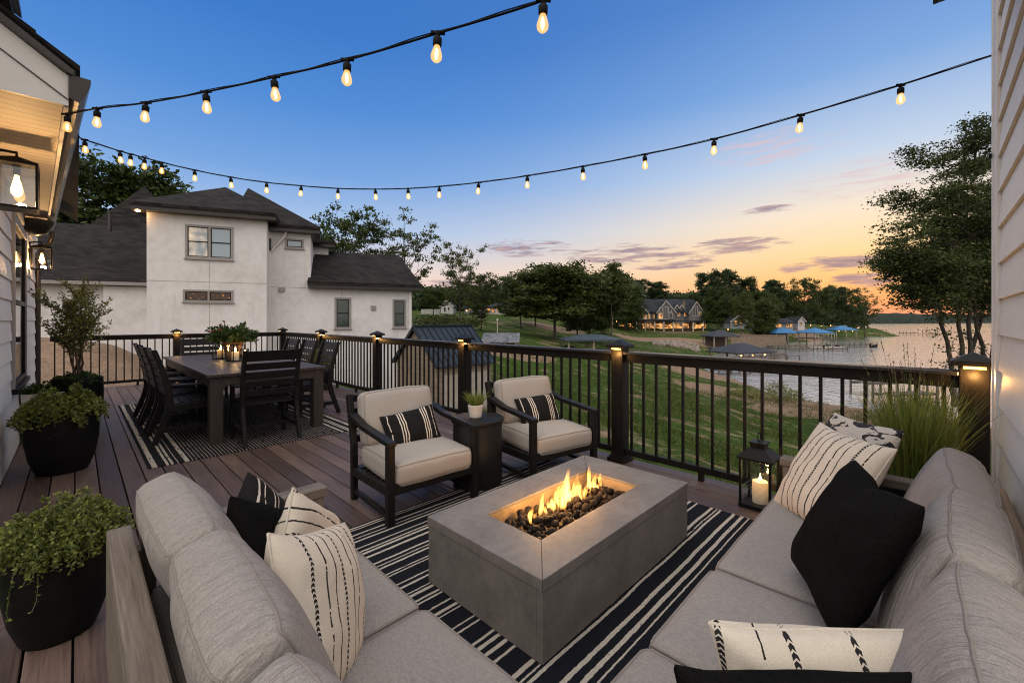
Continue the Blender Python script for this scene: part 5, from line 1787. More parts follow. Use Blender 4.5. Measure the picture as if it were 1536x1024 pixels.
POTB = mat('matt_black_planter', (0.0075, 0.0070, 0.0068), 0.5, 0.4, 4, 0.2, 50)
POTB.node_tree.nodes['Principled BSDF'].inputs['Specular IOR Level'].default_value = 0.10
POTW = mat('white_ceramic_pot', (0.55, 0.51, 0.46), 0.5, 0.12, 8, 0.2, 60)
STONEP = mat('pale_stone_planter', (0.50, 0.46, 0.42), 0.7, 0.15, 6, 0.3, 60)
TERRA = mat('terracotta_pot', (0.22, 0.10, 0.055), 0.7, 0.2, 8, 0.2, 60)

def pot(name, label, loc, prof, m, group=None, seg=40):
    """prof: outer (r, z) from the bottom to the rim; the pot is hollow down to the soil"""
    t = thing(name, label, 'planter', loc, 0, group)
    r, z = prof[-1]
    full = list(prof) + [(r - 0.004, z + 0.006), (r - 0.018, z + 0.006), (r - 0.022, z), (r - 0.022, z - 0.05)]
    MB().lathe(full, seg, close=False).add([(0, 0, prof[0][1])], []).build('shell', m, t, smooth=40)
    MB().lathe([(r - 0.021, z - 0.045), (0.001, z - 0.035)], seg).build('soil', SOILM, t)
    return t
def sprays(n, r0, zbase, reach, rise, droop, leaf, rng, seg=14, flat=0.0, lw=0.55, jitter=1.0, pairs=2, hang=()):
    """arching stems set with small leaves -> leaf arrays + stem MB"""
    C, Dv, S = [], [], MB()
    for i in range(n):
        a = rng.uniform(0, 2 * pi)
        rr_ = r0 * math.sqrt(rng.uniform(0, 1))
        p = np.array([rr_ * math.cos(a), rr_ * math.sin(a), zbase])
        a2 = a + rng.normal() * 0.5
        out = np.array([math.cos(a2), math.sin(a2), 0])
        L = reach * rng.uniform(0.45, 1.0)
        up = rise * rng.uniform(0.4, 1.0) * (1.15 - rr_ / r0 * 0.6)
        dr = droop * rng.uniform(0.5, 1.2) * (rr_ / r0 + 0.25)
        if i in hang: dr *= 2.4; L *= 0.72; up *= 0.5
        pts = []
        for k in range(seg + 1):
            t = k / seg
            q = p + out * L * (t ** 0.9) + np.array([0, 0, up * math.sin(min(1, t * 1.3) * pi / 2) - dr * t ** 2.2])
            pts.append(q + rng.normal(size=3) * 0.004 * jitter)
        S.tube(pts[::3] + [pts[-1]], 0.0016, 4, cap=False)
        for k in range(2, seg + 1):
            tdir = pts[k] - pts[k - 1]
            tdir = tdir / (np.linalg.norm(tdir) + 1e-9)
            for sgn in range(pairs):
                ph = rng.uniform(0, 2 * pi)
                sd = np.cross(tdir, rng.normal(size=3))
                sd /= np.linalg.norm(sd) + 1e-9
                dd_ = tdir * 0.45 + sd * 0.9 + np.array([0, 0, 0.15])
                l = leaf * rng.uniform(0.6, 1.15) * (1.05 - 0.35 * k / seg)
                C.append(pts[k] + dd_ * l * 0.5)
                Dv.append(dd_)
                S.v  # keep
    return np.array(C), np.array(Dv), S
def foliage_thing(label, cat, loc, C, Dv, leaf, lw, S, mleaf, rng, mstem=None, name='potted_plant', group=None):
    t = thing(name, label, cat, loc, 0, group)
    L = leaf * rng.uniform(0.65, 1.2, size=len(C))
    V, F = leaf_quads(C, Dv, L, L * lw, rng)
    npmesh('foliage', V, F, mleaf, t)
    if S is not None and S.v: S.build('stems', mstem or GSTEM, t, fix=False)
    return t
egg = lambda r, h: [(r * 0.68, 0.0), (r * 0.74, 0.02 * h / 0.34), (r * 0.88, h * 0.25), (r * 0.985, h * 0.55), (r, h * 0.75), (r * 0.97, h * 0.93), (r * 0.95, h)]
R_ = np.random.default_rng(7)
pot('planter', 'black egg shaped planter beside the teak sofa back, holding a trailing plant', (-0.055, 2.745, 0), egg(0.172, 0.385), POTB, 'black egg shaped planters')
C, Dv, S = sprays(560, 0.14, 0.365, 0.13, 0.225, 0.07, 0.017, R_, seg=16, hang=range(0, 10))
foliage_thing('dense trailing plant with small leaves spilling over the black planter by the sofa', 'plant', (-0.055, 2.745, 0), C, Dv, 0.019, 0.60, S, G_FERN, R_)
pot('planter', 'round black planter on the open deck, between the house window and dining rug', (-0.09, 5.66, 0), egg(0.245, 0.52), POTB, 'black egg shaped planters')
C, Dv, S = sprays(400, 0.20, 0.50, 0.15, 0.27, 0.12, 0.030, R_, hang=range(0, 16))
foliage_thing('fern like trailing plant with long sprays in the middle round black planter', 'plant', (-0.09, 5.66, 0), C, Dv, 0.038, 0.55, S, G_FERN, R_)
pot('planter', 'large black planter holding the small olive tree near the far railing', (0.01, 7.50, 0), egg(0.235, 0.66), POTB, 'black egg shaped planters')

# small tree in the planter
def small_tree(label, loc, z0, h, rx, rng, nst=5):
    t = thing('potted_tree', label, 'potted tree', loc)
    S = MB()
    C, Dv = [], []
    for i in range(nst):
        a = 2 * pi * i / nst + rng.uniform(-0.3, 0.3)
        top = np.array([math.cos(a) * rx * 0.55, math.sin(a) * rx * 0.55, h * rng.uniform(0.75, 1.0)])
        if i == 0: top = np.array([0.02, 0.0, h])
        b0 = np.array([math.cos(a) * 0.02, math.sin(a) * 0.02, 0])
        pts = [b0 + (top - b0) * np.array([t_ ** 1.4, t_ ** 1.4, t_]) + rng.normal(size=3) * 0.008 for t_ in np.linspace(0, 1, 9)]
        S.tube([p + np.array([0, 0, z0]) for p in pts], [0.015 * (1 - 0.8 * k / 8) for k in range(9)], 6)
        for j in range(19):
            t_ = rng.uniform(0.30, 1.0)
            k = min(7, int(t_ * 8))
            p = pts[k] + (pts[k + 1] - pts[k]) * (t_ * 8 - k if k < 7 else 0.5)
            a2 = rng.uniform(0, 2 * pi)
            L = rx * rng.uniform(0.35, 0.85) * (1.15 - 0.55 * t_)
            d_ = np.array([math.cos(a2), math.sin(a2), rng.uniform(0.5, 1.3)])
            d_ /= np.linalg.norm(d_)
            br = [p + d_ * L * s + np.array([0, 0, 0.05 * s * s]) for s in np.linspace(0, 1, 7)]
            S.tube([q + np.array([0, 0, z0]) for q in br[::2]], [0.0045, 0.003, 0.002, 0.001], 4, cap=False)
            for q in br[1:]:
                for _ in range(10):
                    dd_ = d_ * 0.4 + rng.normal(size=3) * 0.7 + np.array([0, 0, 0.3])
                    C.append(q + rng.normal(size=3) * 0.012 + np.array([0, 0, z0]))
                    Dv.append(dd_)
    C, Dv = np.array(C), np.array(Dv)
    L = rng.uniform(0.026, 0.046, size=len(C))
    V, F = leaf_quads(C + unit(Dv) * L[:, None] * 0.5, Dv, L, L * 0.42, rng)
    npmesh('foliage', V, F, G_OLIVE, t)
    S.build('trunk', STEM, t, fix=False, smooth=60)
small_tree('small multi stemmed olive tree with airy leaves in the large black planter', (0.01, 7.50, 0), 0.62, 1.10, 0.44, R_, 6)
C, Dv, S = sprays(140, 0.16, 0.63, 0.10, 0.10, 0.05, 0.03, R_)
foliage_thing('low green plants under the olive tree in the large black planter', 'plant', (0.01, 7.50, 0), C, Dv, 0.032, 0.6, S, G_DARK, R_)
sq = thing('planter', 'pale square stone planter against the clapboard wall, beside the olive tree planter', 'planter', (-0.27, 7.45, 0))
MB().prism([(-0.13, -0.17, 0), (0.13, -0.17, 0), (0.13, 0.17, 0), (-0.13, 0.17, 0)], (0, 0, 0.02)).build('foot', STONEP, sq)
mb = MB()
mb.add([(-0.14, -0.18, 0.0205), (0.14, -0.18, 0.0205), (0.14, 0.18, 0.0205), (-0.14, 0.18, 0.0205), (-0.17, -0.21, 0.53), (0.17, -0.21, 0.53), (0.17, 0.21, 0.53), (-0.17, 0.21, 0.53), (-0.145, -0.185, 0.53), (0.145, -0.185, 0.53), (0.145, 0.185, 0.53), (-0.145, 0.185, 0.53), (-0.145, -0.185, 0.49), (0.145, -0.185, 0.49), (0.145, 0.185, 0.49), (-0.145, 0.185, 0.49)],
       [(0, 3, 2, 1)] + [(i, (i + 1) % 4, 4 + (i + 1) % 4, 4 + i) for i in range(4)] + [(4 + i, 4 + (i + 1) % 4, 8 + (i + 1) % 4, 8 + i) for i in range(4)] + [(8 + i, 8 + (i + 1) % 4, 12 + (i + 1) % 4, 12 + i) for i in range(4)])
mb.build('shell', STONEP, sq)
MB().box(-0.144, -0.184, 0.47, 0.144, 0.184, 0.492).build('soil', SOILM, sq)
C, Dv, S = sprays(110, 0.12, 0.49, 0.13, 0.16, 0.05, 0.03, R_)
foliage_thing('small rounded green shrub growing in the pale square planter', 'plant', (-0.27, 7.45, 0), C, Dv, 0.032, 0.7, S, G_DARK, R_)
pot('planter', 'dark round planter at the railing past the last dining chair on the lake side', (3.40, 8.75, 0), egg(0.21, 0.32), POTB, 'black egg shaped planters')
C, Dv, S = sprays(240, 0.15, 0.30, 0.16, 0.50, 0.06, 0.05, R_)
foliage_thing('upright bushy green plant by the railing behind the dining chairs', 'plant', (3.40, 8.75, 0), C, Dv, 0.05, 0.5, S, G_FERN, R_)
# ornamental grass
pot('planter', 'black planter behind the sofa corner, holding tall ornamental grass', (3.22, 0.06, 0), egg(0.20, 0.50), POTB, 'black egg shaped planters')
def blades(n, r0, L, spread, droop, wid, rng, zb=0.0, seg=6):
    V, F = [], []
    for i in range(n):
        a = rng.uniform(0, 2 * pi)
        rr_ = r0 * math.sqrt(rng.uniform())
        p = np.array([rr_ * math.cos(a), rr_ * math.sin(a), zb])
        a2 = a + rng.normal() * 0.7
        out = np.array([math.cos(a2), math.sin(a2), 0])
        l = L * rng.uniform(0.5, 1.0)
        sp = spread * rng.uniform(0.1, 1.0) * (0.4 + rr_ / r0)
        dr = droop * rng.uniform(0.2, 1.0)
        sd = np.array([-out[1], out[0], 0]) if rng.uniform() < 0.6 else rng.normal(size=3) * 0.6
        b0 = len(V)
        for k in range(seg + 1):
            t = k / seg
            q = p + out * (sp * l * t ** 1.6) + np.array([0, 0, l * (t - dr * t ** 2.6)])
            w_ = wid * (1 - t ** 1.5) + 0.0004
            V += [q - sd * w_, q + sd * w_]
        for k in range(seg):
            F.append((b0 + 2 * k, b0 + 2 * k + 1, b0 + 2 * k + 3, b0 + 2 * k + 2))
    return V, F
t = thing('ornamental_grass', 'tall clump of arching ornamental grass in front of the lit corner post', 'grass plant', (3.22, 0.06, 0))
V, F = blades(1300, 0.13, 0.64, 0.34, 0.20, 0.0026, R_, 0.47)
npmesh('blades', V, F, G_GRASS, t)
S = MB()
C, Dv = [], []
for i in range(16):
    a = R_.uniform(0, 2 * pi)
    out = np.array([math.cos(a), math.sin(a), 0]) * R_.uniform(0.03, 0.18)
    L = R_.uniform(0.62, 0.86)
    pts = [np.array([out[0] * 0.3, out[1] * 0.3, 0.47]) + out * t_ ** 1.5 + np.array([0, 0, L * t_]) for t_ in np.linspace(0, 1, 6)]
    S.tube(pts, [0.0016, 0.0015, 0.0013, 0.0011, 0.001, 0.0008], 4, cap=False)
    for k in range(16):
        q = pts[-1] - (pts[-1] - pts[-2]) * R_.uniform(0, 0.8)
        C.append(q + R_.normal(size=3) * 0.003)
        Dv.append((pts[-1] - pts[-2]) / 0.15 + R_.normal(size=3) * 0.35)
V, F = leaf_quads(np.array(C), np.array(Dv), 0.016, 0.004, R_)
npmesh('seed_heads', V, F, mat('dry_seed_heads', (0.16, 0.11, 0.06), 0.9, 0.3, 30), t)
S.build('stalks', GSTEM, t, fix=False)
# drum table plant
pt = pot('flower_pot', 'small white ceramic pot standing on the drum side table', (2.355, 2.74, 0.552), [(0.045, 0), (0.05, 0.004), (0.058, 0.05), (0.064, 0.10)], POTW)
t = thing('pot_grass', 'spiky little green grass in the white pot on the drum table', 'plant', (2.355, 2.74, 0.552))
V, F = blades(420, 0.045, 0.165, 0.75, 0.30, 0.0022, R_, 0.075, 5)
npmesh('blades', V, F, G_GRASS, t)
# flower bowl and candle lanterns on the dining table
FBX, FBY = 1.66, 7.55
pot('flower_pot', 'terracotta pot of red flowers in the middle of the dining table', (FBX, FBY, TZ + 0.001), [(0.085, 0), (0.09, 0.005), (0.115, 0.14), (0.14, 0.27)], TERRA)
t = thing('flower_bouquet', 'bushy leafy bouquet with red flowers over the candle lanterns on the dining table', 'flowers', (FBX, FBY, TZ + 0.001))
C, Dv, S = sprays(210, 0.11, 0.25, 0.27, 0.28, 0.05, 0.07, R_, seg=8, pairs=2)
L = 0.075 * R_.uniform(0.6, 1.2, size=len(C))
V, F = leaf_quads(C, Dv, L, L * 0.5, R_)
npmesh('foliage', V, F, G_DARK, t)
S.build('stems', GSTEM, t, fix=False)
for i in range(14):
    C, Dv = [], []
    a, rr_ = R_.uniform(0, 2 * pi), 0.34 * math.sqrt(R_.uniform())
    p = np.array([rr_ * math.cos(a), rr_ * math.sin(a), 0.53 - 0.9 * rr_ ** 2 + R_.normal() * 0.03])
    for k in range(9):
        dd_ = R_.normal(size=3) + np.array([0, 0, 0.7])
        C.append(p + unit(dd_[None])[0] * 0.014)
        Dv.append(dd_)
    V, F = leaf_quads(np.array(C), np.array(Dv), 0.034, 0.022, R_)
    npmesh('flower_head', V, F, G_RED, t)
def table_lantern(label, loc, rz, w, h, first=None):
    t = thing('table_lantern', label, 'lantern', loc, rz, 'candle lanterns on the dining table')
    MB().box(-w, -w, 0, w, w, 0.014).build('base', BLACK, t, bevel=0.002)
    mb = MB()
    for sx in (-1, 1):
        for sy in (-1, 1):
            mb.box(sx * (w - 0.005) - 0.005, sy * (w - 0.005) - 0.005, 0.0145, sx * (w - 0.005) + 0.005, sy * (w - 0.005) + 0.005, h)
    mb.box(-w, -w, h + 0.0003, w, -w + 0.010, h + 0.010).box(-w, w - 0.010, h + 0.0003, w, w, h + 0.010).box(-w, -w + 0.0105, h + 0.0003, -w + 0.010, w - 0.0105, h + 0.010).box(w - 0.010, -w + 0.0105, h + 0.0003, w, w - 0.0105, h + 0.010)
    mb.build('frame', BLACK, t)
    for k in range(4):
        MB().box(-w + 0.0105, w - 0.006, 0.0145, w - 0.0105, w - 0.004, h, Matrix.Rotation(k * pi / 2, 4, 'Z')).build('glass_pane', GLASS, t)
    return t
for i, (px, py, w, h, lab) in enumerate([(353, 541.5, 0.085, 0.235, 'square candle lantern at the front of the bouquet on the dining table'), (331, 538, 0.075, 0.215, 'smaller candle lantern on the dining table, toward the planter side chairs'), (367, 539, 0.05, 0.15, 'little candle glass on the dining table, half behind the near chair back')]):
    p = GZ(px, py, TZ)
    table_lantern(lab, (p.x, p.y, TZ + 0.001), rad(20 + 25 * i), w, h)
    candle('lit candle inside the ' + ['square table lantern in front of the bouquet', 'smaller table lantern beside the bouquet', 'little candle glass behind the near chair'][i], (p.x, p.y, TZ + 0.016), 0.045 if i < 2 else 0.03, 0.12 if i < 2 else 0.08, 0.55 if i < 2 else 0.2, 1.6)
# ------------------------------------------------------------------ trees
BARK = mat('tree_bark', (0.050, 0.036, 0.027), 0.9, 0.35, 4, 0.6, 14, stretch=(1, 1, 0.3))
BARKP = mat('pale_tree_bark', (0.13, 0.105, 0.085), 0.9, 0.3, 4, 0.5, 14, stretch=(1, 1, 0.3))
T_GREEN = leafmat('tree_leaf_green', [(0.014, 0.028, 0.006), (0.040, 0.066, 0.012), (0.090, 0.115, 0.022)], 0.22, patch=7)
T_OLIVE = leafmat('tree_leaf_olive', [(0.020, 0.032, 0.007), (0.058, 0.076, 0.014), (0.125, 0.130, 0.030)], 0.22, patch=7)
T_PINE = leafmat('pine_needle_green', [(0.011, 0.023, 0.008), (0.028, 0.050, 0.014), (0.060, 0.082, 0.022)], 0.15, patch=7)
T_NEAR = leafmat('lakeside_leaf_green', [(0.015, 0.026, 0.006), (0.044, 0.062, 0.011), (0.105, 0.115, 0.026)], 0.3, patch=0.8)
def tree_proto(seed, z0, rx, nlimb, nsub, per, cr, leaf, kind='round', trunk_r=0.014, lean=0.0, wood=BARK, leafm=T_GREEN, aspect=0.6, top=0.97, up=0.55, lw=0.6, scale_pts=1.0):
    """unit-height tree: (crown mesh object, trunk mesh object) data"""
    rng = np.random.default_rng(seed)
    S = MB()
    N = 10
    wob = rng.normal(size=(N + 1, 2)) * 0.010
    tr = [np.array([lean * t * t + wob[k, 0] * t, wob[k, 1] * t, t * 0.93]) for k, t in enumerate(np.linspace(0, 1, N + 1))]
    tr[0][2] = -0.03
    S.tube(tr, [trunk_r * (1.25 if k == 0 else 1) * (1 - 0.82 * k / N) for k in range(N + 1)], 7)
    C = []
    def at(z):
        f = min(max(z / 0.93, 0), 0.999) * N
        k = int(f)
        return tr[k] + (tr[k + 1] - tr[k]) * (f - k)
    for i in range(nlimb):
        t = (i + rng.uniform(0, 0.8)) / nlimb
        if kind == 'round':
            zs = z0 + (top - z0) * t * 0.80
            prof = math.sqrt(max(0.05, 1 - ((t - 0.38) / 0.68) ** 2))
        elif kind == 'pine':
            zs = z0 + (top - z0) * t * 0.95
            prof = (1 - t) ** 0.6 * 0.9 + 0.18
        else:           # 'fan' - limbs sweep up and out
            zs = z0 * 0.7 + (top - z0) * t * 0.62
            prof = math.sqrt(max(0.08, 1 - ((t - 0.5) / 0.62) ** 2))
        a = i * 2.4 + rng.uniform(-0.5, 0.5)
        L = rx * prof * rng.uniform(0.75, 1.12)
        u = up * rng.uniform(0.5, 1.3) * (0.6 + t) if kind != 'pine' else rng.uniform(-0.05, 0.35)
        d = np.array([math.cos(a), math.sin(a), u])
        p = at(zs)
        pts = [p + d * L * s + np.array([0, 0, 0.10 * L * s * s]) + rng.normal(size=3) * 0.008 * s for s in np.linspace(0, 1, 5)]
        r0 = trunk_r * 0.50 * (1 - 0.5 * t)
        S.tube(pts, [r0, r0 * 0.8, r0 * 0.6, r0 * 0.4, r0 * 0.2], 5, cap=False)
        C.append((pts[-1], 1.0))
        for j in range(nsub):
            s = rng.uniform(0.30, 1.0)
            k = min(3, int(s * 4))
            q = pts[k] + (pts[k + 1] - pts[k]) * (s * 4 - k)
            d2 = d * 0.5 + rng.normal(size=3) * np.array([0.8, 0.8, 0.45])
            d2 /= np.linalg.norm(d2)
            L2 = L * rng.uniform(0.22, 0.5)
            e = q + d2 * L2
            S.tube([q, (q + e) / 2 + rng.normal(size=3) * 0.006, e], [r0 * 0.4, r0 * 0.28, r0 * 0.12], 4, cap=False)
            C.append((e, rng.uniform(0.6, 1.1)))
            if rng.uniform() < 0.6: C.append(((q + e) / 2, rng.uniform(0.5, 0.8)))
    for _ in range(3): C.append((at(0.90) + rng.normal(size=3) * 0.03, 0.8))
    P, Dv = [], []
    for c, k in C:
        n = int(per * k)
        g = rng.normal(size=(n, 3)) * cr * k * np.array([1, 1, aspect]) * 0.6
        # leaves sit on the upper, outer side of each spray
        g[:, 2] = np.abs(g[:, 2]) * 1.1 - 0.25 * cr
        P.append(c + g)
        Dv.append(unit(g + np.array([0, 0, 0.02])) * 0.8 + rng.normal(size=(n, 3)) * 0.6)
    P, Dv = np.concatenate(P), np.concatenate(Dv)
    P[:, 2] *= 1.0
    mz = P[:, 2].max()
    L = leaf * rng.uniform(0.6, 1.3, size=len(P))
    V, F = leaf_quads(P, Dv, L, L * lw, rng)
    return V / 1.0, F, S, mz, leafm, wood
PROTO = {}
def proto(kind):
    if kind not in PROTO:
        PROTO[kind] = dict(
            round1=lambda: tree_proto(1, 0.28, 0.36, 26, 8, 70, 0.078, 0.029),
            round2=lambda: tree_proto(2, 0.22, 0.34, 28, 8, 90, 0.085, 0.031, leafm=T_OLIVE),
            airy=lambda: tree_proto(3, 0.40, 0.40, 19, 5, 46, 0.058, 0.025, 'fan', up=0.8, leafm=T_OLIVE),
            slim=lambda: tree_proto(4, 0.50, 0.22, 20, 6, 70, 0.066, 0.030, 'round', 0.010, wood=BARKP, leafm=T_OLIVE),
            pine1=lambda: tree_proto(5, 0.48, 0.22, 26, 6, 76, 0.066, 0.030, 'pine', 0.012, leafm=T_PINE, aspect=0.35),
            pine2=lambda: tree_proto(6, 0.52, 0.26, 22, 6, 70, 0.070, 0.030, 'round', 0.012, leafm=T_PINE, aspect=0.5, up=0.35),
            spread=lambda: tree_proto(8, 0.30, 0.42, 22, 6, 60, 0.066, 0.028, 'fan', up=0.7, leafm=T_GREEN),
            broad=lambda: tree_proto(9, 0.12, 0.42, 30, 9, 96, 0.092, 0.032, leafm=T_GREEN),
        )[kind]()
    return PROTO[kind]
MESHES = {}
def tree(name, label, px, d, top, kind, group, wid=None, rot=0.0, base=None):
    """tree standing at pixel column px, depth d, its top reaching pixel row top; wid = crown width in pixels"""
    V, F, S, mz, lm, wm = proto(kind)
    p = W(px, d)
    p.z = ground_xy(p.x, p.y) - 0.1 if base is None else base
    ztop = EYE - (top - HY) * d / FPX
    h = (ztop - p.z) / mz
    t = thing(name, label, 'tree', p, rot, group)
    if kind not in MESHES:
        cr = npmesh('crown', V, F, lm, t)
        tk = S.build('trunk', wm, t, fix=False, smooth=60)
        MESHES[kind] = (cr.data, tk.data, float(np.percentile(np.abs(V[:, :2]), 95)))
    else:
        for nm, me in zip(('crown', 'trunk'), MESHES[kind][:2]):
            o = D.objects.new(nm, me)
            COL.objects.link(o)
            o.parent = t
    rw = MESHES[kind][2]
    sx = h if wid is None else (wid * d / FPX / 2) / rw
    sx = min(max(sx, h * 0.55), h * 1.8)
    t.scale = (sx, sx, h)
    return t
GA, GB_, GC = 'trees behind the white house', 'trees across the valley', 'tall pines round the lodge'
tree('broadleaf_tree', 'dark round tree rising behind the long shingled roof', 198, 42, 243, 'broad', GA, 165, 0.4)
tree('broadleaf_tree', 'dense tree rising just past the hipped roof, above the low shingled wing', 524, 44, 314, 'spread', GA, 96, 1.3)
tree('broadleaf_tree', 'airy spreading tree above the end of the low shingled wing', 606, 47, 322, 'airy', GA, 84, 2.0)
tree('broadleaf_tree', 'thin airy tree standing alone between the low wing and the dark woods', 690, 52, 357, 'airy', GB_, 56, 0.2)
tree('broadleaf_tree', 'short round tree on the green slope in front of the lit cottage', 722, 58, 408, 'spread', GB_, 60, 0.9)
tree('broadleaf_tree', 'small dark tree at the edge of the white house, far back', 650, 96, 428, 'round1', GB_, 40, 2.1)
tree('broadleaf_tree', 'big rounded dark tree with a ragged top, on the slope edge', 832, 60, 389, 'round2', GB_, 112, 0.0)
tree('broadleaf_tree', 'dark tree half behind the big ragged one, toward the cottages', 781, 76, 404, 'round1', GB_, 66, 1.1)
tree('broadleaf_tree', 'dark tree filling the gap beside the big ragged one, lodge side', 884, 72, 412, 'broad', GB_, 66, 2.6)
tree('broadleaf_tree', 'middling dark tree on the slope between the ragged tree and the slender one', 866, 66, 410, 'round1', GB_, 70, 2.9)
tree('broadleaf_tree', 'round dark tree before the woods, next to the glowing porch cottage', 803, 88, 408, 'round2', GB_, 60, 0.5)
tree('broadleaf_tree', 'dark tree close against the brown gable of the lodge', 938, 118, 424, 'broad', GB_, 46, 1.5)
tree('broadleaf_tree', 'slender tall tree with a feathery top, just before the lodge', 918, 66, 392, 'slim', GB_, 50, 0.7)
tree('broadleaf_tree', 'slim pale trunked tree directly in front of the lodge wing', 906, 70, 428, 'slim', GB_, 48, 2.2)
tree('broadleaf_tree', 'dark tree behind the slim pale trunks beside the lodge', 902, 92, 405, 'round1', GB_, 60, 1.9)
tree('pine_tree', 'flat topped pine behind the lodge roof, set off against pink sky', 955, 165, 416, 'pine2', GC, 26, 0.0)
tree('pine_tree', 'small round headed pine behind the lodge ridge', 986, 170, 420, 'pine2', GC, 26, 1.4)
tree('pine_tree', 'dark pine beside the flat topped one behind the lodge', 935, 160, 414, 'round1', GC, 34, 1.0)
pines = [(1063, 138, 405, 'pine2', 42, 'tall pine at the lodge gable, first of the big lakeside stand'), (1090, 132, 400, 'pine2', 40, 'tallest double headed pine of the lakeside stand'), (1076, 126, 428, 'broad', 50, 'low bushy dark tree under the tallest pines'),
         (1118, 140, 414, 'pine2', 38, 'rounded pine next to the tallest one in the stand'), (1138, 136, 428, 'round1', 46, 'mid green tree over the small lit cottages'), (1160, 146, 418, 'pine1', 44, 'narrow feathery pine above the grey cottage roof'),
         (1180, 150, 426, 'round1', 48, 'dark round tree between feathery pines in the stand'), (1207, 150, 414, 'spread', 58, 'spreading tree with open limbs glowing pink between'), (1232, 160, 424, 'round1', 46, 'dark tree above the second blue boathouse roof'),
         (1252, 168, 427, 'pine2', 40, 'dark pine near the end of the point'), (1275, 175, 429, 'spread', 52, 'spreading tree near the water at the end of the point'), (1297, 180, 440, 'airy', 46, 'last ragged tree leaning over the water on the point'),
         (1112, 120, 436, 'round2', 40, 'leafy light green tree by the retaining wall'), (1150, 125, 440, 'round2', 44, 'leafy tree right behind the first blue boathouse'), (1040, 150, 436, 'round1', 40, 'dark tree behind the lodge gable end')]
for i, (px, d, tp, k, wd, lab) in enumerate(pines):
    tree('pine_tree' if k.startswith('pine') else 'broadleaf_tree', lab, px, d, tp, k, GC, wd * 0.66, i * 0.9)
# far-off wood that reads as one mass
rng = np.random.default_rng(21)
P = []
def wood(px0, px1, d0, d1, top0, top1, n, seed):
    for _ in range(n):
        f = rng.uniform()
        px = px0 + (px1 - px0) * f
        d = rng.uniform(d0, d1)
        tp = top0 + (top1 - top0) * f
        tp += 4.0 * noise.noise(Vector((px * 0.055, seed, 0))) + 2.5 * noise.noise(Vector((px * 0.2, seed, 4)))
        c = W(px, d)
        zg = ground_xy(c.x, c.y)
        zt = EYE - (tp - HY) * d / FPX
        z = zg + (zt - zg) * (1 - rng.uniform() ** 2.0)
        P.append((c.x, c.y, z))
wood(596, 700, 125, 160, 436, 440, 2600, 1)
wood(690, 800, 130, 170, 438, 436, 2600, 2)
wood(820, 960, 120, 170, 440, 434, 4200, 3)
wood(940, 1110, 185, 230, 441, 446, 4400, 4)
wood(1100, 1300, 200, 240, 456, 463, 4200, 5)
P = np.array(P)
dist = np.linalg.norm(P[:, :2], axis=1)
V, F = leaf_quads(np.repeat(P, 3, 0) + rng.normal(size=(len(P) * 3, 3)) * 0.9, rng.normal(size=(len(P) * 3, 3)), 1.25, 0.95, rng)
stuff(npmesh('far_wood', V, F, T_PINE), 'dark wood closing the view behind the cottages and the lodge', 'woods')
# big lakeside tree with several trunks
lk = thing('lakeside_tree', 'big many trunked tree at the water, beside the white clapboard corner', 'tree', W(1448, 23, WATER + 0.2))
rngl = np.random.default_rng(33)
S = MB()
Cl = []
base_ = W(1448, 23, WATER + 0.2)
def lkp(px, py, dz): return np.array(WP(px, py, 23 + dz) - base_)
trunks = [[(1430, 610, 0), (1424, 540, -0.3), (1412, 470, -0.6), (1396, 425, -1.0), (1372, 385, -1.6)], [(1442, 620, 0.2), (1441, 520, 0.2), (1436, 440, 0), (1428, 370, -0.2), (1410, 300, -0.8)], [(1456, 620, -0.2), (1456, 520, 0), (1452, 430, 0.4), (1450, 340, 0.6), (1445, 250, 0.4)],
          [(1500, 600, 0.6), (1476, 530, 0.5), (1463, 480, 0.4), (1462, 400, 0.8), (1478, 310, 1.2)], [(1470, 620, 1.5), (1490, 520, 1.6), (1510, 420, 1.8), (1530, 330, 2.2)], [(1448, 600, 1.2), (1470, 480, 1.6), (1490, 380, 2.4), (1500, 260, 2.6)]]
import bisect
for ti, tk in enumerate(trunks):
    pts = [lkp(*q) for q in tk]
    fine = []
    for a, b2 in zip(pts, pts[1:]):
        for s in np.linspace(0, 1, 6)[:-1]: fine.append(a + (b2 - a) * s + rngl.normal(size=3) * 0.04)
    fine.append(pts[-1])
    nF = len(fine)
    S.tube(fine, [0.125 * (1 - 0.80 * k / (nF - 1)) for k in range(nF)], 8)
    for j in range(17):
        k = rngl.integers(int(nF * 0.50), nF)
        p = fine[k]
        a = rngl.uniform(0, 2 * pi)
        out = np.array([math.cos(a), math.sin(a), rngl.uniform(0.05, 0.7)])
        L = rngl.uniform(1.1, 2.9) * (1.1 - 0.4 * k / nF)
        lim = [p + out * L * s + np.array([0, 0, 0.12 * L * s * s]) + rngl.normal(size=3) * 0.06 * s for s in np.linspace(0, 1, 6)]
        r0 = 0.06 * (1.2 - k / nF)
        S.tube(lim, [r0, r0 * 0.8, r0 * 0.65, r0 * 0.5, r0 * 0.35, r0 * 0.15], 5, cap=False)
        Cl.append((lim[-1], 0.7))
        for m_ in range(8):
            s = rngl.uniform(0.3, 1)
            kk = min(4, int(s * 5))
            q = lim[kk] + (lim[kk + 1] - lim[kk]) * (s * 5 - kk)
            d2 = out * 0.6 + rngl.normal(size=3) * np.array([0.7, 0.7, 0.35])
            d2 /= np.linalg.norm(d2)
            e = q + d2 * rngl.uniform(0.4, 1.15)
            S.tube([q, (q + e) / 2, e], [r0 * 0.35, r0 * 0.25, r0 * 0.12], 4, cap=False)
            Cl.append((e, rngl.uniform(0.35, 0.65)))
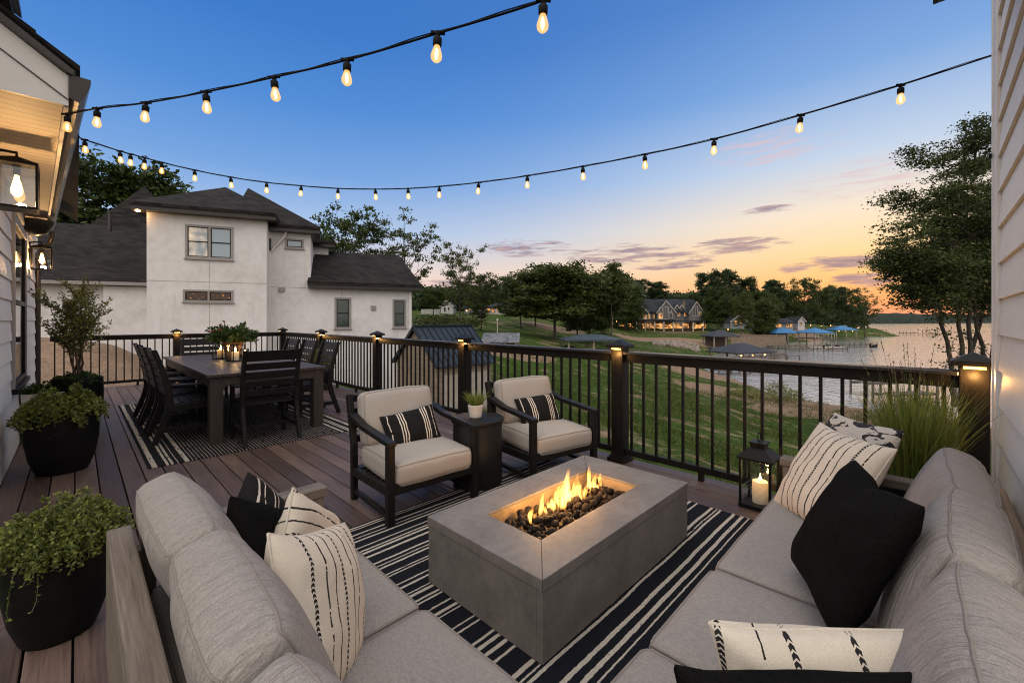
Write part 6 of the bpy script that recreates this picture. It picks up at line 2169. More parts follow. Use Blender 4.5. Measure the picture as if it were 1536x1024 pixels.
# filler sprays shaping the crown's outline on the lake side
for (px, py, dz) in [(a_ + 22, b_, c_) for a_, b_, c_ in [(1334, 400, -2), (1340, 430, -1.5), (1352, 372, -1.8), (1365, 345, -1.5), (1384, 300, -1.2), (1392, 270, -1.0), (1412, 242, -0.6), (1425, 226, 0), (1440, 214, 0.4), (1452, 204, 0.6), (1478, 200, 1.0), (1330, 375, -1.6), (1322, 385, -1.6), (1400, 330, -1), (1420, 290, -0.5), (1354, 446, -1.2), (1400, 420, -0.6), (1430, 262, 0.2), (1462, 240, 0.8), (1375, 320, -1.2), (1360, 405, -1.6), (1378, 380, -1.4), (1395, 360, -1.0)]]:
    c = lkp(px, py, dz)
    k = rngl.integers(0, 3)
    for _ in range(3): Cl.append((c + rngl.normal(size=3) * np.array([0.35, 0.35, 0.22]), 0.5))
    j = lkp(min(1462, px + 48), py + 30, dz * 0.5)
    S.tube([j, (j + c) / 2 + np.array([0, 0, 0.1]), c], [0.045, 0.03, 0.012], 5, cap=False)
P, Dv = [], []
for c, r in Cl:
    n = int(215 * r)
    g = rngl.normal(size=(n, 3)) * np.array([r, r, r * 0.38]) * 0.62
    P.append(c + g)
    Dv.append(rngl.normal(size=(n, 3)) * np.array([1, 1, 0.5]) + g * 0.6)
for (px, py, dz) in [(1418, 548, -0.3), (1426, 520, -0.4), (1452, 545, 0.1), (1460, 556, 0.2), (1412, 500, -0.5), (1405, 478, -0.7), (1470, 520, 0.4), (1446, 500, 0), (1480, 545, 0.4)]:
    c = lkp(px, py, dz)
    j = lkp(px + 14, py + 12, dz)
    S.tube([j, (j + c) / 2, c], [0.02, 0.014, 0.006], 5, cap=False)
    g = rngl.normal(size=(60, 3)) * np.array([0.30, 0.30, 0.16])
    P.append(c + g)
    Dv.append(rngl.normal(size=(60, 3)))
P, Dv = np.concatenate(P), np.concatenate(Dv)
L = rngl.uniform(0.09, 0.19, size=len(P))
V, F = leaf_quads(P, Dv, L, L * 0.55, rngl)
npmesh('crown', V, F, T_NEAR, lk)
S.build('trunk', BARK, lk, fix=False, smooth=60)
# shrubs along the bank
def shrub(label, px, py, z, w, h, m, seed):
    rg_ = np.random.default_rng(seed)
    p = GZ(px, py, z)
    p.z = ground_xy(p.x, p.y) - 0.05
    t = thing('shrub', label, 'shrub', p, 0, 'shrubs on the bank')
    P, Dv = [], []
    S = MB()
    for k in range(26):
        a = rg_.uniform(0, 2 * pi)
        rr_ = w / 2 * math.sqrt(rg_.uniform())
        c = np.array([rr_ * math.cos(a), rr_ * math.sin(a), h * rg_.uniform(0.25, 0.9) * (1 - 0.5 * (rr_ / (w / 2)) ** 2)])
        S.tube([(c[0] * 0.3, c[1] * 0.3, 0), tuple(c * 0.6), tuple(c)], [0.015, 0.010, 0.004], 4, cap=False)
        g = rg_.normal(size=(90, 3)) * np.array([w * 0.10, w * 0.10, h * 0.12])
        P.append(c + g)
        Dv.append(g * 3 + rg_.normal(size=(90, 3)))
    P, Dv = np.concatenate(P), np.concatenate(Dv)
    L = rg_.uniform(0.06, 0.12, size=len(P)) * max(1, w / 2.2)
    V, F = leaf_quads(P, Dv, L, L * 0.5, rg_)
    npmesh('foliage', V, F, m, t)
    S.build('stems', BARK, t, fix=False)
shrub('bushy green shrub at the lawn edge above the water, by the tilted posts', 1168, 604, -5.6, 3.2, 1.5, G_OLIVE, 1)
shrub('low green shrub on the lawn below the railing, before the bank bends', 1120, 600, -5.2, 3.0, 0.9, G_OLIVE, 2)
shrub('shrub behind the cream pillows, low on the slope below the rail', 1250, 650, -5.2, 2.2, 0.9, G_DARK, 3)
shrub('dark leafy shrub behind the ornamental grass, near the beach', 1375, 625, -5.8, 3.4, 1.6, T_NEAR, 4)
shrub('dark shrub under the lakeside trunks', 1440, 610, -5.9, 4.0, 2.4, T_NEAR, 5)
shrub('wide low shrub on the green slope near the thin airy tree', 668, 491, 0.4, 9.0, 2.2, T_OLIVE, 6)
# lawn tufts
rng = np.random.default_rng(5)
n = 42000
pxs = rng.uniform(560, 1560, n)
ds = 5.5 + 40 * rng.uniform(size=n) ** 1.7
u = (pxs - CX) * ds / FPX
zz = ground_uv(np.stack([u, ds], 1))
nn = np.array([noise.noise(Vector((a * 0.25, b_ * 0.25, 2))) + 0.5 * noise.noise(Vector((a * 0.9, b_ * 0.9, 5))) for a, b_ in zip(u, ds)])
XYp = np.outer(u, np.array(RT)) + np.outer(ds, np.array(FW))
keep = (nn > -0.05) & (zz > WATER + 0.35) & ~((XYp[:, 0] < DX1 + 0.4) & (XYp[:, 1] < DY1 + 0.4))
pos = XYp[keep]
pos[:, 2] = zz[keep] + 0.02
k = len(pos)
rep = 4
P = np.repeat(pos, rep, 0) + rng.normal(size=(k * rep, 3)) * np.array([0.10, 0.10, 0])
hgt = rng.uniform(0.12, 0.34, size=k * rep)
dr = rng.normal(size=(k * rep, 3)) * 0.45 + np.array([0, 0, 1])
V, F = leaf_quads(P + unit(dr) * hgt[:, None] * 0.4, dr, hgt, 0.022, rng)
LAWNG = leafmat('lawn_blade_green', [(0.020, 0.034, 0.006), (0.060, 0.092, 0.013), (0.135, 0.155, 0.030)], 0.3, patch=0.5)
stuff(npmesh('lawn_grass', V, F, LAWNG), 'long green grass growing on the slope between deck and lake', 'grass')
# ------------------------------------------------------------------ string lights
m, nt, b = newmat('bulb_glass_glow')
nt.n.remove(b)
tr = nt.new('ShaderNodeBsdfTransparent')
em = nt.new('ShaderNodeEmission')
em.inputs[0].default_value = (1.0, 0.56, 0.17, 1)
em.inputs[1].default_value = 0.62
ad = nt.new('ShaderNodeAddShader')
mx = nt.new('ShaderNodeMixShader')
gl = nt.new('ShaderNodeBsdfGlossy')
gl.inputs['Roughness'].default_value = 0.05
mx.inputs[0].default_value = 0.08
tr.inputs[0].default_value = (0.72, 0.62, 0.48, 1)
nt.link(tr.outputs[0], ad.inputs[0])
nt.link(em.outputs[0], ad.inputs[1])
nt.link(ad.outputs[0], mx.inputs[1])
nt.link(gl.outputs[0], mx.inputs[2])
nt.link(mx.outputs[0], nt.n['Material Output'].inputs[0])
BGLASS = m
FIL = emat('bulb_filament', (1.0, 0.66, 0.28), 9.0)
CORD = mat('black_cord', (0.005, 0.005, 0.005), 0.6, 0.2, 10, spec=0.1)
def crom(P, n=10):
    out = []
    for i in range(len(P) - 1):
        p0, p1, p2, p3 = P[max(i - 1, 0)], P[i], P[i + 1], P[min(i + 2, len(P) - 1)]
        for k in range(n):
            t = k / n
            out.append(0.5 * ((2 * p1) + (p2 - p0) * t + (2 * p0 - 5 * p1 + 4 * p2 - p3) * t * t + (3 * p1 - p0 - 3 * p2 + p3) * t ** 3))
    out.append(P[-1])
    return out
bulb_first = {}
def string_light(label, ends, pts):
    P = [WP(*ends[0])] + [WP(*q) for q in pts] + [WP(*ends[1])]
    o = P[0].copy()
    t = thing('string_light', label, 'string lights', o, 0)
    loc = [p - o for p in P]
    mb = MB()
    mb.tube(crom(loc), 0.0042, 6)
    # a second strand twisted along the first
    mb2 = crom(loc)
    mb.tube([p + Vector((0.004 * math.cos(i * 0.7), 0.004 * math.sin(i * 0.7), 0.006)) for i, p in enumerate(mb2)], 0.0022, 5)
    mb.build('cord', CORD, t, smooth=60)
    for i, p in enumerate(loc[1:-1]):
        if 'socket' not in bulb_first:
            sb = MB()
            sb.lathe([(0.004, 0.010), (0.010, 0.004), (0.011, -0.004), (0.008, -0.012), (0.012, -0.016), (0.0165, -0.020), (0.0165, -0.044), (0.0145, -0.048)], 12)
            sb.bar((-0.026, 0, 0.001), (0.026, 0, 0.001), 0.008, 0.009)
            s_ = sb.build('socket', CORD, t, smooth=50)
            bb = MB().lathe([(0.0105, -0.0485), (0.012, -0.054), (0.0175, -0.070), (0.0210, -0.084), (0.0195, -0.096), (0.012, -0.105), (0.0008, -0.108)], 16).build('bulb', BGLASS, s_, smooth=180)
            MB().lathe([(0.001, -0.056), (0.0045, -0.062), (0.0065, -0.080), (0.005, -0.094), (0.0008, -0.098)], 10).build('filament', FIL, s_, smooth=180)
            bulb_first['socket'] = s_
        else:
            s_ = bulb_first['socket'].copy()
            COL.objects.link(s_)
            s_.parent = t
            for ch in list(bulb_first['socket'].children):
                c = ch.copy()
                COL.objects.link(c)
                c.parent = s_
        s_.location = p
        s_.rotation_euler = (rad(3 * math.sin(i * 2.1)), rad(4 * math.sin(i * 1.3)), -TH + 0.1)
    return t
def run(label, a, pts, z): return string_light(label, (a, z), pts)
run('upper string of warm bulbs crossing the sky from the gable corner', (92, 171, 2.585), [(101, 171.5, 2.60), (146, 163, 2.45), (219, 154.5, 2.33), (309, 138, 2.14), (411, 116, 1.96), (521, 90, 1.76), (657, 50, 1.58), (815, 1, 1.48)], (990, -70, 1.42))
run('lower sagging string of warm bulbs running from the clapboard corner to the gutter', (1490, 83, 2.34), [(1351, 128, 2.42), (1201, 173, 2.68), (1071, 209, 2.92), (967, 232, 3.15), (874, 250, 3.40), (791, 264, 3.66), (718, 274, 3.90), (659, 280, 4.08), (612, 283, 4.22), (563, 284, 4.32), (507, 283, 4.38), (452, 279, 4.38), (400, 274, 4.34), (346, 266, 4.26), (292, 255.5, 4.16), (243, 244, 4.05), (217, 237, 3.95), (196, 231.5, 3.86), (180, 227, 3.8), (127, 210, 3.45)], (118, 205, 3.35))

# ------------------------------------------------------------------ buildings across the water
LITW = litglass('lit_window', (0.03, 0.02, 0.015), (1.0, 0.42, 0.11), 1.5, (0.45, 0.45, 0.6), 0.52)
LITS = litglass('lit_window_soft', (0.03, 0.025, 0.02), (1.0, 0.50, 0.18), 0.75, (0.4, 0.4, 0.5), 0.50)
LAMP = emat('far_lamp', (1.0, 0.5, 0.16), 4.0)
LODW = mat('lodge_brown_siding', (0.085, 0.062, 0.048), 0.85, 0.3, 0.6)
LODG = mat('lodge_grey_siding', (0.13, 0.125, 0.125), 0.85, 0.25, 0.8)
LTRIM = mat('lodge_pale_trim', (0.42, 0.38, 0.33), 0.7, 0.1, 2)
ROOFD = shingle('slate_blue_roof', (0.018, 0.021, 0.026), (0.045, 0.050, 0.060), 0.5, 0.8)
STONEW = mat('tan_stone_wall', (0.20, 0.15, 0.105), 0.9, 0.4, 1.6, 0.8, 4, bdist=0.05)
def view_thing(name, label, cat, px, d, py, group=None):
    """origin at a pixel on the ground; local x runs to the right of the picture, y away from the eye"""
    p = WP(px, py, d)
    return thing(name, label, cat, p, -TH, group)
class L2:
    def __init__(s, px, py, d): s.px, s.py, s.d, s.k = px, py, d, d / FPX
    def x(s, px, y=0): return (px - CX) * (s.d + y) / FPX - (s.px - CX) * s.d / FPX
    def z(s, py, y=0): return (HY - py) * (s.d + y) / FPX - (HY - s.py) * s.d / FPX
def gable_front(t, q, pxl, pxa, pxr, pye, pya, y0, y1, wall, pyb, roof=None, ov=0.35):
    xl, xa, xr = q.x(pxl, y0), q.x(pxa, y0), q.x(pxr, y0)
    ze, za, zb = q.z(pye, y0), q.z(pya, y0), q.z(pyb, y0)
    MB().prism([(xl, y0, zb), (xr, y0, zb), (xr, y0, ze), (xa, y0, za - 0.12), (xl, y0, ze)], (0, y1 - y0, 0)).build('wall', wall, t)
    mb = MB()
    for xe in (xl, xr):
        sg = -1 if xe == xl else 1
        sl = (za - ze) / abs(xe - xa)
        mb.prism([(xa, y0 - ov, za), (xe + sg * ov, y0 - ov, ze - sl * ov), (xe + sg * ov, y0 - ov, ze - sl * ov - 0.22), (xa, y0 - ov, za - 0.22)], (0, y1 - y0 + ov, 0))
    r = mb.build('roof', roof or ROOFD, t)
    mb = MB()
    for xe in (xl, xr):
        sg = -1 if xe == xl else 1
        sl = (za - ze) / abs(xe - xa)
        mb.bar((xa, y0 - ov - 0.03, za - 0.13), (xe + sg * ov, y0 - ov - 0.03, ze - sl * ov - 0.13), 0.05, 0.24, (0, -1, 0) if False else (0, 0, 1))
    mb.build('barge_board', LTRIM, r)
    return r
def qwin(t, q, x0, y0p, x1, y1p, y, m, frame=LTRIM, fw=0.12):
    xa, xb, zb, za = q.x(x0, y), q.x(x1, y), q.z(y1p, y), q.z(y0p, y)
    mb = MB()
    mb.box(xa - fw, y - 0.10, zb - fw, xb + fw, y - 0.001, zb).box(xa - fw, y - 0.10, za, xb + fw, y - 0.001, za + fw).box(xa - fw, y - 0.10, zb, xa, y - 0.001, za).box(xb, y - 0.10, zb, xb + fw, y - 0.001, za)
    if xb - xa > 1.0: mb.box((xa + xb) / 2 - 0.05, y - 0.09, zb, (xa + xb) / 2 + 0.05, y - 0.002, za)
    w_ = mb.build('window', frame, t)
    MB().box(xa, y - 0.05, zb, xb, y - 0.0015, za).build('pane', m, w_)
DKGL = mat('dark_far_glass', (0.02, 0.024, 0.03), 0.15, 0.3, 1, spec=0.8)
ld = view_thing('lodge', 'large grey gabled lodge with lit porch and windows among the trees across the lake', 'house', 995, 130, 499)
q = L2(995, 499, 130)
# main body, roof ridge running sideways
x0, x1 = q.x(950), q.x(1050)
MB().box(x0, 0, -1, x1, 11, q.z(467)).build('wall', LODG, ld)
zr_, ze_ = q.z(448.5, 5), q.z(467)
MB().prism([(x0 - 0.4, -0.8, ze_ - 0.3), (x0 - 0.4, -0.8, ze_ - 0.1), (x0 - 0.4, 5.5, zr_), (x0 - 0.4, 11.8, ze_ - 0.1), (x0 - 0.4, 11.8, ze_ - 0.3)], (x1 - x0 + 0.8, 0, 0)).build('roof', ROOFD, ld)
gable_front(ld, q, 985.5, 999, 1012.5, 467, 450.5, -2.0, 5.4, LODG, 482)
gable_front(ld, q, 1034, 1044.5, 1055, 467.5, 452, -2.5, 5.4, LODG, 484)
gable_front(ld, q, 957, 962.5, 971, 467, 457.8, -1.4, 5, LODG, 482)
gable_front(ld, q, 931, 940, 952, 466, 450, -0.8, 9, LODW, 500)
for w_ in [(963.5, 470, 970, 478.5, -1.41, LITS), (972, 471, 975, 478, -0.01, LITS), (979.5, 469.5, 984, 478, -0.01, LITS), (988, 470, 993.5, 478, -2.01, LITW), (996, 461, 1001.5, 478, -2.01, DKGL), (1004, 470, 1008.5, 477, -2.01, DKGL), (989, 461.5, 993, 467, -2.01, DKGL), (1003, 461, 1007, 467.5, -2.01, DKGL),
           (1015.5, 469, 1020, 474, -0.01, LITS), (1026, 469, 1030, 474, -0.01, LITW), (1039.5, 460, 1046, 473.5, -2.51, DKGL), (1048.5, 468, 1051.5, 473, -2.51, LITS), (934, 461, 936.5, 465, -0.81, DKGL), (943, 472, 947, 476, -0.81, DKGL), (934, 472, 938, 476, -0.81, DKGL)]:
    qwin(ld, q, *w_)
# dormers, chimney
for px in (1015, 1022): gable_front(ld, q, px - 2.2, px, px + 2.2, 460, 456.5, -0.2, 3, LODG, 465)
MB().box(q.x(1028), 1.5, q.z(465), q.x(1030.5), 2.5, q.z(451)).build('chimney', STONEW, ld)
# porch: long flat roof on posts with lamps under it
pz = q.z(481, -5)
MB().box(q.x(926, -5), -5.2, pz, q.x(1012, -5), -0.82, pz + 0.35).box(q.x(1012, -5) + 0.01, -5.2, pz - 0.3, q.x(1058, -5), -2.52, pz + 0.05).build('porch_roof', ROOFD, ld)
MB().box(q.x(922, -5), -5.6, -0.8, q.x(1060, -5), -2.55, 0.0).build('porch_floor', STONEW, ld)
for px in (928, 941, 955, 968, 982, 996, 1010, 1024, 1040, 1055):
    MB().box(q.x(px, -5) - 0.15, -5.0, 0.001, q.x(px, -5) + 0.15, -4.7, pz - 0.31).build('porch_post', LTRIM, ld)
for i, px in enumerate((917, 932, 945, 950, 962, 966, 974, 979, 988, 992, 1001, 1008, 1016, 1019, 1028, 1041, 1047, 1054)):
    w_ = 1.2 + 0.8 * ((i * 7) % 3) * 0.5
    zb, zt = q.z(493, -1) + 0.1 * (i % 3), q.z(484.5 + (i * 5 % 3), -1)
    yb = -0.83 if px < 955 else (-2.03 if 986 < px < 1012 else (-2.53 if px > 1034 else -1.43))
    if px < 931: yb = -0.3
    MB().box(q.x(px, yb) - w_ / 2, yb - 0.07, zb, q.x(px, yb) + w_ / 2, yb - 0.004, zt).build('lit_door' if i % 2 else 'lit_window', LITW if i % 3 else LITS, ld)
wl = view_thing('retaining_wall', 'long brown retaining wall on the lawn below the lodge porch', 'wall', 985, 122, 505)
MB().box(-9, 0, -0.8, 14, 0.5, 1.4).box(-9.1, -0.05, 1.401, 14.1, 0.55, 1.55).build('masonry', STONEW, wl)
wl2 = view_thing('retaining_wall', 'tan stone retaining wall at the shore between dark boathouse roofs', 'wall', 1136, 112, 516)
MB().box(-7, 0, -0.6, 7.5, 0.6, 2.2).box(-7.1, -0.06, 2.201, 7.6, 0.66, 2.4).build('masonry', STONEW, wl2)
# cottages
CW = mat('cottage_white_boards', (0.46, 0.45, 0.44), 0.8, 0.12, 2)
CG = mat('cottage_grey_boards', (0.22, 0.23, 0.24), 0.8, 0.15, 2)
def cottage(label, px, d, pyb, pxl, pxr, pye, pya, wall, lit, side=False, depth=7):
    t = view_thing('cottage', label, 'cottage', px, d, pyb, 'small cottages round the lake')
    q = L2(px, pyb, d)
    if side:
        x0, x1 = q.x(pxl), q.x(pxr)
        ze, za = q.z(pye), q.z(pya, depth / 2)
        MB().box(x0, 0, -0.8, x1, depth, ze).build('wall', wall, t)
        MB().prism([(x0 - 0.4, -0.7, ze - 0.1), (x0 - 0.4, -0.7, ze + 0.12), (x0 - 0.4, depth / 2, za), (x0 - 0.4, depth + 0.7, ze + 0.12), (x0 - 0.4, depth + 0.7, ze - 0.1)], (x1 - x0 + 0.8, 0, 0)).build('roof', ROOFD, t)
    else:
        gable_front(t, q, pxl, (pxl + pxr) / 2, pxr, pye, pya, 0, depth, wall, pyb + 3)
    for (a, b2, c, d2, mm) in lit: qwin(t, q, a, b2, c, d2, -0.002, mm, LTRIM, 0.08)
    return t
cottage('small pale cottage with its gable to the lawn, nearest the white house', 669, 108, 470, 661, 679, 457.5, 449.5, CW, [(666, 461, 668.5, 467, DKGL), (672, 461, 674, 465, DKGL)])
cottage('cottage with a glowing orange porch on top of the green slope', 741, 112, 470, 729, 753, 460.5, 452, CW, [(731, 463, 735, 468.5, LITW), (738, 462.5, 741, 469.5, LITW), (745, 462, 749, 466.5, LITW)], True)
cottage('low grey cottage half hidden by the short round tree', 710, 110, 469.5, 697, 722, 461, 455.5, CG, [(704, 462.5, 706, 466.5, LITS), (714, 462, 717, 466, DKGL)], True)
cottage('long low cottage with lit windows behind the first blue boathouse', 1166, 127, 493, 1143, 1190, 484.5, 477.5, CG, [(1146, 486, 1150, 490.5, LITW), (1154, 486, 1157, 490, LITS), (1163, 485.5, 1172, 491, LITW), (1179, 486, 1183, 490.5, LITW), (1185, 486, 1188.5, 490.5, LITW)], True)
cottage('narrow pale gabled cottage near the second blue boathouse', 1202, 128, 492, 1197, 1207, 480.5, 475, CW, [(1200, 483, 1203, 488, LITS)])
cottage('dark roofed cottage with white gable trim behind the tan stone wall', 1107, 119, 490, 1096, 1119, 481, 472, CG, [(1102, 481, 1106, 486, LITW), (1110, 481, 1113, 486, LITS)])
# white paling fence
FWH = mat('white_fence_paint', (0.6, 0.58, 0.56), 0.6, 0.1, 3)
for (pa, pb, py, d, lab) in [(632, 660, 470, 104, 'white paling fence beside the small pale cottage'), (756, 786, 471, 106, 'white paling fence beside the glowing porch')]:
    t = view_thing('fence', lab, 'fence', (pa + pb) / 2, d, py)
    q = L2((pa + pb) / 2, py, d)
    mb = MB()
    x = q.x(pa)
    while x < q.x(pb):
        mb.box(x, 0, -0.3, x + 0.10, 0.04, 1.05)
        x += 0.21
    mb.build('pales', FWH, t)
    MB().box(q.x(pa), 0.041, 0.25, q.x(pb), 0.08, 0.33).box(q.x(pa), 0.041, 0.8, q.x(pb), 0.08, 0.88).build('rails', FWH, t)

# ------------------------------------------------------------------ boathouses and docks
BLUEC = mat('blue_boathouse_roof', (0.035, 0.16, 0.34), 0.45, 0.15, 1.5)
DARKC = mat('dark_boathouse_roof', (0.022, 0.022, 0.027), 0.6, 0.3, 1.5, 0.2, 6)
PIER = mat('grey_dock_timber', (0.11, 0.090, 0.075), 0.85, 0.3, 3, 0.4, 12)
PALEP = mat('pale_post_timber', (0.30, 0.25, 0.20), 0.8, 0.2, 4)
def boathouse(label, px, d, w, dp, eave, rise, roofm, rot=0.0, deck=0.7, wz=None, walls=None, lamps=False, float_=False):
    """hip roof on posts over a dock; eave above the water"""
    p = W(px, d, WATER)
    if wz is not None: p.z = wz
    t = thing('boathouse', label, 'boathouse', p, -TH + rot, 'boathouses on the lake')
    a, b2 = w / 2, dp / 2
    mb = MB()
    r = b2 if w > dp else a
    rg_ = (a - b2) if w > dp else 0.01
    mb.add([(-a, -b2, eave), (a, -b2, eave), (a, b2, eave), (-a, b2, eave), (-a, -b2, eave + 0.18), (a, -b2, eave + 0.18), (a, b2, eave + 0.18), (-a, b2, eave + 0.18), (-rg_, 0, eave + rise), (rg_, 0, eave + rise)],
           [(0, 3, 2, 1), (0, 1, 5, 4), (1, 2, 6, 5), (2, 3, 7, 6), (3, 0, 4, 7), (4, 5, 9, 8), (5, 6, 9), (6, 7, 8, 9), (7, 4, 8)])
    mb.build('roof', roofm, t)
    for sx in (-1, 0, 1):
        for sy in (-1, 1):
            MB().box(sx * (a - 0.5) - 0.10, sy * (b2 - 0.5) - 0.10, -2.5, sx * (a - 0.5) + 0.10, sy * (b2 - 0.5) + 0.10, eave - 0.001).build('post', PALEP, t)
    MB().box(-a - 0.3, -b2 - 0.2, deck - 0.25, a + 0.3, -b2 + 1.2, deck).box(-a - 0.3, b2 - 1.2, deck - 0.25, a + 0.3, b2 + 0.2, deck).box(-a - 0.3, -b2 + 1.2001, deck - 0.25, -a + 1.0, b2 - 1.2001, deck).build('deck', PIER, t)
    if float_:
        MB().box(-a, -b2 + 0.2, -0.35, a - 0.3, -b2 + 1.6, 0.28).build('float', LTRIM, t, bevel=0.1)
        mb = MB()
        for k in range(7): mb.box(-a + k * w / 6.2, -b2 - 0.15, deck + 0.001, -a + k * w / 6.2 + 0.07, -b2 - 0.08, deck + 1.0)
        mb.box(-a, -b2 - 0.15, deck + 1.0, a, -b2 - 0.08, deck + 1.08)
        mb.build('guard_rail', LTRIM, t)
    if walls: MB().box(-a + 0.6, b2 - 1.4, deck + 0.001, a - 0.6, b2 - 1.2, eave - 0.002).build('back_wall', walls, t)
    if lamps:
        for k in range(3): MB().lathe([(0.001, eave - 0.45), (0.14, eave - 0.35), (0.14, eave - 0.25), (0.001, eave - 0.15)], 8, (-a * 0.6 + k * a * 0.6, -b2 + 0.7, 0)).build('lamp', LAMP, t)
    return t
boathouse('boathouse with bright blue hip roof on tall pale posts, farther out on the water', 1222, 116, 6.3, 6.0, 3.9, 1.4, BLUEC, 0.2, 2.6, float_=True)
boathouse('low blue roofed boathouse close to the tan stone wall', 1172, 124, 8.0, 6.0, 3.6, 1.5, BLUEC, 0.1, 1.6, walls=LODW)
boathouse('blue roofed boathouse with warm lamps, nearest the end of the wooded point', 1262, 152, 7.4, 6.0, 3.8, 1.6, BLUEC, -0.1, 1.2, lamps=True)
boathouse('wide dark roofed boathouse just above the railing, nearest of all', 1110, 72, 8.6, 6.5, 1.95, 1.55, DARKC, 0.35, 0.6, lamps=True)
boathouse('dark hip roofed pavilion on the shore in front of the tan stone wall', 1080, 98, 6.6, 5.5, 2.6, 1.5, DARKC, 0.1, 0.3, wz=-5.0, walls=LODW)
boathouse('low flat dark boat cover at the shore beside the nearest lit railing post', 845 + 40, 52, 7.0, 4.0, 1.4, 0.7, mat('blue_grey_cover', (0.045, 0.065, 0.085), 0.5, 0.2, 2), 0.1, 0.2, wz=ground_at(885, 52) - 0.05)
def dock(label, a, b2, w=1.5, z=0.75, rails=False, posts=True, h=1.0):
    """a walkway between two points given as (px, depth)"""
    A, B = W(*a, WATER), W(*b2, WATER)
    L = (B - A).length
    rot = math.atan2(B.y - A.y, B.x - A.x)
    t = thing('dock', label, 'dock', A, rot, 'docks along the shore')
    mb = MB()
    n = max(2, int(L / 0.35))
    mb.box(0, -w / 2, z - 0.22, L, -w / 2 + 0.12, z - 0.05).box(0, w / 2 - 0.12, z - 0.22, L, w / 2, z - 0.05)
    for k in range(n): mb.box(L * k / n, -w / 2, z - 0.049, L * (k + 1) / n - 0.02, w / 2, z)
    mb.build('walkway', PIER, t)
    k = max(2, int(L / 3.2) + 1)
    for i in range(k):
        for sy in (-1, 1):
            MB().tube([(L * i / (k - 1), sy * (w / 2 + 0.11), -2.5), (L * i / (k - 1), sy * (w / 2 + 0.11), z + (h if rails else 0.5))], 0.10, 8).build('post', PIER, t, smooth=50)
    if rails:
        for sy in (-1, 1):
            MB().bar((0, sy * (w / 2 + 0.11), z + h - 0.08), (L, sy * (w / 2 + 0.11), z + h - 0.08), 0.07, 0.12).build('hand_rail', PIER, t)
    return t
dock('long thin jetty reaching out from the tall blue boathouse', (1243, 116), (1312, 119), 1.2, 0.7)
dock('pier joining the shore and the tall blue boathouse', (1155, 108), (1206, 112), 1.4, 0.9)
dock('low pale dock beside the nearest dark boathouse, reaching past its lamps', (1128, 64), (1190, 70), 1.6, 0.7, True)
dock('long dock running out in front of the low blue boathouse', (1180, 104), (1268, 102), 1.6, 0.6)
dock('dark pier behind the nearest dark boathouse roof', (1098, 76), (1172, 84), 1.4, 0.8, True)
dock('small dark pier in front of the lawn edge, under the rail', (1072, 58), (1132, 60), 1.3, 0.7)
dock('weathered gangway with hand rails near the beach, behind the ornamental grass', (1288, 42), (1420, 44), 1.4, 1.3, True, h=1.1)
dock('short stage with tall posts in front of the weathered gangway', (1322, 37), (1392, 38), 1.2, 1.0, True, h=1.4)
dock('distant dock with railing off the wooded point', (1300, 205), (1326, 210), 2.0, 1.0, True, h=1.6)
dock('distant dock in the middle of the glowing water', (1352, 215), (1374, 215), 2.0, 1.0)
dock('farther dark raft by the lakeside tree limbs', (1388, 200), (1410, 200), 2.4, 1.2, True, h=1.6)
# outboard boat and a moored pontoon
def boat(label, px, d, L, rot, hullm, kind=0):
    t = thing('boat', label, 'boat', W(px, d, WATER), -TH + rot, None)
    prof = [(-0.5, 0.42, 0.0), (-0.25, 0.5, 0), (0.1, 0.5, 0), (0.32, 0.36, 0.02), (0.45, 0.16, 0.05), (0.5, 0.01, 0.08)]
    mb = MB()
    Wd = L * 0.36
    n = len(prof)
    rows = []
    for x, w, s in prof:
        rows.append([(x * L, -w * Wd, 0.62 + s * L * 0.3), (x * L, -w * Wd * 0.75, 0.05), (x * L, 0, -0.12), (x * L, w * Wd * 0.75, 0.05), (x * L, w * Wd, 0.62 + s * L * 0.3), (x * L, w * Wd * 0.85, 0.60 + s * L * 0.3), (x * L, w * Wd * 0.7, 0.3), (x * L, -w * Wd * 0.7, 0.3), (x * L, -w * Wd * 0.85, 0.60 + s * L * 0.3)])
    vs = [p for r in rows for p in r]
    k = 9
    fs = [(i * k + j, i * k + (j + 1) % k, (i + 1) * k + (j + 1) % k, (i + 1) * k + j) for i in range(n - 1) for j in range(k)] + [tuple(range(k)), tuple((n - 1) * k + j for j in range(k))]
    mb.add(vs, fs)
    mb.build('hull', hullm, t, smooth=40)
    MB().box(-0.56 * L, -0.16, 0.2, -0.505 * L, 0.16, 1.05).box(-0.55 * L, -0.05, -0.5, -0.52 * L, 0.05, 0.199).build('outboard_motor', BLACK, t, bevel=0.03)
    for x in (-0.25, 0.05): MB().box(x * L - 0.15, -Wd * 0.36, 0.301, x * L + 0.15, Wd * 0.36, 0.6).build('bench', LTRIM, t, bevel=0.02)
    if kind:
        MB().box(0.12 * L, -Wd * 0.3, 0.65, 0.15 * L, Wd * 0.3, 1.05).build('windscreen', DKGL, t)
    return t
boat('white open boat moored at the thin jetty, beside the tall blue boathouse', 1252, 108, 5.6, 0.1, LTRIM, 1)
boat('small dark boat with outboard at the end of the thin jetty', 1311, 116, 2.6, 0.3, BLACK)
boat('tiny dark boat drifting alone between the distant docks', 1338, 205, 3.6, 0.2, BLACK)
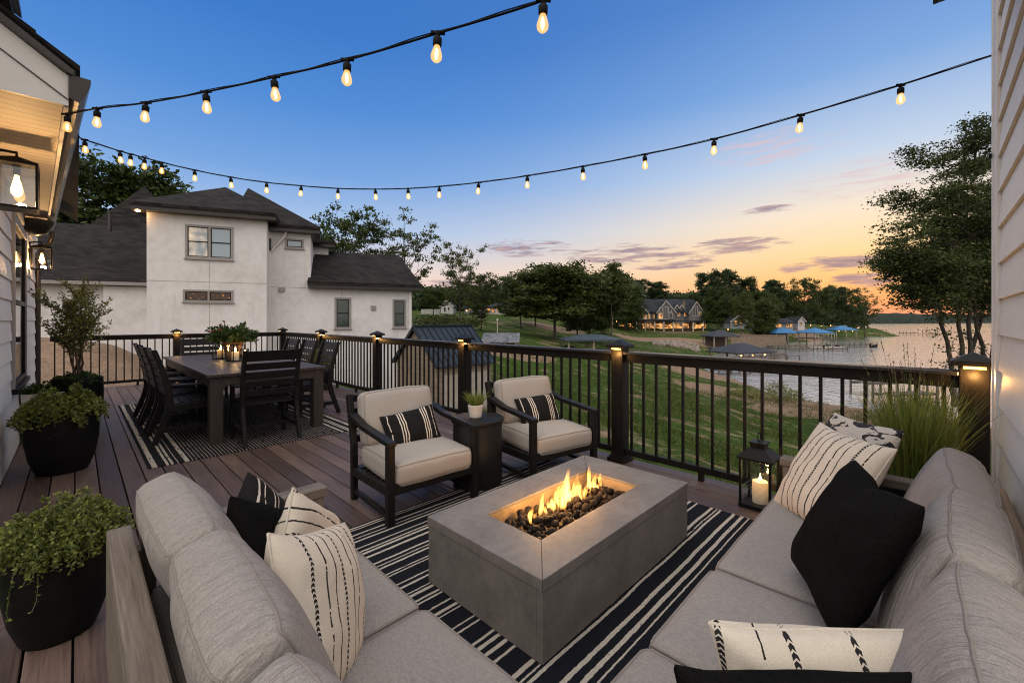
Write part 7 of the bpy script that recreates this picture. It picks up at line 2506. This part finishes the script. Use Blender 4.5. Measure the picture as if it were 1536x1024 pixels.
# old corrugated shelter and lamp pole on the slope
sh = view_thing('lean_to', 'low shelter with a pale corrugated roof on the dark slope beyond the shed', 'shelter', 748, 42, 520)
q = L2(748, 520, 42)
m, nt, b = newmat('corrugated_iron')
v = nt.obj()
s = nt.sep(v)
wv_ = nt.math('SINE', nt.math('MULTIPLY', s[0], 42.0))
c = nt.ramp(nt.noise(v, 1.6, 4, 0.6), [(0.35, (0.10, 0.105, 0.11)), (0.6, (0.24, 0.245, 0.25)), (0.75, (0.18, 0.12, 0.08))])
nt.link(c, b.inputs['Base Color'])
b.inputs['Roughness'].default_value = 0.5
b.inputs['Metallic'].default_value = 0.3
nt.link(nt.bump(wv_, 0.6, 0.03), b.inputs['Normal'])
CORR = m
x0, x1 = q.x(721), q.x(779)
MB().prism([(x0, 0, q.z(514)), (x0, 0, q.z(514) + 0.06), (x0 + 0.1, 3.0, q.z(500, 3) + 0.06), (x0 + 0.1, 3.0, q.z(500, 3))], (x1 - x0, 0, 0)).build('roof', CORR, sh)
MB().box(x0 + 0.2, 0.4, -0.6, x1 - 0.2, 2.8, q.z(514) - 0.02).build('wall', LODW, sh)
for k in range(4): MB().box(x0 + 0.3 + k * (x1 - x0 - 0.7) / 3, 0.05, -0.6, x0 + 0.4 + k * (x1 - x0 - 0.7) / 3, 0.15, q.z(514) - 0.001).build('post', PALEP, sh)
pl = view_thing('lamp_post', 'pale lamp pole standing on the green slope above the corrugated shelter', 'lamp post', 746, 50, 508)
q = L2(746, 508, 50)
MB().tube([(0, 0, -0.5), (0, 0, q.z(481.5))], 0.055, 10).build('pole', LTRIM, pl, smooth=50)
MB().lathe([(0.05, 0), (0.13, 0.05), (0.12, 0.22), (0.03, 0.3)], 12, (0, 0, q.z(481.5))).build('lamp_head', LTRIM, pl, smooth=50)
# porch lamps dotted along the far shore
for i, (px, py, d) in enumerate([(1065, 474, 128), (1076, 485, 126), (1054, 487, 122), (1232, 489, 160), (1246, 488, 165), (1216, 488, 160), (1287, 492, 200), (1092, 494, 128), (700, 466, 100), (770, 467, 104), (781, 466, 104), (925, 482, 118)]):
    p = WP(px, py, d)
    gz_ = ground_xy(p.x, p.y)
    t = thing('lamp_post', 'small glowing lamp on a dark pole among the trees across the lake', 'lamp post', (p.x, p.y, gz_), 0, 'lamps on the far shore')
    zt = max(p.z - gz_, 0.8)
    MB().tube([(0, 0, -0.3), (0, 0, zt - 0.16)], 0.05, 6).build('pole', BLACK, t)
    MB().lathe([(0.01, zt - 0.159), (0.17, zt - 0.05), (0.17, zt + 0.05), (0.01, zt + 0.16)], 8).build('lamp_head', LAMP, t, smooth=180)
# white garden chairs on the small lawn by the stone wall
gc = None
for i, px in enumerate((1108, 1113, 1118)):
    p = W(px, 114)
    p.z = ground_xy(p.x, p.y) + 0.0
    lab = 'white wooden lawn chair on the small lawn behind the tan stone wall'
    if gc is None:
        gc = thing('lawn_chair', lab, 'garden chair', p, -TH, 'white lawn chairs across the lake')
        MB().prism([(-0.4, -0.4, 0.35), (-0.4, 0.35, 0.25), (-0.4, 0.35, 0.31), (-0.4, -0.4, 0.41)], (0.8, 0, 0)).build('seat', FWH, gc)
        MB().prism([(-0.4, 0.30, 0.27), (-0.4, 0.62, 1.15), (-0.4, 0.67, 1.15), (-0.4, 0.36, 0.27)], (0.8, 0, 0)).build('backrest', FWH, gc)
        for sx in (-0.46, 0.40):
            MB().box(sx, -0.45, 0, sx + 0.06, -0.36, 0.6).build('leg', FWH, gc)
            MB().box(sx - 0.03, -0.5, 0.601, sx + 0.09, 0.45, 0.64).build('arm_rest', FWH, gc)
    else: copy_tree(gc, p, -TH + 0.15 * i)
# rocks along the lodge shore
rng = random.Random(9)
mb = MB()
for i in range(150):
    px = rng.uniform(980, 1048)
    py = 517 + rng.uniform(-4, 7) + 5 * math.sin(px * 0.05)
    p = W(px, 90 + rng.uniform(-4, 4))
    z = ground_xy(p.x, p.y)
    rock(p.x, p.y, z + 0.1, rng.uniform(0.25, 0.6))
stuff(mb.build('shore_rocks', mat('grey_shore_rock', (0.22, 0.18, 0.145), 0.9, 0.4, 1.0, 0.5, 6), smooth=60, fix=False), 'pale rocks heaped along the bank below the lodge', 'rocks')
